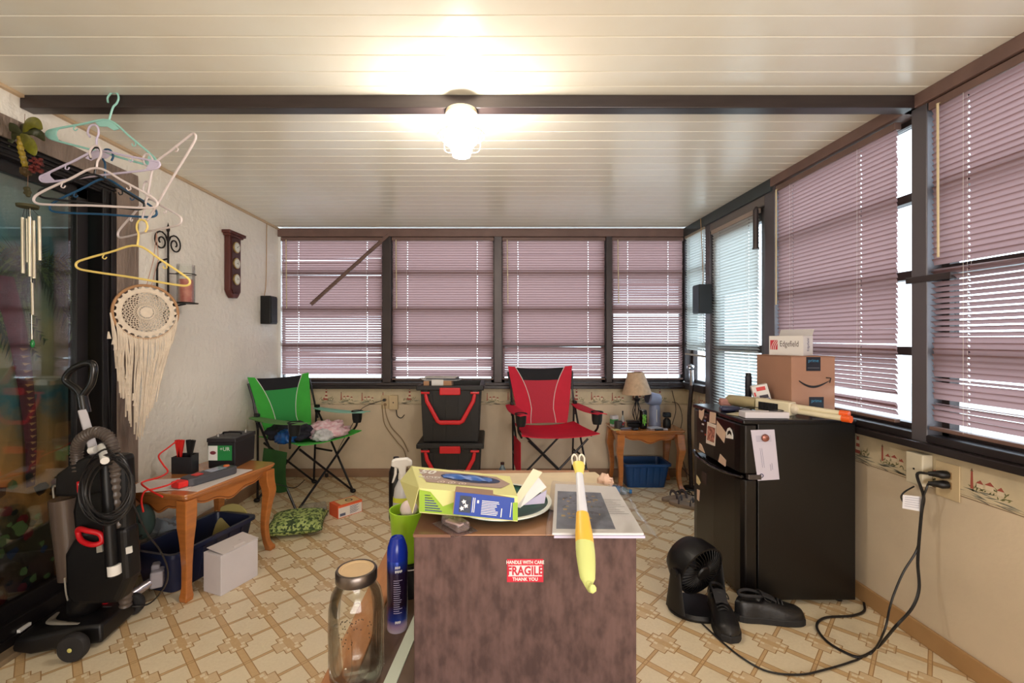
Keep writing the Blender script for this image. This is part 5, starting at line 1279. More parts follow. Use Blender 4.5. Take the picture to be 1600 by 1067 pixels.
obj('base_body', MB().lathe([(0, 0), (.030, 0), (.033, .02), (.030, .06), (.016, .078), (0, .08)], 24, c=(cx, cy, zB)), M_black, bc_, sm=True)
obj('head', MB().box((cx, cy, zB+.105), (.062, .04, .042)), M_black, bc_, bevel=.010, seg=3)
obj('lens', MB().tube([(cx-.018, cy-.018, zB+.105), (cx-.018, cy-.026, zB+.105)], .014, 16), mat('lens_glass', (30, 34, 40), .05), bc_, sm=True)
obj('power_block', MB().box((at(991, 3.72)[0], 3.72, zB+.016), (.11, .05, .028)), M_black, None, bevel=.003, loc=(at(991, 3.72)[0], 3.72, zB), label='flat black power block at the foot of the table lamp, lower one', cat='power block')
obj('power_block', MB().box((at(990, 3.73)[0], 3.73, zB+.044), (.11, .045, .022)), mat('black_gloss', (24, 24, 28), .3), None, bevel=.003, loc=(at(991, 3.73)[0], 3.73, zB+.033), label='flat black power block at the foot of the table lamp, upper one', cat='power block')
cx, cy = at(973, 3.72); e = thing('pump_bottle', 'tiny clear bottle with red band and dark pump on the lamp table', 'bottle', (cx, cy, zB))
obj('body', MB().lathe([(0, 0), (.018, 0), (.018, .05), (.012, .075), (.005, .10), (0, .10)], 16, c=(cx, cy, zB)), mat('clear_bottle', (222, 226, 226), .1, alpha=.35), e, sm=True)
obj('band', MB().lathe([(.0185, .02), (.0185, .045)], 16, c=(cx, cy, zB), cap=False), M_red, e); obj('pump', MB().tube([(cx, cy, zB+.10), (cx, cy, zB+.135)], [.005, .007], 8), M_li, e, sm=True)
cx, cy = at(966, 3.66); e = thing('dark_mug', 'small dark mug near the left end of the lamp table', 'mug', (cx, cy, zB))
obj('cup', MB().lathe([(0, 0), (.030, 0), (.033, .06), (.030, .06), (.027, .005), (0, .005)], 20, c=(cx, cy, zB)), mat('mug_dark', (62, 58, 58), .3), e, sm=True)
obj('handle', MB().tube(smooth([(cx+.032, cy, zB+.048), (cx+.050, cy, zB+.040), (cx+.048, cy, zB+.018), (cx+.031, cy, zB+.014)], 4), .004, 6), mat('mug_dark', (62, 58, 58), .3), e, sm=True)
cx, cy = at(955, 3.76); cx = max(cx, 1.03); e = thing('green_carton', 'green and white small carton at the left back of the lamp table', 'box', (cx, cy, zB))
obj('carton', MB().box((cx, cy, zB+.045), (.055, .04, .09), rz=.3), mat('white_card', (206, 200, 204), .7), e, bevel=.001); obj('green_print', MB().box((cx-.002, cy-.0006, zB+.04), (.056, .0402, .04), rz=.3), mat('card_green', (70, 150, 84), .6), e)
rnd = random.Random(4)
nm_l = [('knife', 'flat grey tool lying on the lamp table left of the can'), ('leaflet', 'pale blue crumpled leaflet on the lamp table'), ('remote', 'short dark remote at the front edge of the lamp table'), ('leaflet', 'silver wrapper at the right front of the lamp table'), ('marker', 'dark marker pen lying at the right front of the lamp table'), ('card', 'yellowish card lying at the left front of the lamp table')]
for (nm, lbl), (px, Y_, sx, sy, h, c_, rz) in zip(nm_l, ((978, 3.64, .10, .035, .012, (110, 114, 130), .1), (1022, 3.67, .11, .07, .010, (190, 198, 216), .3), (992, 3.60, .05, .03, .018, (30, 32, 40), .5), (1036, 3.62, .07, .05, .008, (190, 190, 200), -.3), (1030, 3.585, .07, .014, .014, (34, 36, 46), .2), (962, 3.61, .06, .05, .004, (206, 196, 130), .2))):
    x, y = at(px, Y_); obj(nm, MB().box((x, y, zB+h/2), (sx, sy, h), rz=rz), mat('clut_'+nm+str(px), c_, .45), None, bevel=min(.003, h*.3), loc=(x, y, zB), label=lbl, cat=nm)
# corner pole
pl = thing('corner_pole', 'dark bent pole with chrome top standing in the right back corner', 'pole', (1.56, 3.62, 0))
q0 = [P(1080, 760, 3.66), P(1078, 700, 3.68), P(1077, 650, 3.70), P(1081, 600, 3.70)]; q0[0].z = .012
obj('shaft', MB().tube(smooth(q0, 6), .016, 12), mat('dark_pole', (52, 40, 38), .4, mottle=.5, mscale=30), pl, sm=True)
obj('chrome_top', MB().tube([P(1081, 602, 3.70), P(1080, 578, 3.70)], .017, 12).ell(P(1079, 573, 3.70), (.03, .025, .02), jit=.3), mat('chrome_light', (200, 204, 212), .2, metal=.9), pl, sm=True)
obj('foot', MB().lathe([(0, 0), (.07, 0), (.06, .012), (0, .016)], 24, c=(q0[0].x, q0[0].y, 0)), M_black, pl, sm=True)
M_cc = mat('corner_cord', (62, 50, 46), .6)
kb([P(1050, 610, 3.93), P(1056, 640, 3.93), P(1050, 670, 3.93), P(1064, 690, 3.9), P(1060, 720, 3.8), P(1078, 745, 3.62)], .0035, M_cc, 'dark cord wandering down the back wall beside the corner pole')
kb([P(1050, 628, 3.955), P(1060, 632, 3.93), P(1066, 655, 3.9), P(1060, 690, 3.88), P(1070, 730, 3.7), P(1075, 752, 3.6)], .003, M_cc, 'thin cord tangled with another behind the corner pole')
fc = []
for i in range(26): a = i*.9; fc.append((1.50+.10*math.cos(a)*(.6+.4*math.sin(i*1.7)), 3.48+.06*math.sin(a), .010+.006*(i % 3)))
kb(fc, .004, M_cord, 'heap of black cable on the floor by the right lamp table leg')
# sandals
def sandal(label, c, a):
    T = Matrix.Translation(c) @ Matrix.Rotation(a, 4, 'Z'); e = thing('sandal', label, 'shoe', c)
    so = [(.13*math.cos(t)*(1), .045*math.sin(t)*(1+.25*math.cos(t))) for t in [2*PI*i/20 for i in range(20)]]
    obj('sole', MB().prism(so, .025, T), mat('sole_tan', (150, 132, 116), .7), e, bevel=.006)
    for x in (.05, -.03): obj('strap', MB().tube([T @ Vector((x, .045*math.cos(PI*i/8), .024+.045*math.sin(PI*i/8))) for i in range(9)], .012, 6, flat=.3), mat('strap_grey', (84, 78, 82), .7), e, sm=True)
sandal('grey and tan sandal on the floor by the lamp table leg', PZ(1058, 781, 0), .2); sandal('dark strapped sandal lying left of the fridge front', PZ(1074, 792, 0), 2.5)
def bottle(label, T, m_cap, name='water_bottle'):
    e = thing(name, label, 'bottle', T @ Vector((0, 0, 0)))
    obj('body', MB().lathe([(0, 0), (.030, 0), (.033, .01), (.032, .07), (.033, .13), (.028, .155), (.013, .185), (.013, .195), (0, .195)], 24, T), mat('clear_pet2', (200, 222, 236), .05, alpha=.22), e, sm=True)
    obj('label_wrap', MB().lathe([(.0335, .06), (.0335, .125)], 24, T, cap=False), mat('label_blue', (40, 110, 168), .5), e, sm=True)
    obj('cap', MB().lathe([(0, .195), (.0155, .195), (.0155, .213), (0, .213)], 16, T), m_cap, e, sm=True)
p_ = PZ(785, 763, 0); bottle('upright water bottle with blue label between totes and red chair', Matrix.Translation(p_), mat('cap_brown', (70, 40, 36), .5))
p_ = PZ(945, 772, 0); bottle('water bottle lying on the floor left of the lamp table', Matrix.Translation((p_.x, p_.y+.03, .034)) @ Matrix.Rotation(R(70), 4, 'Z') @ Matrix.Rotation(R(90), 4, 'X'), mat('cap_blue', (40, 120, 190), .5))

# ------------------------------------------------------------------ fridge
FX0, FX1, FY0, FY1 = 1.150, 1.675, 2.06, 2.57; FZ = .85
fr = thing('mini_fridge', 'black two-door mini fridge against the right wall', 'fridge', (1.42, 2.3, 0))
M_fr = mat('fridge_black', (9, 7, 7), .34, mottle=.15, mscale=30, bump=.04, bscale=180); M_frd = mat('fridge_door', (15, 12, 12), .28, bump=.03, bscale=180)
obj('cabinet', MB().bb((FX0+.075, FY0, .02), (FX1, FY1, FZ-.018)), M_fr, fr, bevel=.004)
obj('top', MB().bb((FX0+.005, FY0-.004, FZ-.022), (FX1+.004, FY1+.004, FZ)), mat('fridge_top', (18, 17, 19), .25), fr, bevel=.006, seg=3)
def doorm(z0, z1):
    pr = [(.070, 0), (.018, 0), (.004, .02), (0, .06), (-.004, .25), (0, .45), (.004, .49), (.018, .51), (.070, .51)]
    return MB().prism([(FX0+x, FY0+y) for x, y in pr], z1-z0, Matrix.Translation((0, 0, z0)))
du = obj('door', doorm(.600, .826), M_frd, fr, bevel=.006, seg=3); dl = obj('door', doorm(.035, .572), M_frd, fr, bevel=.006, seg=3)
hd_ = smooth([(FX0+.006, FY0+.01, .585), (FX0-.018, FY0+.12, .576), (FX0-.024, FY0+.25, .574), (FX0-.018, FY0+.38, .578), (FX0+.006, FY0+.50, .585)], 6)
obj('handle', MB().tube(hd_, .011, 8, flat=.6, up=(0, 0, 1)), mat('handle_gloss', (22, 20, 22), .12), dl, sm=True)
obj('hinge', MB().bb((FX0+.03, FY0-.004, .574), (FX0+.09, FY0+.02, .598)), mat('hinge', (90, 84, 82), .3, metal=.6), fr, bevel=.003)
for x in (FX0+.12, FX1-.05):
    for y in (FY0+.04, FY1-.04): obj('foot', MB().tube([(x, y, 0), (x, y, .022)], .016, 10), M_black, fr)
def mag(label, pts, m, name='fridge_magnet', th=.002, extra=None):
    """pts: picture corners on the door plane"""
    X = FX0-.0045; q_ = [PX(x, y, X) for x, y in pts]; e = thing(name, label, 'magnet', sum(q_, Vector())/len(q_))
    mb = MB(); n = len(q_); mb.add(q_+[p+Vector((th, 0, 0)) for p in q_], [list(range(n)), list(range(n, 2*n))]+[(i, (i+1) % n, n+(i+1) % n, n+i) for i in range(n)])
    obj('card', mb, m, e)
    return e, X
C1, C2 = mat('magnet_cream', (216, 186, 164), .5), mat('magnet_pink', (222, 150, 130), .5, c2=(120, 70, 62), mscale=70)
mag('heart shaped pale magnet highest at the back of the freezer door', [(1092, 640), (1096, 642), (1100, 639), (1099, 650), (1096, 657), (1092, 652)], C1)
e, X = mag('upright cream card magnet above the photo on the freezer door', [(1109, 643), (1118, 645), (1118, 662), (1108, 660)], C1)
e, X = mag('reddish photo magnet in the middle of the freezer door', [(1105, 659), (1119, 664), (1117, 697), (1103, 692)], mat('photo_border', (226, 214, 204), .5))
qq = [PX(x, y, X-.001) for x, y in ((1106, 665), (1117.5, 669), (1115.5, 692), (1104.5, 687))]; obj('photo_print', MB().poly(qq), C2, e, kind='flat')
mag('white tag magnet tilted to the right of the photo on the freezer door', [(1120, 657), (1134, 676), (1131, 692), (1119, 676)], C1)
ar = [(1134+0, 684), (1134.5, 675), (1137, 669), (1140, 668), (1143, 672), (1145, 680), (1145, 686)]
e, X = mag('white arch shaped magnet nearest the front corner of the freezer door', ar, M_white)
obj('printed_arc', MB().poly([PX(x, y, X-.001) for x, y in ((1136, 680), (1137, 674), (1140, 672), (1142.5, 676), (1143, 681), (1140, 677.5))]), M_black, e, kind='flat')
mag('ragged pale magnet low at the back of the freezer door', [(1093, 692), (1096, 695), (1101, 708), (1092, 702)], C1)
e, X = mag('diamond set pale card magnet above the door gap', [(1125, 709), (1134, 719), (1133, 729), (1122, 721)], C1)
mag('yellow leaf shaped magnet on the lower fridge door', [(1088, 742), (1091, 746), (1094.5, 754), (1092, 758), (1088, 754)], mat('magnet_yellow', (216, 196, 150), .5))
mag('thin pale strip magnet on the lower fridge door', [(1089, 764), (1093, 766), (1092, 783), (1089, 780)], C1)
mag('dark square magnet on the lower fridge door', [(1097, 736), (1104, 740), (1103, 758), (1097, 754)], mat('magnet_dark', (60, 46, 44), .5))
rnd = random.Random(9)
for k in range(7):
    x, y = 1095+rnd.uniform(0, 12), 650+k*5.5; 
    mag(['tiny specked', 'tiny blue', 'tiny white', 'tiny orange', 'tiny grey', 'tiny red', 'tiny tan'][k]+' word magnet at the back of the freezer door', [(x, y), (x+3, y+1), (x+2.6, y+3.4), (x-.2, y+2.4)], mat('tiny%d' % k, [(150, 120, 110), (90, 100, 150), (200, 196, 200), (200, 130, 80), (130, 130, 140), (170, 70, 60), (180, 150, 120)][k], .5))
# envelope with magnet on the side
pc_ = [P(x, y, FY0-.0025) for x, y in ((1173, 672), (1210, 671), (1218, 749), (1184, 751))]
e = thing('pinned_letter', 'white letter held to the fridge side by a round copper magnet', 'paper', sum(pc_, Vector())/4)
obj('sheet', MB().add(pc_+[p+Vector((0, .001, 0)) for p in pc_], [(0,1,2,3),(4,5,6,7),(0,1,5,4),(1,2,6,5),(2,3,7,6),(3,0,4,7)]), mat('letter_white', (206, 200, 214), .7), e)
ln = MB(); xd = (pc_[1]-pc_[0]).normalized(); zd = (pc_[3]-pc_[0]).normalized(); o_ = pc_[0]+Vector((0, -.0006, 0))
def lr(x, y, w_, h): ln.poly([o_+xd*x+zd*y, o_+xd*(x+w_)+zd*y, o_+xd*(x+w_)+zd*(y+h), o_+xd*x+zd*(y+h)])
for k in range(5): lr(.018, .028+.006*k, .07, .0012)
for k in range(2): lr(.03+.008*k, .085, .0014, .09)
lr(.066, .16, .002, .03); lr(.074, .155, .002, .03)
obj('printed_lines', ln, mat('ink_grey', (120, 120, 150), .7), e, kind='flat')
cst = o_+xd*.02+zd*.212; obj('seal_print', MB().lathe([(.006, 0), (.010, 0)], 20, frame(cst, (1, 0, 0), (0, 0, 1)), cap=False), mat('seal_navy', (50, 54, 90), .6), e, kind='flat')
mp_ = P(1195, 684, FY0-.003); Tm2 = frame(mp_, (1, 0, 0), (0, 0, 1))
obj('round_magnet', MB().lathe([(0, .0), (.014, 0), (.018, .004), (.015, .010), (.006, .013), (0, .0135)], 20, Tm2), mat('copper_magnet', (168, 108, 92), .3, metal=.5, mottle=.4, mscale=90), e, sm=True)

# things on the fridge
zF = FZ+.0005
sx0, sx1, sy0, sy1 = 1.480, 1.695, 2.21, 2.50; sh_ = .283
sb = thing('shipping_box', 'large brown shipping box with curved arrow mark on the fridge', 'box', (1.59, 2.35, zF)); M_k = mat('kraft_box', (176, 132, 108), .7, mottle=.08, mscale=6)
obj('carton', MB().bb((sx0, sy0, zF), (sx1, sy1, zF+sh_)), M_k, sb, bevel=.003)
obj('top_flaps', MB().bb((sx0-.002, sy0-.002, zF+sh_-.001), (sx1+.002, (sy0+sy1)/2-.001, zF+sh_+.003)).bb((sx0-.002, (sy0+sy1)/2+.001, zF+sh_-.001), (sx1+.002, sy1+.002, zF+sh_+.003)), mat('kraft_edge', (158, 116, 92), .8), sb)
M_tape = mat('dark_tape', (32, 34, 44), .35); M_tl = mat('tape_blue', (70, 150, 190), .4)
zt_ = zF+sh_
def tp(z0, z1, xa, xb):
    t_ = obj('tape', MB().bb((xa, sy0-.0016, z0), (xb, sy0-.0004, z1)), M_tape, sb)
    text('lettering', 'prime', .022, frame(((xa+xb)/2, sy0-.0020, z1-.019), (1, 0, 0), (0, 0, 1)), M_tl, t_)
    ln_ = MB(); ln_.bb((xa+.006, sy0-.0019, z0+.014), (xb-.006, sy0-.0017, z0+.016)); obj('tape_line', ln_, mat('tape_grey', (120, 124, 134), .5), t_)
    return t_
tp(zt_-.070, zt_, sx0+.072, sx0+.142); tp(zF+.01, zF+.085, sx0+.086, sx0+.158)
arc = [(sx0+.035+.150*i/20, sy0-.003, zF+.165-.030*math.sin(PI*(i/20)**.92)) for i in range(21)]
sm_ = obj('curved_arrow', MB().tube(arc, [.0012+.0042*math.sin(PI*min(1, (i+2)/22)) for i in range(21)], 8, flat=.25, up=(0, 1, 0)), mat('print_black', (24, 20, 22), .6), sb, sm=True)
obj('arrow_tip', MB().tube([(sx0+.168, sy0-.003, zF+.180), (sx0+.192, sy0-.003, zF+.178), (sx0+.186, sy0-.003, zF+.155)], .003, 6, flat=.3, up=(0, 1, 0)), mat('print_black', (24, 20, 22), .6), sb)
# cigarette carton style box
P2 = Vector((1.555, 2.235, zt_+.004)); P1 = Vector((1.478, 2.385, zt_+.004)); dx_ = (P2-P1); Le = dx_.length; dn = Vector((-dx_.y, dx_.x, 0)).normalized(); 
Te = frame(P1, dx_, dn); he = .100
eb = thing('white_carton', 'white carton lettered Edgefield with red striped square, open lid, on the shipping box', 'box', P1)
M_ew = mat('carton_white', (226, 222, 218), .55)
mb = MB(); t = .002; W_, D_ = Le, .085
mb.bb((0, 0, 0), (W_, t, he), Te); mb.bb((0, D_-t, 0), (W_, D_, he), Te); mb.bb((0, t, 0), (t, D_-t, he), Te); mb.bb((W_-t, t, 0), (W_, D_-t, he), Te); mb.bb((t, t, 0), (W_-t, D_-t, t), Te)
obj('carton', mb, M_ew, eb)
obj('open_flap', MB().box((W_/2, D_+.008, he+.016), (W_-.004, .0015, .040), Te, rx=-.5), mat('flap_grey', (204, 198, 196), .6), eb)
Tf = Te @ Matrix(((1, 0, 0, 0), (0, 0, -1, -.0006), (0, 1, 0, 0), (0, 0, 0, 1)))     # local x right, y up, on the front face
text('lettering', 'Edgefield', .042, Tf @ Matrix.Translation((W_*.60, he*.58, 0)), mat('ink_brown', (70, 50, 50), .6), eb, sx=.62)
em = MB(); em.poly([(.006, .028, .0002), (.044, .028, .0002), (.044, .078, .0002), (.006, .078, .0002)], Tf); emb = obj('red_emblem', em, mat('emblem_red', (196, 60, 72), .5), eb, kind='flat')
ew = MB()
for k in range(3):
    pts_ = [(.010+.010*k+.02*(s_/8)**2*1.0, .028+.048*s_/8) for s_ in range(9)]
    for s_ in range(8):
        (xa, ya), (xb, yb) = pts_[s_], pts_[s_+1]; ew.poly([(xa, ya, .0005), (xa+.003, ya, .0005), (xb+.003, yb, .0005), (xb, yb, .0005)], Tf)
obj('white_stripe', ew, M_white, emb, kind='flat')
Tsd = Te @ Matrix(((0, 0, 1, W_+.0006), (1, 0, 0, 0), (0, 1, 0, 0), (0, 0, 0, 1)))
text('lettering', 'Edgefield', .026, Tsd @ Matrix.Translation((D_*.5, he*.55, 0)) @ Matrix.Rotation(PI/2, 4, 'Z'), mat('ink_navy', (60, 60, 110), .6), eb, sx=.7)
# leaning small medicine-like carton
cb = Vector((1.405, 2.33, zF)); Tc = frame(cb, (.75, -.45, .28), (-.2, -.1, 1))
e = thing('small_carton', 'small white carton with red and blue print leaning on the shipping box', 'box', cb)
Tc = Matrix.Translation((1.395, 2.36, zF+.022)) @ Matrix.Rotation(R(-20), 4, 'Z') @ Matrix.Rotation(R(-14), 4, 'Y')
obj('carton', MB().bb((0, 0, 0), (.075, .035, .10), Tc), M_ew, e, bevel=.001)
obj('dark_side', MB().bb((.0752, 0, 0), (.077, .035, .10), Tc), mat('side_brown', (74, 50, 50), .6), e)
for nm, a_, b_, c_ in (('red_print', (.020, .070), (.062, .090), (206, 50, 44)), ('red_print', (.004, .045), (.012, .066), (206, 50, 44)), ('dark_print', (.026, .028), (.066, .046), (50, 40, 60)), ('blue_print', (.014, .006), (.070, .026), (46, 80, 190)), ('purple_print', (.018, .012), (.040, .020), (180, 60, 120))):
    obj(nm, MB().bb((a_[0], -.0008, a_[1]), (b_[0], -.0001 if nm != 'purple_print' else -.0009, b_[1]), Tc), mat(nm, c_, .5), e)
obj('carton_prop', MB().bb((.005, .002, -.02), (.07, .033, 0), Tc), mat('side_brown', (74, 50, 50), .6), e)
dk = thing('dark_cylinder', 'dark upright canister behind the shipping box on the fridge', 'canister', (1.455, 2.50, zF))
x_, y_ = 1.445, 2.52; obj('body', MB().lathe([(0, 0), (.017, 0), (.017, .16), (.014, .165), (0, .165)], 16, c=(x_, y_, zF)), M_li, dk, sm=True); obj('cap', MB().lathe([(0, .165), (.015, .165), (.013, .18), (0, .18)], 16, c=(x_, y_, zF)), M_black, dk, sm=True)
# beige heat tool with two tubes
ht = thing('toy_blaster', 'cream toy launcher with two long tubes and orange tips lying across the fridge top', 'toy', (1.4, 2.3, zF))
M_be, M_cr2 = mat('old_beige', (178, 164, 124), .4), mat('launcher_cream', (226, 214, 182), .4)
b0, b1, b2_ = Vector((1.315, 2.47, zF+.035)), Vector((1.375, 2.31, zF+.036)), Vector((1.455, 2.16, zF+.034))
obj('grip_end', MB().tube([b0+(b0-b1)*.1, b0, b1], [.018, .030, .032], 16), M_be, ht, sm=True)
Thb = frame(b1, b2_-b1, (0, 0, 1)); 
obj('housing', MB().bb((0, -.035, -.028), (.17, .032, .030), Thb), M_cr2, ht, bevel=.007, seg=3)
obj('black_vent', MB().bb((.02, -.022, .029), (.115, .018, .0318), Thb), M_blackm, ht)
for k in range(6): obj('vent_slat', MB().bb((.026+.015*k, -.020, .0318), (.030+.015*k, .016, .0335), Thb), M_li, ht)
obj('round_knuckle', MB().ell(Thb @ Vector((.175, 0, .0)), (.027, .027, .027), 18, 12), mat('clear_beige', (214, 200, 176), .3), ht, sm=True)
for (dz, dy) in ((.012, .010), (-.010, -.014)):
    t0 = Thb @ Vector((.17, dz, 0)); t1 = Vector((1.555+dy*.4, 1.975+dy, zF+.030+dz*.8)); dv = (t1-t0).normalized()
    obj('tube', MB().tube([t0, t1], .0125, 14), M_cr2, ht, sm=True); obj('orange_tip', MB().tube([t1-dv*.012, t1+dv*.022], .0155, 14), mat('orange_tip', (238, 96, 32), .4), ht, sm=True)
rod = MB().tube([(1.52, 2.12, zF+.012), (1.66, 2.09, zF+.012)], .005, 8); obj('white_rod', rod, M_white, None, sm=True, loc=(1.6, 2.1, zF), label='thin white rod behind the orange tips on the fridge', cat='rod')
p_ = P(1126, 627, 2.50); e = obj('pink_wallet', MB().box((p_.x+.012, 2.47, zF+.022), (.065, .045, .042), rz=-.2), mat('pink_leather', (196, 140, 130), .55, mottle=.2), None, bevel=.012, seg=3, loc=(p_.x, 2.47, zF), label='small dusty pink pouch at the back corner of the fridge top', cat='pouch')
e = thing('folded_knife', 'navy blue pocket tool with grey tip on the fridge top front', 'tool', (1.22, 2.28, zF)); obj('grip', MB().box((1.225, 2.30, zF+.013), (.09, .05, .024), rz=-.35), mat('navy_plastic', (32, 34, 70), .4), e, bevel=.008); obj('tip', MB().box((1.285, 2.275, zF+.010), (.05, .03, .016), rz=-.35), mat('grey_tip', (120, 122, 134), .4), e, bevel=.005)
wbx2 = obj('white_slim_box', MB().box((1.285, 2.115, zF+.015), (.20, .062, .028), rz=-.05), mat('slim_white', (218, 212, 216), .5), None, bevel=.002, loc=(1.285, 2.115, zF), label='slim white carton on the front edge of the fridge top', cat='box')
obj('flat_papers', MB().box((1.235, 2.20, zF+.002), (.13, .09, .002), rz=.5), mat('flat_cream', (196, 184, 150), .6), None, loc=(1.235, 2.2, zF), label='cream paper scrap on the fridge top near the navy tool', cat='paper')
kb([Vector((1.22, 2.24, zF+.008)), Vector((1.27, 2.22, zF+.034)), Vector((1.33, 2.15, zF+.034)), Vector((1.37, 2.13, zF+.034)), Vector((1.36, 2.09, zF+.034)), Vector((1.30, 2.10, zF+.034))], .0022, M_cord, 'thin black cord looping over the slim white carton on the fridge')

# ------------------------------------------------------------------ fan
fn_ = thing('floor_fan', 'small black round floor fan tilted upward in front of the fridge', 'fan', (.915, 2.0, 0))
fc_ = Vector((.925, 2.02, .195)); nf = Vector((.36, -.86, -.28)).normalized(); Tf = frame(fc_, Vector((nf.y*-1, nf.x, 0))*1, (0, 0, 1))
Tf = Matrix.Translation(fc_) @ nf.to_track_quat('Z', 'Y').to_matrix().to_4x4()
obj('housing', MB().lathe([(0, -.115), (.05, -.112), (.09, -.09), (.112, -.05), (.120, 0), (.120, .03), (.112, .032), (.110, 0), (.10, -.05), (.04, -.09), (0, -.095)], 40, Tf), M_black, fn_, sm=True)
for k in range(36):
    a = 2*PI*k/36; obj('grille_bar', MB().tube(smooth([(.032*math.cos(a), .032*math.sin(a), .036), (.075*math.cos(a+.12), .075*math.sin(a+.12), .040), (.112*math.cos(a+.25), .112*math.sin(a+.25), .026)], 3), .0021, 5, M=Tf), M_black, fn_, sm=True)
obj('center_cap', MB().lathe([(0, .030), (.034, .030), (.034, .040), (.028, .046), (0, .048)], 24, Tf), M_black, fn_, sm=True)
for k in range(3):
    a = 2*PI*k/3; bl = MB().grid(lambda u, v_: (( .02+.08*u)*math.cos(a+(v_-.5)*1.1), (.02+.08*u)*math.sin(a+(v_-.5)*1.1), .0+.03*(v_-.5)), 6, 6, Tf, off=nf*.002); obj('blade', bl, mat('blade_dark', (40, 40, 44), .4), fn_, sm=True)
side = Vector((nf.y*-1, nf.x, 0)).normalized()
for s_ in (-1, 1):
    o_ = fc_+side*s_*.126
    yoke = [(o_.x, o_.y, .20), (o_.x, o_.y, .12), (o_.x-nf.x*.0, o_.y, .03)]
    obj('yoke_arm', MB().tube([Vector(q_) for q_ in yoke], [.028, .040, .055], 12, flat=.28, up=side), M_black, fn_, sm=True)
    obj('pivot_knob', MB().tube([o_, o_+side*s_*.012], .018, 14), M_black, fn_, sm=True)
bs = MB(); bs.lathe([(0, 0), (.125, 0), (.130, .012), (.118, .026), (0, .030)], 32, Matrix.Translation((fc_.x, fc_.y, 0)) @ Matrix.Diagonal((1, .8, 1, 1))); obj('base', bs, M_black, fn_, sm=True)

# ------------------------------------------------------------------ shoes
def shoe(label, c, a, L=.285):
    T = Matrix.Translation(c) @ Matrix.Rotation(a, 4, 'Z'); e = thing('black_shoe', label, 'shoe', c)
    def outl(t):   # half width along length, t 0 heel .. 1 toe
        return .036+.015*min(1, max(0, (t-.3)/.35))
    def yo(t): return .006*math.sin(PI*t)
    N = 22; so = []
    ts = [i/N for i in range(N+1)]
    def hw(t): 
        e_ = (1-abs(2*t-1)**5)**.5 if 0 < t < 1 else 0
        return outl(t)*max(.05, e_)
    for t in ts: so.append(((t-.5)*L, yo(t)+hw(t)))
    for t in ts[::-1]: so.append(((t-.5)*L, yo(t)-hw(t)))
    obj('sole', MB().prism([(x*1.02, y*1.06) for x, y in so], .030, T), mat('shoe_sole', (22, 21, 22), .7), e, bevel=.005)
    def topz(t):
        pts_ = [(0, .078), (.08, .110), (.22, .110), (.38, .104), (.52, .096), (.66, .082), (.82, .070), (.94, .062), (1, .036)]
        for (t0, z0_), (t1, z1_) in zip(pts_, pts_[1:]):
            if t <= t1: u = (t-t0)/(t1-t0); return z0_+(z1_-z0_)*u
        return .032
    M_up = mat('shoe_leather', (20, 19, 21), .42, mottle=.2, mscale=20, bump=.1, bscale=60)
    vs_ = []; fs = []; K = 13
    for i, t in enumerate(ts):
        for j in range(K):
            b_ = PI*j/(K-1); y = math.cos(b_)*hw(t)*(1-.22*math.sin(b_)**2); z = .026+(topz(t)-.026)*math.sin(b_)**.62
            op = 0
            if .06 < t < .40 and 4 <= j <= 8: z = min(z, .060+.01*abs(j-6))     # foot opening
            vs_.append(((t-.5)*L, yo(t)+y, z))
    for i in range(N):
        for j in range(K-1): fs.append((i*K+j, (i+1)*K+j, (i+1)*K+j+1, i*K+j+1))
    obj('upper', MB().add(vs_, fs, T), M_up, e, sm=True, ang=180)
    cl_ = []
    for k in range(24):
        b_ = 2*PI*k/24; t = .23+.175*math.cos(b_); cl_.append(((t-.5)*L, yo(t)+.025*math.sin(b_), .111-.006*max(0, math.cos(b_))+.004*abs(math.sin(b_))))
    obj('collar', MB().tube(cl_, .0065, 8, closed=True, M=T), mat('collar_fabric', (36, 35, 38), .8), e, sm=True)
    obj('tongue', MB().grid(lambda u, v_: ((.36+.20*u-.5)*L, (v_-.5)*.05, .124-.026*u-.006*(2*v_-1)**2), 4, 6, T, off=(0, 0, .005)), mat('collar_fabric', (36, 35, 38), .8), e, sm=True)
    for k in range(5):
        t = .44+.055*k; z = topz(t)+.006; s_ = 1 if k % 2 else -1
        obj('lace', MB().tube(smooth([((t-.5)*L, -.022, z-.010), ((t-.49)*L, 0, z+.002), ((t+.02*s_-.5)*L, .022, z-.010)], 4), .0028, 6, M=T), M_cord, e, sm=True)
    obj('lace_bow', MB().tube(smooth([((.40-.5)*L, 0, .122), ((.36-.5)*L, .03, .112), ((.44-.5)*L, .035, .098), ((.42-.5)*L, .0, .120), ((.38-.5)*L, -.03, .110), ((.46-.5)*L, -.034, .098)], 5), .0025, 6, M=T), M_cord, e, sm=True)
    return e
shoe('black work shoe pointing at the camera beside the fan', Vector((.985, 1.925, 0)), R(-102), .27)
shoe('black work shoe in profile pointing right in front of the fridge', Vector((1.205, 1.945, 0)), R(-3), .29)

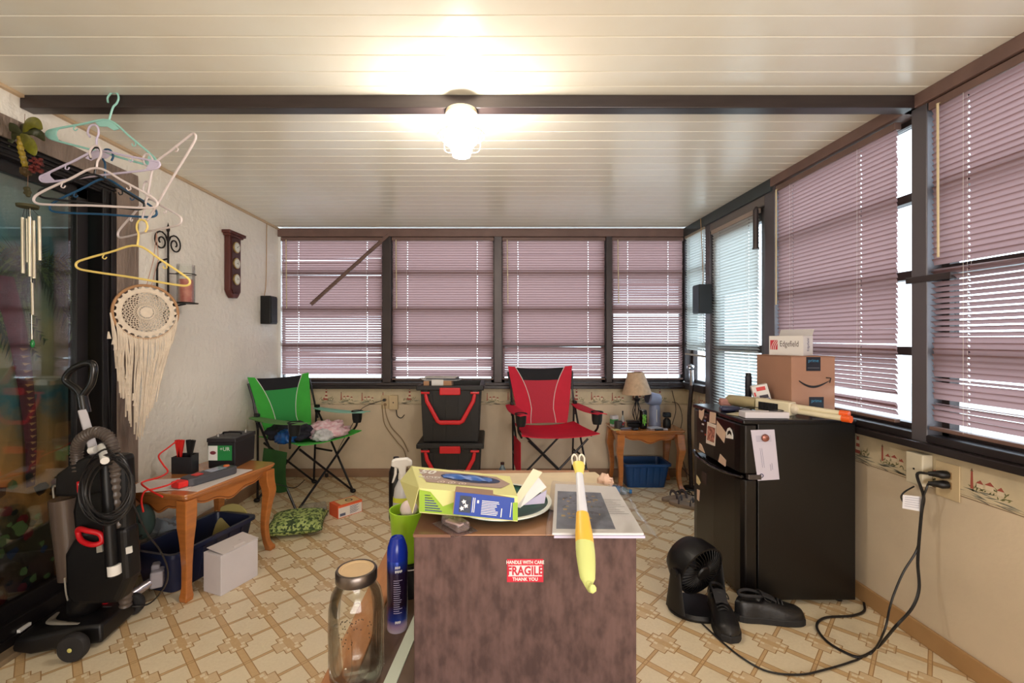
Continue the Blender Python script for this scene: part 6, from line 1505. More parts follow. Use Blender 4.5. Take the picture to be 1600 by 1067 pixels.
# ------------------------------------------------------------------ right wall outlet and cords
sb_ = thing('wall_box', 'cream surface box on the right wall above the floor cords', 'outlet', (XR-.02, 1.79, .71))
obj('cover', MB().bb((XR-.044, 1.758, .640), (XR-.0018, 1.83, .765)), M_ivory2, sb_, bevel=.004)
obj('screw_hole', MB().box((XR-.0445, 1.794, .702), (.001, .007, .007)), M_black, sb_)
ol = thing('wall_outlet', 'tan outlet plate with two black plugs on the right wall', 'outlet', (XR, 1.70, .685))
obj('plate', MB().bb((XR-.006, 1.655, .615), (XR-.0018, 1.745, .750)), M_ivory, ol, bevel=.002)
for z in (.705, .668): obj('socket', MB().box((XR-.0065, 1.70, z), (.001, .034, .026)), mat('ivory_dark', (150, 120, 84), .5), ol)
pg = []
for k, z in enumerate((.706, .668)):
    e = thing('power_plug', ['upper black plug in the right wall outlet', 'lower black plug in the right wall outlet'][k], 'plug', (XR-.02, 1.70, z))
    obj('body', MB().tube([(XR-.0065, 1.70, z), (XR-.024, 1.702, z), (XR-.034, 1.708, z), (XR-.050, 1.728, z-.004)], [.015, .016, .013, .008], 10), M_black, e, sm=True)
c1 = [Vector((XR-.050, 1.728, .702)), Vector((XR-.068, 1.755, .690)), P(1443, 775, 1.74), P(1440, 800, 1.74), P(1436, 845, 1.74), P(1434, 880, 1.74), P(1436, 920, 1.72), P(1425, 950, 1.70), P(1400, 978, 1.68)]
c1 += [PZ(x, y, .006) for x, y in ((1372, 1010), (1345, 1026), (1318, 1018), (1290, 1000), (1276, 978), (1290, 965), (1330, 962), (1350, 955), (1350, 942))]
kb(c1, .0052, M_cord, 'thick black cord dropping from the right wall outlet to loop behind the fridge')
c2 = [Vector((XR-.050, 1.728, .664)), P(1448, 762, 1.72), P(1441, 785, 1.735), P(1438, 830, 1.745), P(1432, 860, 1.745), P(1412, 893, 1.74), P(1398, 925, 1.72), P(1390, 950, 1.70), P(1382, 985, 1.66)]
c2 += [PZ(x, y, .006) for x, y in ((1362, 1020), (1330, 1034), (1290, 1046), (1250, 1054), (1200, 1049), (1160, 1028), (1125, 1000), (1098, 975), (1085, 962))]
kb(c2, .0036, M_cord, 'thinner black cord running from the right wall outlet to the fan')
kb([P(1428, 760, 1.79), P(1414, 768, 1.78), P(1408, 776, 1.78), P(1412, 786, 1.77)], .003, M_cord, 'short dark lead below the cream box on the right wall')
tg = [P(1411, 773, 1.765), P(1440, 776, 1.745), P(1438, 799, 1.745), P(1410, 794, 1.765)]
e = thing('cord_tag', 'white printed warning tag on the black cord at the right wall', 'tag', tg[3])
obj('paper', MB().add(tg+[p+Vector((0, .001, 0)) for p in tg], [(0,1,2,3),(4,5,6,7),(0,1,5,4),(1,2,6,5),(2,3,7,6),(3,0,4,7)]), mat('tag_white', (222, 220, 226), .7), e)
tl_ = MB()
for k in range(5): a_ = tg[0]+(tg[3]-tg[0])*(.15+.16*k); b_ = tg[1]+(tg[2]-tg[1])*(.15+.16*k); tl_.tube([a_+(b_-a_)*.1+Vector((0, -.0006, 0)), a_+(b_-a_)*.9+Vector((0, -.0006, 0))], .0006, 4)
obj('printed_lines', tl_, mat('ink_grey', (120, 120, 150), .7), e)
# ------------------------------------------------------------------ foreground: low table and taped box
TZ = .47
lt = thing('low_table', 'low brown wooden table under the big taped carton in the foreground', 'table', (-.04, 1.2, 0))
M_brn = mat('dusty_brown_top', (112, 86, 66), .5, mottle=.35, mscale=12); M_wd = mat('orange_wood', (190, 128, 80), .45, mottle=.2, stretch=(8, 1, 8))
obj('table_top', MB().bb((-.30, .55, TZ-.03), (.285, 1.90, TZ)), M_brn, lt, bevel=.003)
obj('edge_board', MB().bb((-.374, .55, TZ-.03), (-.302, 1.90, TZ)), M_wd, lt, bevel=.004)
for x in (-.29, .25):
    for y in (.62, 1.84): obj('leg', MB().bb((x-.025, y-.025, 0), (x+.025, y+.025, TZ-.03)), M_wd, lt, bevel=.004)
ws_ = MB(); a_, b_ = Vector((-.176, 1.40, TZ)), Vector((-.245, .75, TZ)); T = frame(a_, b_-a_, (0, 0, 1)); ws_.bb((0, 0, -.014), ((b_-a_).length, .004, .014), T)
obj('white_strip', ws_, mat('pale_green_white', (214, 220, 200), .5), None, bevel=.001, loc=a_, label='flat pale greenish white strip lying on the low table beside the jar', cat='strip')

bx0, bx1, by0, by1, bz = -.158, .295, .91, 1.36, .82
M_bx = bpy.data.materials.new('corrugated_brown'); M_bx.use_nodes = True; nt = M_bx.node_tree; bs_ = nt.nodes['Principled BSDF']; bs_.inputs['Roughness'].default_value = .75
tc = nt.nodes.new('ShaderNodeTexCoord'); wv = nt.nodes.new('ShaderNodeTexWave'); wv.bands_direction = 'X'; wv.inputs['Scale'].default_value = 26; wv.inputs['Distortion'].default_value = 2.2; wv.inputs['Detail'].default_value = 3
nz = nt.nodes.new('ShaderNodeTexNoise'); nz.inputs['Scale'].default_value = 30; nz.inputs['Detail'].default_value = 7; mpp = nt.nodes.new('ShaderNodeMapping'); mpp.inputs['Scale'].default_value = (1.6, 1.6, .8)
nt.links.new(tc.outputs['Object'], wv.inputs[0]); nt.links.new(tc.outputs['Object'], mpp.inputs[0]); nt.links.new(mpp.outputs[0], nz.inputs[0])
cr = nt.nodes.new('ShaderNodeValToRGB'); cr.color_ramp.elements[0].position = .35; cr.color_ramp.elements[0].color = rgb((68, 47, 43)); cr.color_ramp.elements[1].position = .62; cr.color_ramp.elements[1].color = rgb((96, 71, 66))
nt.links.new(nz.outputs['Fac'], cr.inputs[0]); nt.links.new(cr.outputs[0], bs_.inputs['Base Color'])
bpn = nt.nodes.new('ShaderNodeBump'); bpn.inputs['Strength'].default_value = .25; bpn.inputs['Distance'].default_value = .002; nt.links.new(wv.outputs['Fac'], bpn.inputs['Height']); nt.links.new(bpn.outputs[0], bs_.inputs['Normal'])
bg_ = thing('taped_carton', 'big brown corrugated carton with a red fragile sticker in the foreground', 'box', (.07, 1.13, TZ))
obj('carton', MB().bb((bx0, by0, TZ+.0005), (bx1, by1, bz)), M_bx, bg_, bevel=.003)
obj('top_flap', MB().bb((bx0+.002, by0+.002, bz), (bx1-.002, (by0+by1)/2-.001, bz+.003)), mat('carton_top', (178, 132, 100), .6, mottle=.25, mscale=9), bg_)
obj('top_flap', MB().bb((bx0+.002, (by0+by1)/2+.001, bz), (bx1-.002, by1-.002, bz+.003)), mat('carton_top', (178, 132, 100), .6, mottle=.25, mscale=9), bg_)
obj('tape', MB().bb((bx0-.001, by0-.0008, bz-.002), (bx0+.075, by1, bz+.0038)), mat('shiny_tape', (120, 84, 70), .2), bg_)
# sticker
c_ = P(820.5, 891, by0); sw_, sh2 = .074, .047; Tq = frame((c_.x, by0-.0008, c_.z), (1, 0, 0), (0, 0, 1))
st_ = obj('fragile_sticker', MB().bb((-sw_/2, -sh2/2, -.0006), (sw_/2, sh2/2, .0002), Tq), mat('sticker_red', (196, 18, 50), .5), bg_, bevel=.0002)
obj('white_band', MB().bb((-sw_/2+.0028, -.0115, -.0004), (sw_/2-.0028, .0105, .0006), Tq), mat('sticker_white', (238, 210, 212), .5), st_)
T1 = Tq @ Matrix.Translation((0, .0168, .0008)); text('lettering', 'HANDLE WITH CARE', .0098, T1, M_white, st_, sx=.82, bold=.0002)
text('lettering', 'FRAGILE', .0245, Tq @ Matrix.Translation((0, -.0008, .0012)), mat('sticker_ink', (186, 20, 48), .5), st_, sx=.80, bold=.0007)
text('lettering', 'THANK YOU', .0098, Tq @ Matrix.Translation((0, -.0175, .0008)), M_white, st_, sx=.9, bold=.0002)

zb0 = bz+.004
# plate
pc = (.020, 1.055)
pt_ = thing('dinner_plate', 'white rimmed dark teal plate under the boxes on the big carton', 'plate', (pc[0], pc[1], zb0))
obj('plate', MB().lathe([(0, 0), (.075, 0), (.118, .014), (.120, .017), (.117, .018), (.074, .004), (0, .004)], 48, c=(pc[0], pc[1], zb0)), mat('plate_teal', (40, 84, 78), .25), pt_, sm=True)
obj('rim', MB().lathe([(.112, .0165), (.1205, .0165), (.1205, .0195), (.112, .0190)], 48, c=(pc[0], pc[1], zb0), cap=False), mat('plate_rim', (218, 222, 214), .25), pt_, sm=True)
# glove box
zt, zbm = .897, zb0+.020
ft = lambda px, py, z: PZ(px, py, z)
q_ = [ft(655, 763, zt), ft(809, 775, zt), ft(797, 744, zt), ft(644, 728, zt)]
d_ = [Vector((p.x, p.y, zbm)) for p in q_]
gbx = thing('glove_carton', 'yellow green carton of disposable gloves with blue oval opening', 'box', (d_[0]+d_[2])/2)
M_yg, M_tp = mat('glove_yellow', (222, 220, 148), .5), mat('glove_taupe', (158, 134, 122), .55)
obj('carton', MB().add(d_+q_, [(0,3,2,1),(4,5,6,7),(0,1,5,4),(1,2,6,5),(2,3,7,6),(3,0,4,7)]), M_yg, gbx, bevel=.001)
ex, ey = (q_[1]-q_[0]), (q_[3]-q_[0])
def tf(u, v_, h=.0008): return q_[0]*(1-u)*(1-v_)+q_[1]*u*(1-v_)+q_[2]*u*v_+q_[3]*(1-u)*v_+Vector((0, 0, h))
obj('taupe_print', MB().poly([tf(.10, .28), tf(.86, .28), tf(.97, .55), tf(.86, .86), tf(.06, .86)]), M_tp, gbx, kind='flat')
ov = [tf(.28+.30+.30*math.cos(t), .62+.20*math.sin(t), .0014) for t in [2*PI*i/28 for i in range(28)]]
obj('oval_opening', MB().poly(ov), mat('opening_dark', (26, 40, 84), .7), gbx, kind='flat')
gl_ = MB(); gl_.grid(lambda u, v_: tf(.30+.50*u, .52+.20*v_, .0016+.006*math.sin(PI*u)**.5*math.sin(PI*v_)+.0015*math.sin(u*17+v_*5)), 18, 8); obj('blue_gloves', gl_, mat('nitrile_blue', (46, 96, 176), .45), gbx, sm=True)
Tg = frame(tf(.155, .74, .0014), ex, ey); text('lettering', '50', .040, Tg, M_white, gbx, bold=.0012)
Tg = frame(tf(.15, .50, .0014), ex, ey); text('lettering', 'GLOVES', .0150, Tg, M_white, gbx, bold=.0003)
Tg = frame(tf(.15, .42, .0014), ex, ey); text('lettering', 'GUANTES', .0085, Tg, M_white, gbx)
for k in range(3):
    obj('round_icon', MB().lathe([(.0065, 0), (.0085, 0)], 18, frame(tf(.26+.11*k, .33, .0014), ex, ey), cap=False).lathe([(0, 0), (.003, 0)], 6, frame(tf(.26+.11*k, .33, .0014), ex, ey), cap=False), mat('icon_pale', (224, 206, 196), .6), gbx, kind='flat')
fg = lambda u, v_: (d_[0]*(1-u)+d_[1]*u)*(1-v_)+(q_[0]*(1-u)+q_[1]*u)*v_+Vector((0, -.0008, 0))
obj('green_band', MB().poly([fg(.0, .05), fg(1, .05), fg(1, .75), fg(.40, .62), fg(.25, .35), fg(.12, .9), fg(0, .95)]), mat('lime_print', (150, 186, 60), .55), gbx, kind='flat')
bcb = MB()
for k in range(7): bcb.poly([fg(.06, .12+.10*k), fg(.24-.02*k, .12+.10*k), fg(.24-.02*k, .17+.10*k), fg(.06, .17+.10*k)])
obj('blue_lines', bcb, mat('barcode_blue', (70, 80, 140), .6), gbx, kind='flat')
fl_ = [q_[0]+Vector((0, 0, .001)), q_[3]+Vector((0, 0, .001)), q_[3]+Vector((-.030, 0, -.038)), d_[0]+Vector((-.012, -.012, .004))]
obj('open_end_flap', MB().add(fl_+[p+Vector((-.001, 0, 0)) for p in fl_], [(0,1,2,3),(4,5,6,7),(0,1,5,4),(1,2,6,5),(2,3,7,6),(3,0,4,7)]), M_yg, gbx)
# blue box
Y_ = .925; zp = .842
bl = [P(707, 803, Y_), P(803, 813, Y_), P(805, 782, Y_), P(707, 768, Y_)]
shift = zp-min(p.z for p in bl)
bl = [p+Vector((0, 0, shift)) if shift > 0 else p for p in bl]
bb2 = thing('blue_carton', 'blue printed carton tilted on the plate in front of the glove carton', 'box', bl[0])
xd, zd = (bl[1]-bl[0]), (bl[3]-bl[0]); dpt = Vector((0, .045, 0)); W2, H2 = xd.length, zd.length
Tb2 = frame(bl[0], xd, zd)                       # local z toward the camera
obj('carton', MB().bb((0, 0, -.035), (W2, H2, 0), Tb2), mat('kraft_side', (150, 118, 98), .6), bb2, bevel=.001)
obj('front_panel', MB().bb((.002, .0, 0), (W2, H2, .0006), Tb2), mat('royal_blue', (24, 62, 158), .4), bb2)
obj('picture_panel', MB().bb((.012, .006, .0006), (.036, H2-.006, .001), Tb2), mat('picture_navy', (52, 62, 84), .5, mottle=.5, mscale=60), bb2)
hnd = MB(); rnd = random.Random(6)
for (x, y, a_) in ((.018, .014, 1.2), (.021, .028, .6), (.026, .020, 2.2)):
    pts_ = [(x+rr_*math.cos(t), y+rr_*math.sin(t), .0014) for t, rr_ in [(2*PI*i/10, .0055*(1 if i % 2 else .55)) for i in range(10)]]; hnd.poly(pts_, Tb2)
obj('white_glove_print', hnd, mat('print_white', (220, 222, 228), .6), bb2, kind='flat')
tx = MB(); rnd = random.Random(12)
for k in range(9): tx.bb((.058, .006+.0034*k, .0006), (.092+rnd.uniform(-.006, .004), .0074+.0034*k, .0011), Tb2)
for k in range(2): tx.bb((.039+.0035*k, .008, .0006), (.0405+.0035*k, H2-.008, .0011), Tb2)
tx.bb((.118, .006, .0006), (.1195, H2-.010, .0011), Tb2); tx.bb((.099, .004, .0006), (.101, .022, .0011), Tb2); tx.bb((.048, .028, .0006), (.052, .034, .0011), Tb2)
obj('printed_lines', tx, M_white, bb2)
# white folded papers standing on plate
for k, (pts_, nm, lb_) in enumerate((([(804, 795), (850, 745), (835, 740), (800, 785)], 'folded_leaflet', 'cream folded leaflet fanned behind the blue carton'), ([(812, 806), (855, 765), (838, 746), (803, 790)], 'white_leaflet', 'white leaflet standing between the blue carton and the document bag'), ([(815, 806), (850, 790), (855, 768), (830, 780)], 'lilac_leaflet', 'lilac booklet edge beside the document bag'))):
    q3 = [P(x, y, .99+.02*k) for x, y in pts_]; 
    q3 = [Vector((p.x, p.y+(p.z-.85)*.5, max(p.z, .845))) for p in q3]
    obj(nm, MB().add(q3+[p+Vector((.001, .003, 0)) for p in q3], [(0,1,2,3),(4,5,6,7),(0,1,5,4),(1,2,6,5),(2,3,7,6),(3,0,4,7)]), mat('leaf_%d' % k, [(222, 212, 186), (226, 224, 224), (198, 192, 220)][k], .7), None, loc=q3[0], label=lb_, cat='leaflet')
# blister pack
Tt = Matrix.Translation((-.078, .942, zb0+.001)) @ Matrix.Rotation(R(-52), 4, 'Z')
e = thing('blister_pack', 'small clear plastic blister tray on the front left of the big carton', 'packaging', (-.078, .94, zb0))
M_clr = mat('clear_pink', (240, 222, 222), .08, alpha=.12)
obj('backing', MB().bb((-.045, -.028, 0), (.045, .028, .0008), Tt), M_clr, e); obj('bubble', MB().frus((-.030, -.016), (.036, .016), .020, .001, 0, Tt).frus((-.03, -.016), (.036, .016), .001, .02, -.0, Tt), M_clr, e, bevel=.005)
obj('white_insert', MB().box((.0, 0, .010), (.04, .012, .004), Tt, rz=.3), M_white, e)
# newspapers / brochures at the back
pp_ = [PZ(742, 752, zb0+.004), PZ(870, 800, zb0+.004), PZ(955, 757, zb0+.004), PZ(930, 738.5, zb0+.004), PZ(748, 741, zb0+.004)]
obj('brochure', MB().add(pp_+[p+Vector((0, 0, .002)) for p in pp_], [list(range(5)), list(range(5, 10))]+[(i, (i+1) % 5, 5+(i+1) % 5, 5+i) for i in range(5)]), mat('cream_paper', (216, 198, 168), .65, mottle=.12, mscale=20), None, loc=pp_[0], label='large cream brochure at the back of the big carton', cat='paper')
bp_ = PZ(945, 758, zb0); cloth_ = MB().ell((bp_.x, bp_.y, zb0+.012), (.022, .016, .016), 14, 9, jit=.7); obj('tissue', cloth_, mat('peach_tissue', (220, 186, 166), .8), None, sm=True, loc=bp_, label='crumpled peach tissue at the back edge of the big carton', cat='tissue')
# document bag
dz0 = zb0+.006
dq = [PZ(853, 841, dz0+.004), PZ(1010, 841, dz0+.004), PZ(962, 762, dz0+.004), PZ(862, 757, dz0+.004)]
db_ = thing('document_bag', 'stack of papers in a clear bag overhanging the front of the big carton', 'documents', dq[0])
def slab4(q4, z0, z1): a4 = [Vector((p.x, p.y, z0)) for p in q4]+[Vector((p.x, p.y, z1)) for p in q4]; return MB().add(a4, [(0,3,2,1),(4,5,6,7),(0,1,5,4),(1,2,6,5),(2,3,7,6),(3,0,4,7)])
def ins(q4, a, b, c, d): f4 = lambda u, v_: q4[0]*(1-u)*(1-v_)+q4[1]*u*(1-v_)+q4[2]*u*v_+q4[3]*(1-u)*v_; return [f4(a, c), f4(b, c), f4(b, d), f4(a, d)]
obj('paper_stack', slab4(ins(dq, .08, 1.0, .03, .97), dz0, dz0+.0045), mat('paper_lilac', (206, 200, 226), .7), db_)
obj('paper_stack', slab4(ins(dq, .06, .99, .04, .98), dz0+.0047, dz0+.009), mat('paper_white2', (242, 239, 236), .7), db_)
ph = obj('cover_print', slab4(ins(dq, .10, .72, .10, .80), dz0+.0091, dz0+.0094), mat('cover_grey', (134, 142, 158), .6, mottle=.4, mscale=30), db_)
rnd = random.Random(21); bt1 = MB(); bt2 = MB()
for k in range(70):
    u, v_ = rnd.uniform(.14, .66), rnd.uniform(.25, .72); w_ = rnd.uniform(.01, .05); h = rnd.uniform(.012, .03)
    (bt1 if k % 3 else bt2).add([Vector((p.x, p.y, dz0+.0096)) for p in ins(dq, u, u+w_, v_, v_+h)], [(0, 1, 2, 3)])
obj('cover_marks', bt1, mat('cover_dark', (92, 96, 108), .6), ph, kind='flat'); obj('cover_marks', bt2, mat('cover_gold', (200, 166, 110), .6), ph, kind='flat')
tl2 = MB()
for k in range(9): tl2.add([Vector((p.x, p.y, dz0+.0097)) for p in ins(dq, .30+.03*(k % 3), .95-.04*(k % 4), .36+.035*k, .365+.035*k)], [(0, 1, 2, 3)])
obj('printed_lines', tl2, mat('ink_dark', (120, 116, 116), .7), db_, kind='flat')
dq2 = ins(dq, -.01, 1.12, -.01, 1.02)
def bagf(u, v_):
    p = dq2[0]*(1-u)*(1-v_)+dq2[1]*u*(1-v_)+dq2[2]*u*v_+dq2[3]*(1-u)*v_
    return Vector((p.x, p.y, dz0+.0115+.0022*noise.noise(Vector((u*9, v_*7, 2)))+.002*abs(noise.noise(Vector((u*22, v_*4, 5)))) - (.006 if u > .95 or u < .02 else 0)))
obj('clear_bag', MB().grid(bagf, 36, 24), mat('clear_film', (250, 250, 252), .12, alpha=.03, fres=.7), db_, sm=True, ang=180)
# back scratcher toy
a_, b_ = P(903, 712, 1.055), P(919, 916, .765); L = (b_-a_).length; ax = (b_-a_)/L
bs2 = thing('back_scratcher', 'yellow and white long handled back scratcher laid over the document bag', 'back scratcher', a_+ax*L*.6)
def seg(t0, t1, r_, m, nm, n=7): pts_ = [a_+ax*L*(t0+(t1-t0)*i/(n-1)) for i in range(n)]; return obj(nm, MB().tube(pts_, r_, 12, flat=.62, up=(0, -.6, .8)), m, bs2, sm=True)
M_y1, M_y2, M_y3, M_wg = mat('scratch_yellow', (236, 216, 110), .35), mat('scratch_amber', (240, 190, 70), .35), mat('scratch_lime', (214, 222, 140), .35), mat('scratch_white', (214, 216, 226), .3)
seg(.16, .62, [.0080, .0085, .009, .0095, .0105, .0115, .012], M_wg, 'shaft')
seg(.52, .74, [.0125, .0135, .0145, .0155, .0165, .017, .0172], M_y2, 'grip_upper')
seg(.735, 1.0, [.0172, .0176, .0172, .0162, .0148, .013, .006], M_y3, 'grip_lower')
seg(.08, .18, [.0135, .0138, .0130, .0120, .011, .010, .0095], M_y1, 'collar')
for s_ in (-1, 1):
    sx_ = Vector((1, 0, 0)); up_ = -ax
    c0 = a_+ax*L*.09+sx_*s_*.0085; lp_ = smooth([c0+sx_*-.0045, c0+up_*.022+sx_*-.006, c0+up_*.034, c0+up_*.022+sx_*.006, c0+sx_*.0045], 5)
    obj('prong', MB().tube(lp_, .0022, 6), mat('prong_white', (236, 230, 214), .35), bs2, sm=True)
obj('hook_end', MB().tube(smooth([a_+ax*L*.985, b_+Vector((.004, -.004, -.002)), b_+Vector((.006, -.012, .004))], 4), [.007]*8+[.005], 8), M_y3, bs2, sm=True)

# ------------------------------------------------------------------ jar, aerosol, cup, spray bottle
jc = Vector((-.297, .985, TZ)); jr = thing('glass_jar', 'large empty clear glass jar with a metal screw lid on the low table', 'jar', jc)
pro = [(0, .004), (.044, .003), (.052, .008), (.057, .022), (.0585, .05), (.0595, .12), (.0585, .165), (.053, .195), (.043, .212), (.039, .220), (.039, .242)]
ins_ = [(.036, .242), (.036, .220), (.040, .209), (.050, .192), (.0555, .164), (.0565, .12), (.0555, .05), (.054, .024), (.049, .012), (0, .010)]
glass = bpy.data.materials.new('jar_glass'); glass.use_nodes = True; g = glass.node_tree; gb = g.nodes.new('ShaderNodeBsdfGlossy'); gb.inputs['Roughness'].default_value = .04
go = g.nodes['Material Output']; gt = g.nodes.new('ShaderNodeBsdfTransparent'); gt.inputs[0].default_value = (.988, .986, .965, 1); gm = g.nodes.new('ShaderNodeMixShader'); gf = g.nodes.new('ShaderNodeFresnel'); gf.inputs[0].default_value = 1.38
ga = g.nodes.new('ShaderNodeMath'); ga.operation = 'MULTIPLY_ADD'; ga.inputs[1].default_value = .7; ga.inputs[2].default_value = .01
g.links.new(gf.outputs[0], ga.inputs[0]); g.links.new(ga.outputs[0], gm.inputs[0]); g.links.new(gt.outputs[0], gm.inputs[1]); g.links.new(gb.outputs[0], gm.inputs[2]); g.links.new(gm.outputs[0], go.inputs[0])
obj('glass', MB().lathe(pro+ins_, 48, c=jc, cap=False), glass, jr, sm=True)
rb = MB()
for (dx, dz, rx_, rz_) in ((-.004, .095, .030, .058),):
    pts_ = []
    for i in range(32):
        t = 2*PI*i/32; a_ = -PI/2-.35+(rx_/.059)*math.copysign(abs(math.cos(t))**.6, math.cos(t)); z = dz+rz_*math.copysign(abs(math.sin(t))**.6, math.sin(t))
        pts_.append((jc.x+.0602*math.cos(a_), jc.y+.0602*math.sin(a_), jc.z+z))
    rb.tube(pts_, .0013, 6, closed=True)
for k in range(6):
    a_ = -.55+.12*k; rb.tube([(jc.x+.0600*math.cos(a_), jc.y+.0600*math.sin(a_), jc.z+.035), (jc.x+.0605*math.cos(a_), jc.y+.0605*math.sin(a_), jc.z+.17)], .0012, 5)
obj('moulded_ridge', rb, glass, jr, sm=True)
dt = MB(); rnd = random.Random(8)
for k in range(40):
    a_ = rnd.uniform(-1.9, -.7); z = rnd.uniform(.11, .19); dt.ell((jc.x+.0604*math.cos(a_), jc.y+.0604*math.sin(a_), jc.z+z-(.0 if z < .17 else .02)), (.0012, .0012, .0014), 6, 4)
obj('specks', dt, mat('speck', (70, 54, 40), .8), jr, kind='stuff')
ld = MB(); ld.lathe([(.0435, .222), (.0445, .224), (.0445, .243), (.0425, .2465), (.038, .2470)], 48, c=jc, cap=False)
obj('screw_band', ld, mat('worn_steel', (120, 110, 104), .3, metal=.85, mottle=.4, mscale=30), jr, sm=True)
obj('lid_disc', MB().lathe([(0, .2445), (.030, .2445), (.032, .2462), (.038, .2462), (.0385, .243)], 40, c=jc, cap=False), mat('cream_lid', (216, 186, 144), .4, mottle=.1), jr, sm=True)

ac = Vector((-.245, 1.165, TZ)); ae = thing('aerosol_can', 'blue aerosol spray can standing beside the glass jar', 'spray can', ac)
def can_mat():
    m = bpy.data.materials.new('blue_purple_can'); m.use_nodes = True; nt = m.node_tree; b = nt.nodes['Principled BSDF']; b.inputs['Roughness'].default_value = .22; b.inputs['Metallic'].default_value = .35
    tc = nt.nodes.new('ShaderNodeTexCoord'); sp = nt.nodes.new('ShaderNodeSeparateXYZ'); nt.links.new(tc.outputs['Object'], sp.inputs[0]); mr = nt.nodes.new('ShaderNodeMapRange'); mr.inputs[2].default_value = .2; nt.links.new(sp.outputs[2], mr.inputs[0])
    cr = nt.nodes.new('ShaderNodeValToRGB'); e = cr.color_ramp.elements; e[0].color = rgb((214, 200, 214)); e[1].color = rgb((30, 70, 190)); 
    for p, c in ((.08, (180, 150, 180)), (.16, (36, 60, 150)), (.35, (40, 26, 46)), (.75, (44, 30, 60)), (.9, (36, 70, 180))): q = e.new(p); q.color = rgb(c)
    nt.links.new(mr.outputs[0], cr.inputs[0]); nt.links.new(cr.outputs[0], b.inputs['Base Color']); return m
obj('can', MB().lathe([(0, 0), (.0255, 0), (.0265, .003), (.0265, .182), (.025, .186), (0, .187)], 36, c=ac), can_mat(), ae, sm=True)
obj('cap', MB().lathe([(.0268, .182), (.0270, .195), (.0250, .212), (.0185, .232), (.0155, .236), (.013, .232), (0, .230)], 36, c=ac, cap=False), mat('cap_royal', (24, 52, 168), .22), ae, sm=True)
cl_ = MB()
for k in range(16):
    w0 = .5+.35*random.Random(k).random(); n = 5
    for j in range(n): a0 = -PI/2-.15+w0*j/n; a1 = -PI/2-.15+w0*(j+1)/n; z = .052+.0055*k; cl_.poly([(ac.x+.0267*math.cos(a0), ac.y+.0267*math.sin(a0), ac.z+z), (ac.x+.0267*math.cos(a1), ac.y+.0267*math.sin(a1), ac.z+z), (ac.x+.0267*math.cos(a1), ac.y+.0267*math.sin(a1), ac.z+z+.0016), (ac.x+.0267*math.cos(a0), ac.y+.0267*math.sin(a0), ac.z+z+.0016)])
obj('printed_lines', cl_, mat('can_text', (170, 160, 190), .4), ae, kind='flat')
cw = MB()
for k, (w0, z) in enumerate(((.7, .155), (.5, .165), (.55, .026))):
    n = 6
    for j in range(n): a0 = -PI/2+.0+w0*j/n; a1 = -PI/2+w0*(j+.7)/n; cw.poly([(ac.x+.0268*math.cos(a0), ac.y+.0268*math.sin(a0), ac.z+z), (ac.x+.0268*math.cos(a1), ac.y+.0268*math.sin(a1), ac.z+z+.002*(j % 2)), (ac.x+.0268*math.cos(a1), ac.y+.0268*math.sin(a1), ac.z+z+.006), (ac.x+.0268*math.cos(a0), ac.y+.0268*math.sin(a0), ac.z+z+.007)])
obj('script_mark', cw, M_white, ae, kind='flat')
# canister, cup, ball
cc0 = Vector((-.245, 1.335, TZ)); e = thing('black_canister', 'black canister with pale rim under the green cup', 'canister', cc0)
obj('body', MB().lathe([(0, 0), (.046, 0), (.050, .01), (.050, .096), (0, .098)], 32, c=cc0), mat('canister_black', (22, 22, 24), .35), e, sm=True)
obj('rim', MB().tube([(cc0.x+.050*math.cos(i*PI/18), cc0.y+.050*math.sin(i*PI/18), TZ+.086) for i in range(36)], .0014, 5, closed=True), M_white, e, sm=True)
gc = Vector((-.250, 1.335, TZ+.0985)); e = thing('green_cup', 'lime green plastic cup standing behind the blue aerosol can', 'cup', gc)
obj('cup', MB().lathe([(0, 0), (.040, 0), (.043, .01), (.052, .130), (.054, .142), (.0545, .146), (.051, .146), (.048, .130), (.038, .008), (0, .006)], 40, c=gc), mat('lime_plastic', (158, 206, 44), .3), e, sm=True)
obj('dark_filling', MB().lathe([(0, .118), (.0465, .118)], 32, c=gc, cap=False), mat('soil', (54, 44, 34), .9), e)
bc2 = gc+Vector((.006, -.012, .150)); obj('white_ball', MB().ell(bc2, (.026, .026, .026), 24, 16), mat('ball_white', (226, 206, 204), .4), None, sm=True, loc=bc2-Vector((0, 0, .026)), label='pinkish white ball resting on top of the lime green cup', cat='ball')
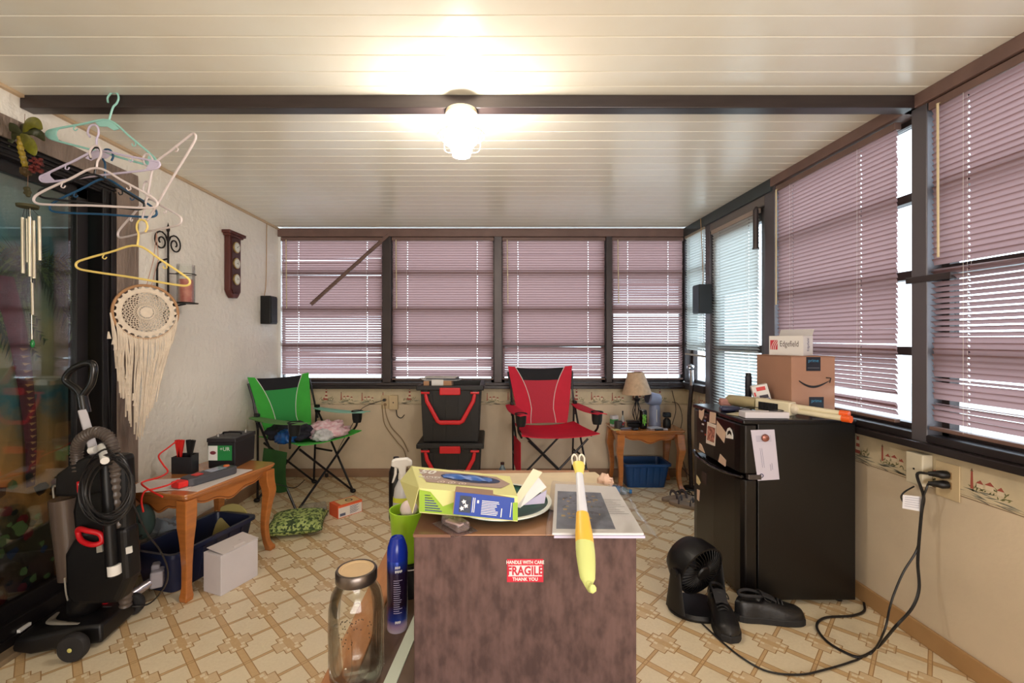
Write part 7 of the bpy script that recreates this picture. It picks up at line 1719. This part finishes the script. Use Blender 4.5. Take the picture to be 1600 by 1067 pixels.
sp0 = Vector((-.300+.0, 1.80, TZ)); sp0 = Vector(((629-768)/F*1.80, 1.80, TZ)); s_ = .93
sb2 = thing('spray_bottle', 'white trigger spray bottle with yellow label behind the green cup', 'spray bottle', sp0)
Tsb = Matrix.Translation(sp0) @ Matrix.Rotation(.15, 4, 'Z') @ Matrix.Diagonal((s_, s_, s_, 1))
obj('body', MB().lathe([(0, 0), (.038, 0), (.041, .006), (.040, .12), (.034, .165), (.020, .195), (.015, .21), (0, .21)], 28, Tsb @ Matrix.Diagonal((1, .7, 1, 1))), mat('milky_plastic', (206, 208, 214), .25), sb2, sm=True)
obj('label_wrap', MB().lathe([(.0412, .04), (.0408, .115)], 28, Tsb @ Matrix.Diagonal((1, .7, 1, 1)), cap=False), mat('label_grey', (184, 186, 206), .5), sb2, sm=True)
obj('yellow_band', MB().lathe([(.0416, .108), (.0405, .128)], 28, Tsb @ Matrix.Diagonal((1, .7, 1, 1)), cap=False), mat('label_yellow', (206, 214, 60), .5), sb2, sm=True)
obj('collar', MB().lathe([(0, .205), (.019, .205), (.018, .228), (0, .228)], 20, Tsb), M_white, sb2, sm=True)
Tsx = Tsb @ Matrix(((1, 0, 0, 0), (0, 0, -1, .014), (0, 1, 0, 0), (0, 0, 0, 1)))
obj('trigger_head', MB().prism([(-.048, .262), (-.046, .285), (-.030, .292), (.022, .294), (.040, .280), (.042, .262), (.016, .258), (.014, .226), (-.014, .226), (-.018, .252)], .028, Tsx), M_white, sb2, bevel=.005, seg=3)
obj('trigger', MB().prism([(-.034, .258), (-.022, .256), (-.024, .225), (-.038, .190), (-.046, .188), (-.036, .225)], .014, Tsx @ Matrix.Translation((0, 0, .007))), M_white, sb2, bevel=.003)
dk0 = Vector(((619-768)/F*1.865, 1.865, TZ)); obj('dark_bottle', MB().lathe([(0, 0), (.028, 0), (.030, .01), (.030, .20), (.020, .225), (.012, .235), (.012, .26), (0, .26)], 20, c=dk0), M_black, None, sm=True, loc=dk0, label='black bottle standing behind the white spray bottle', cat='bottle')
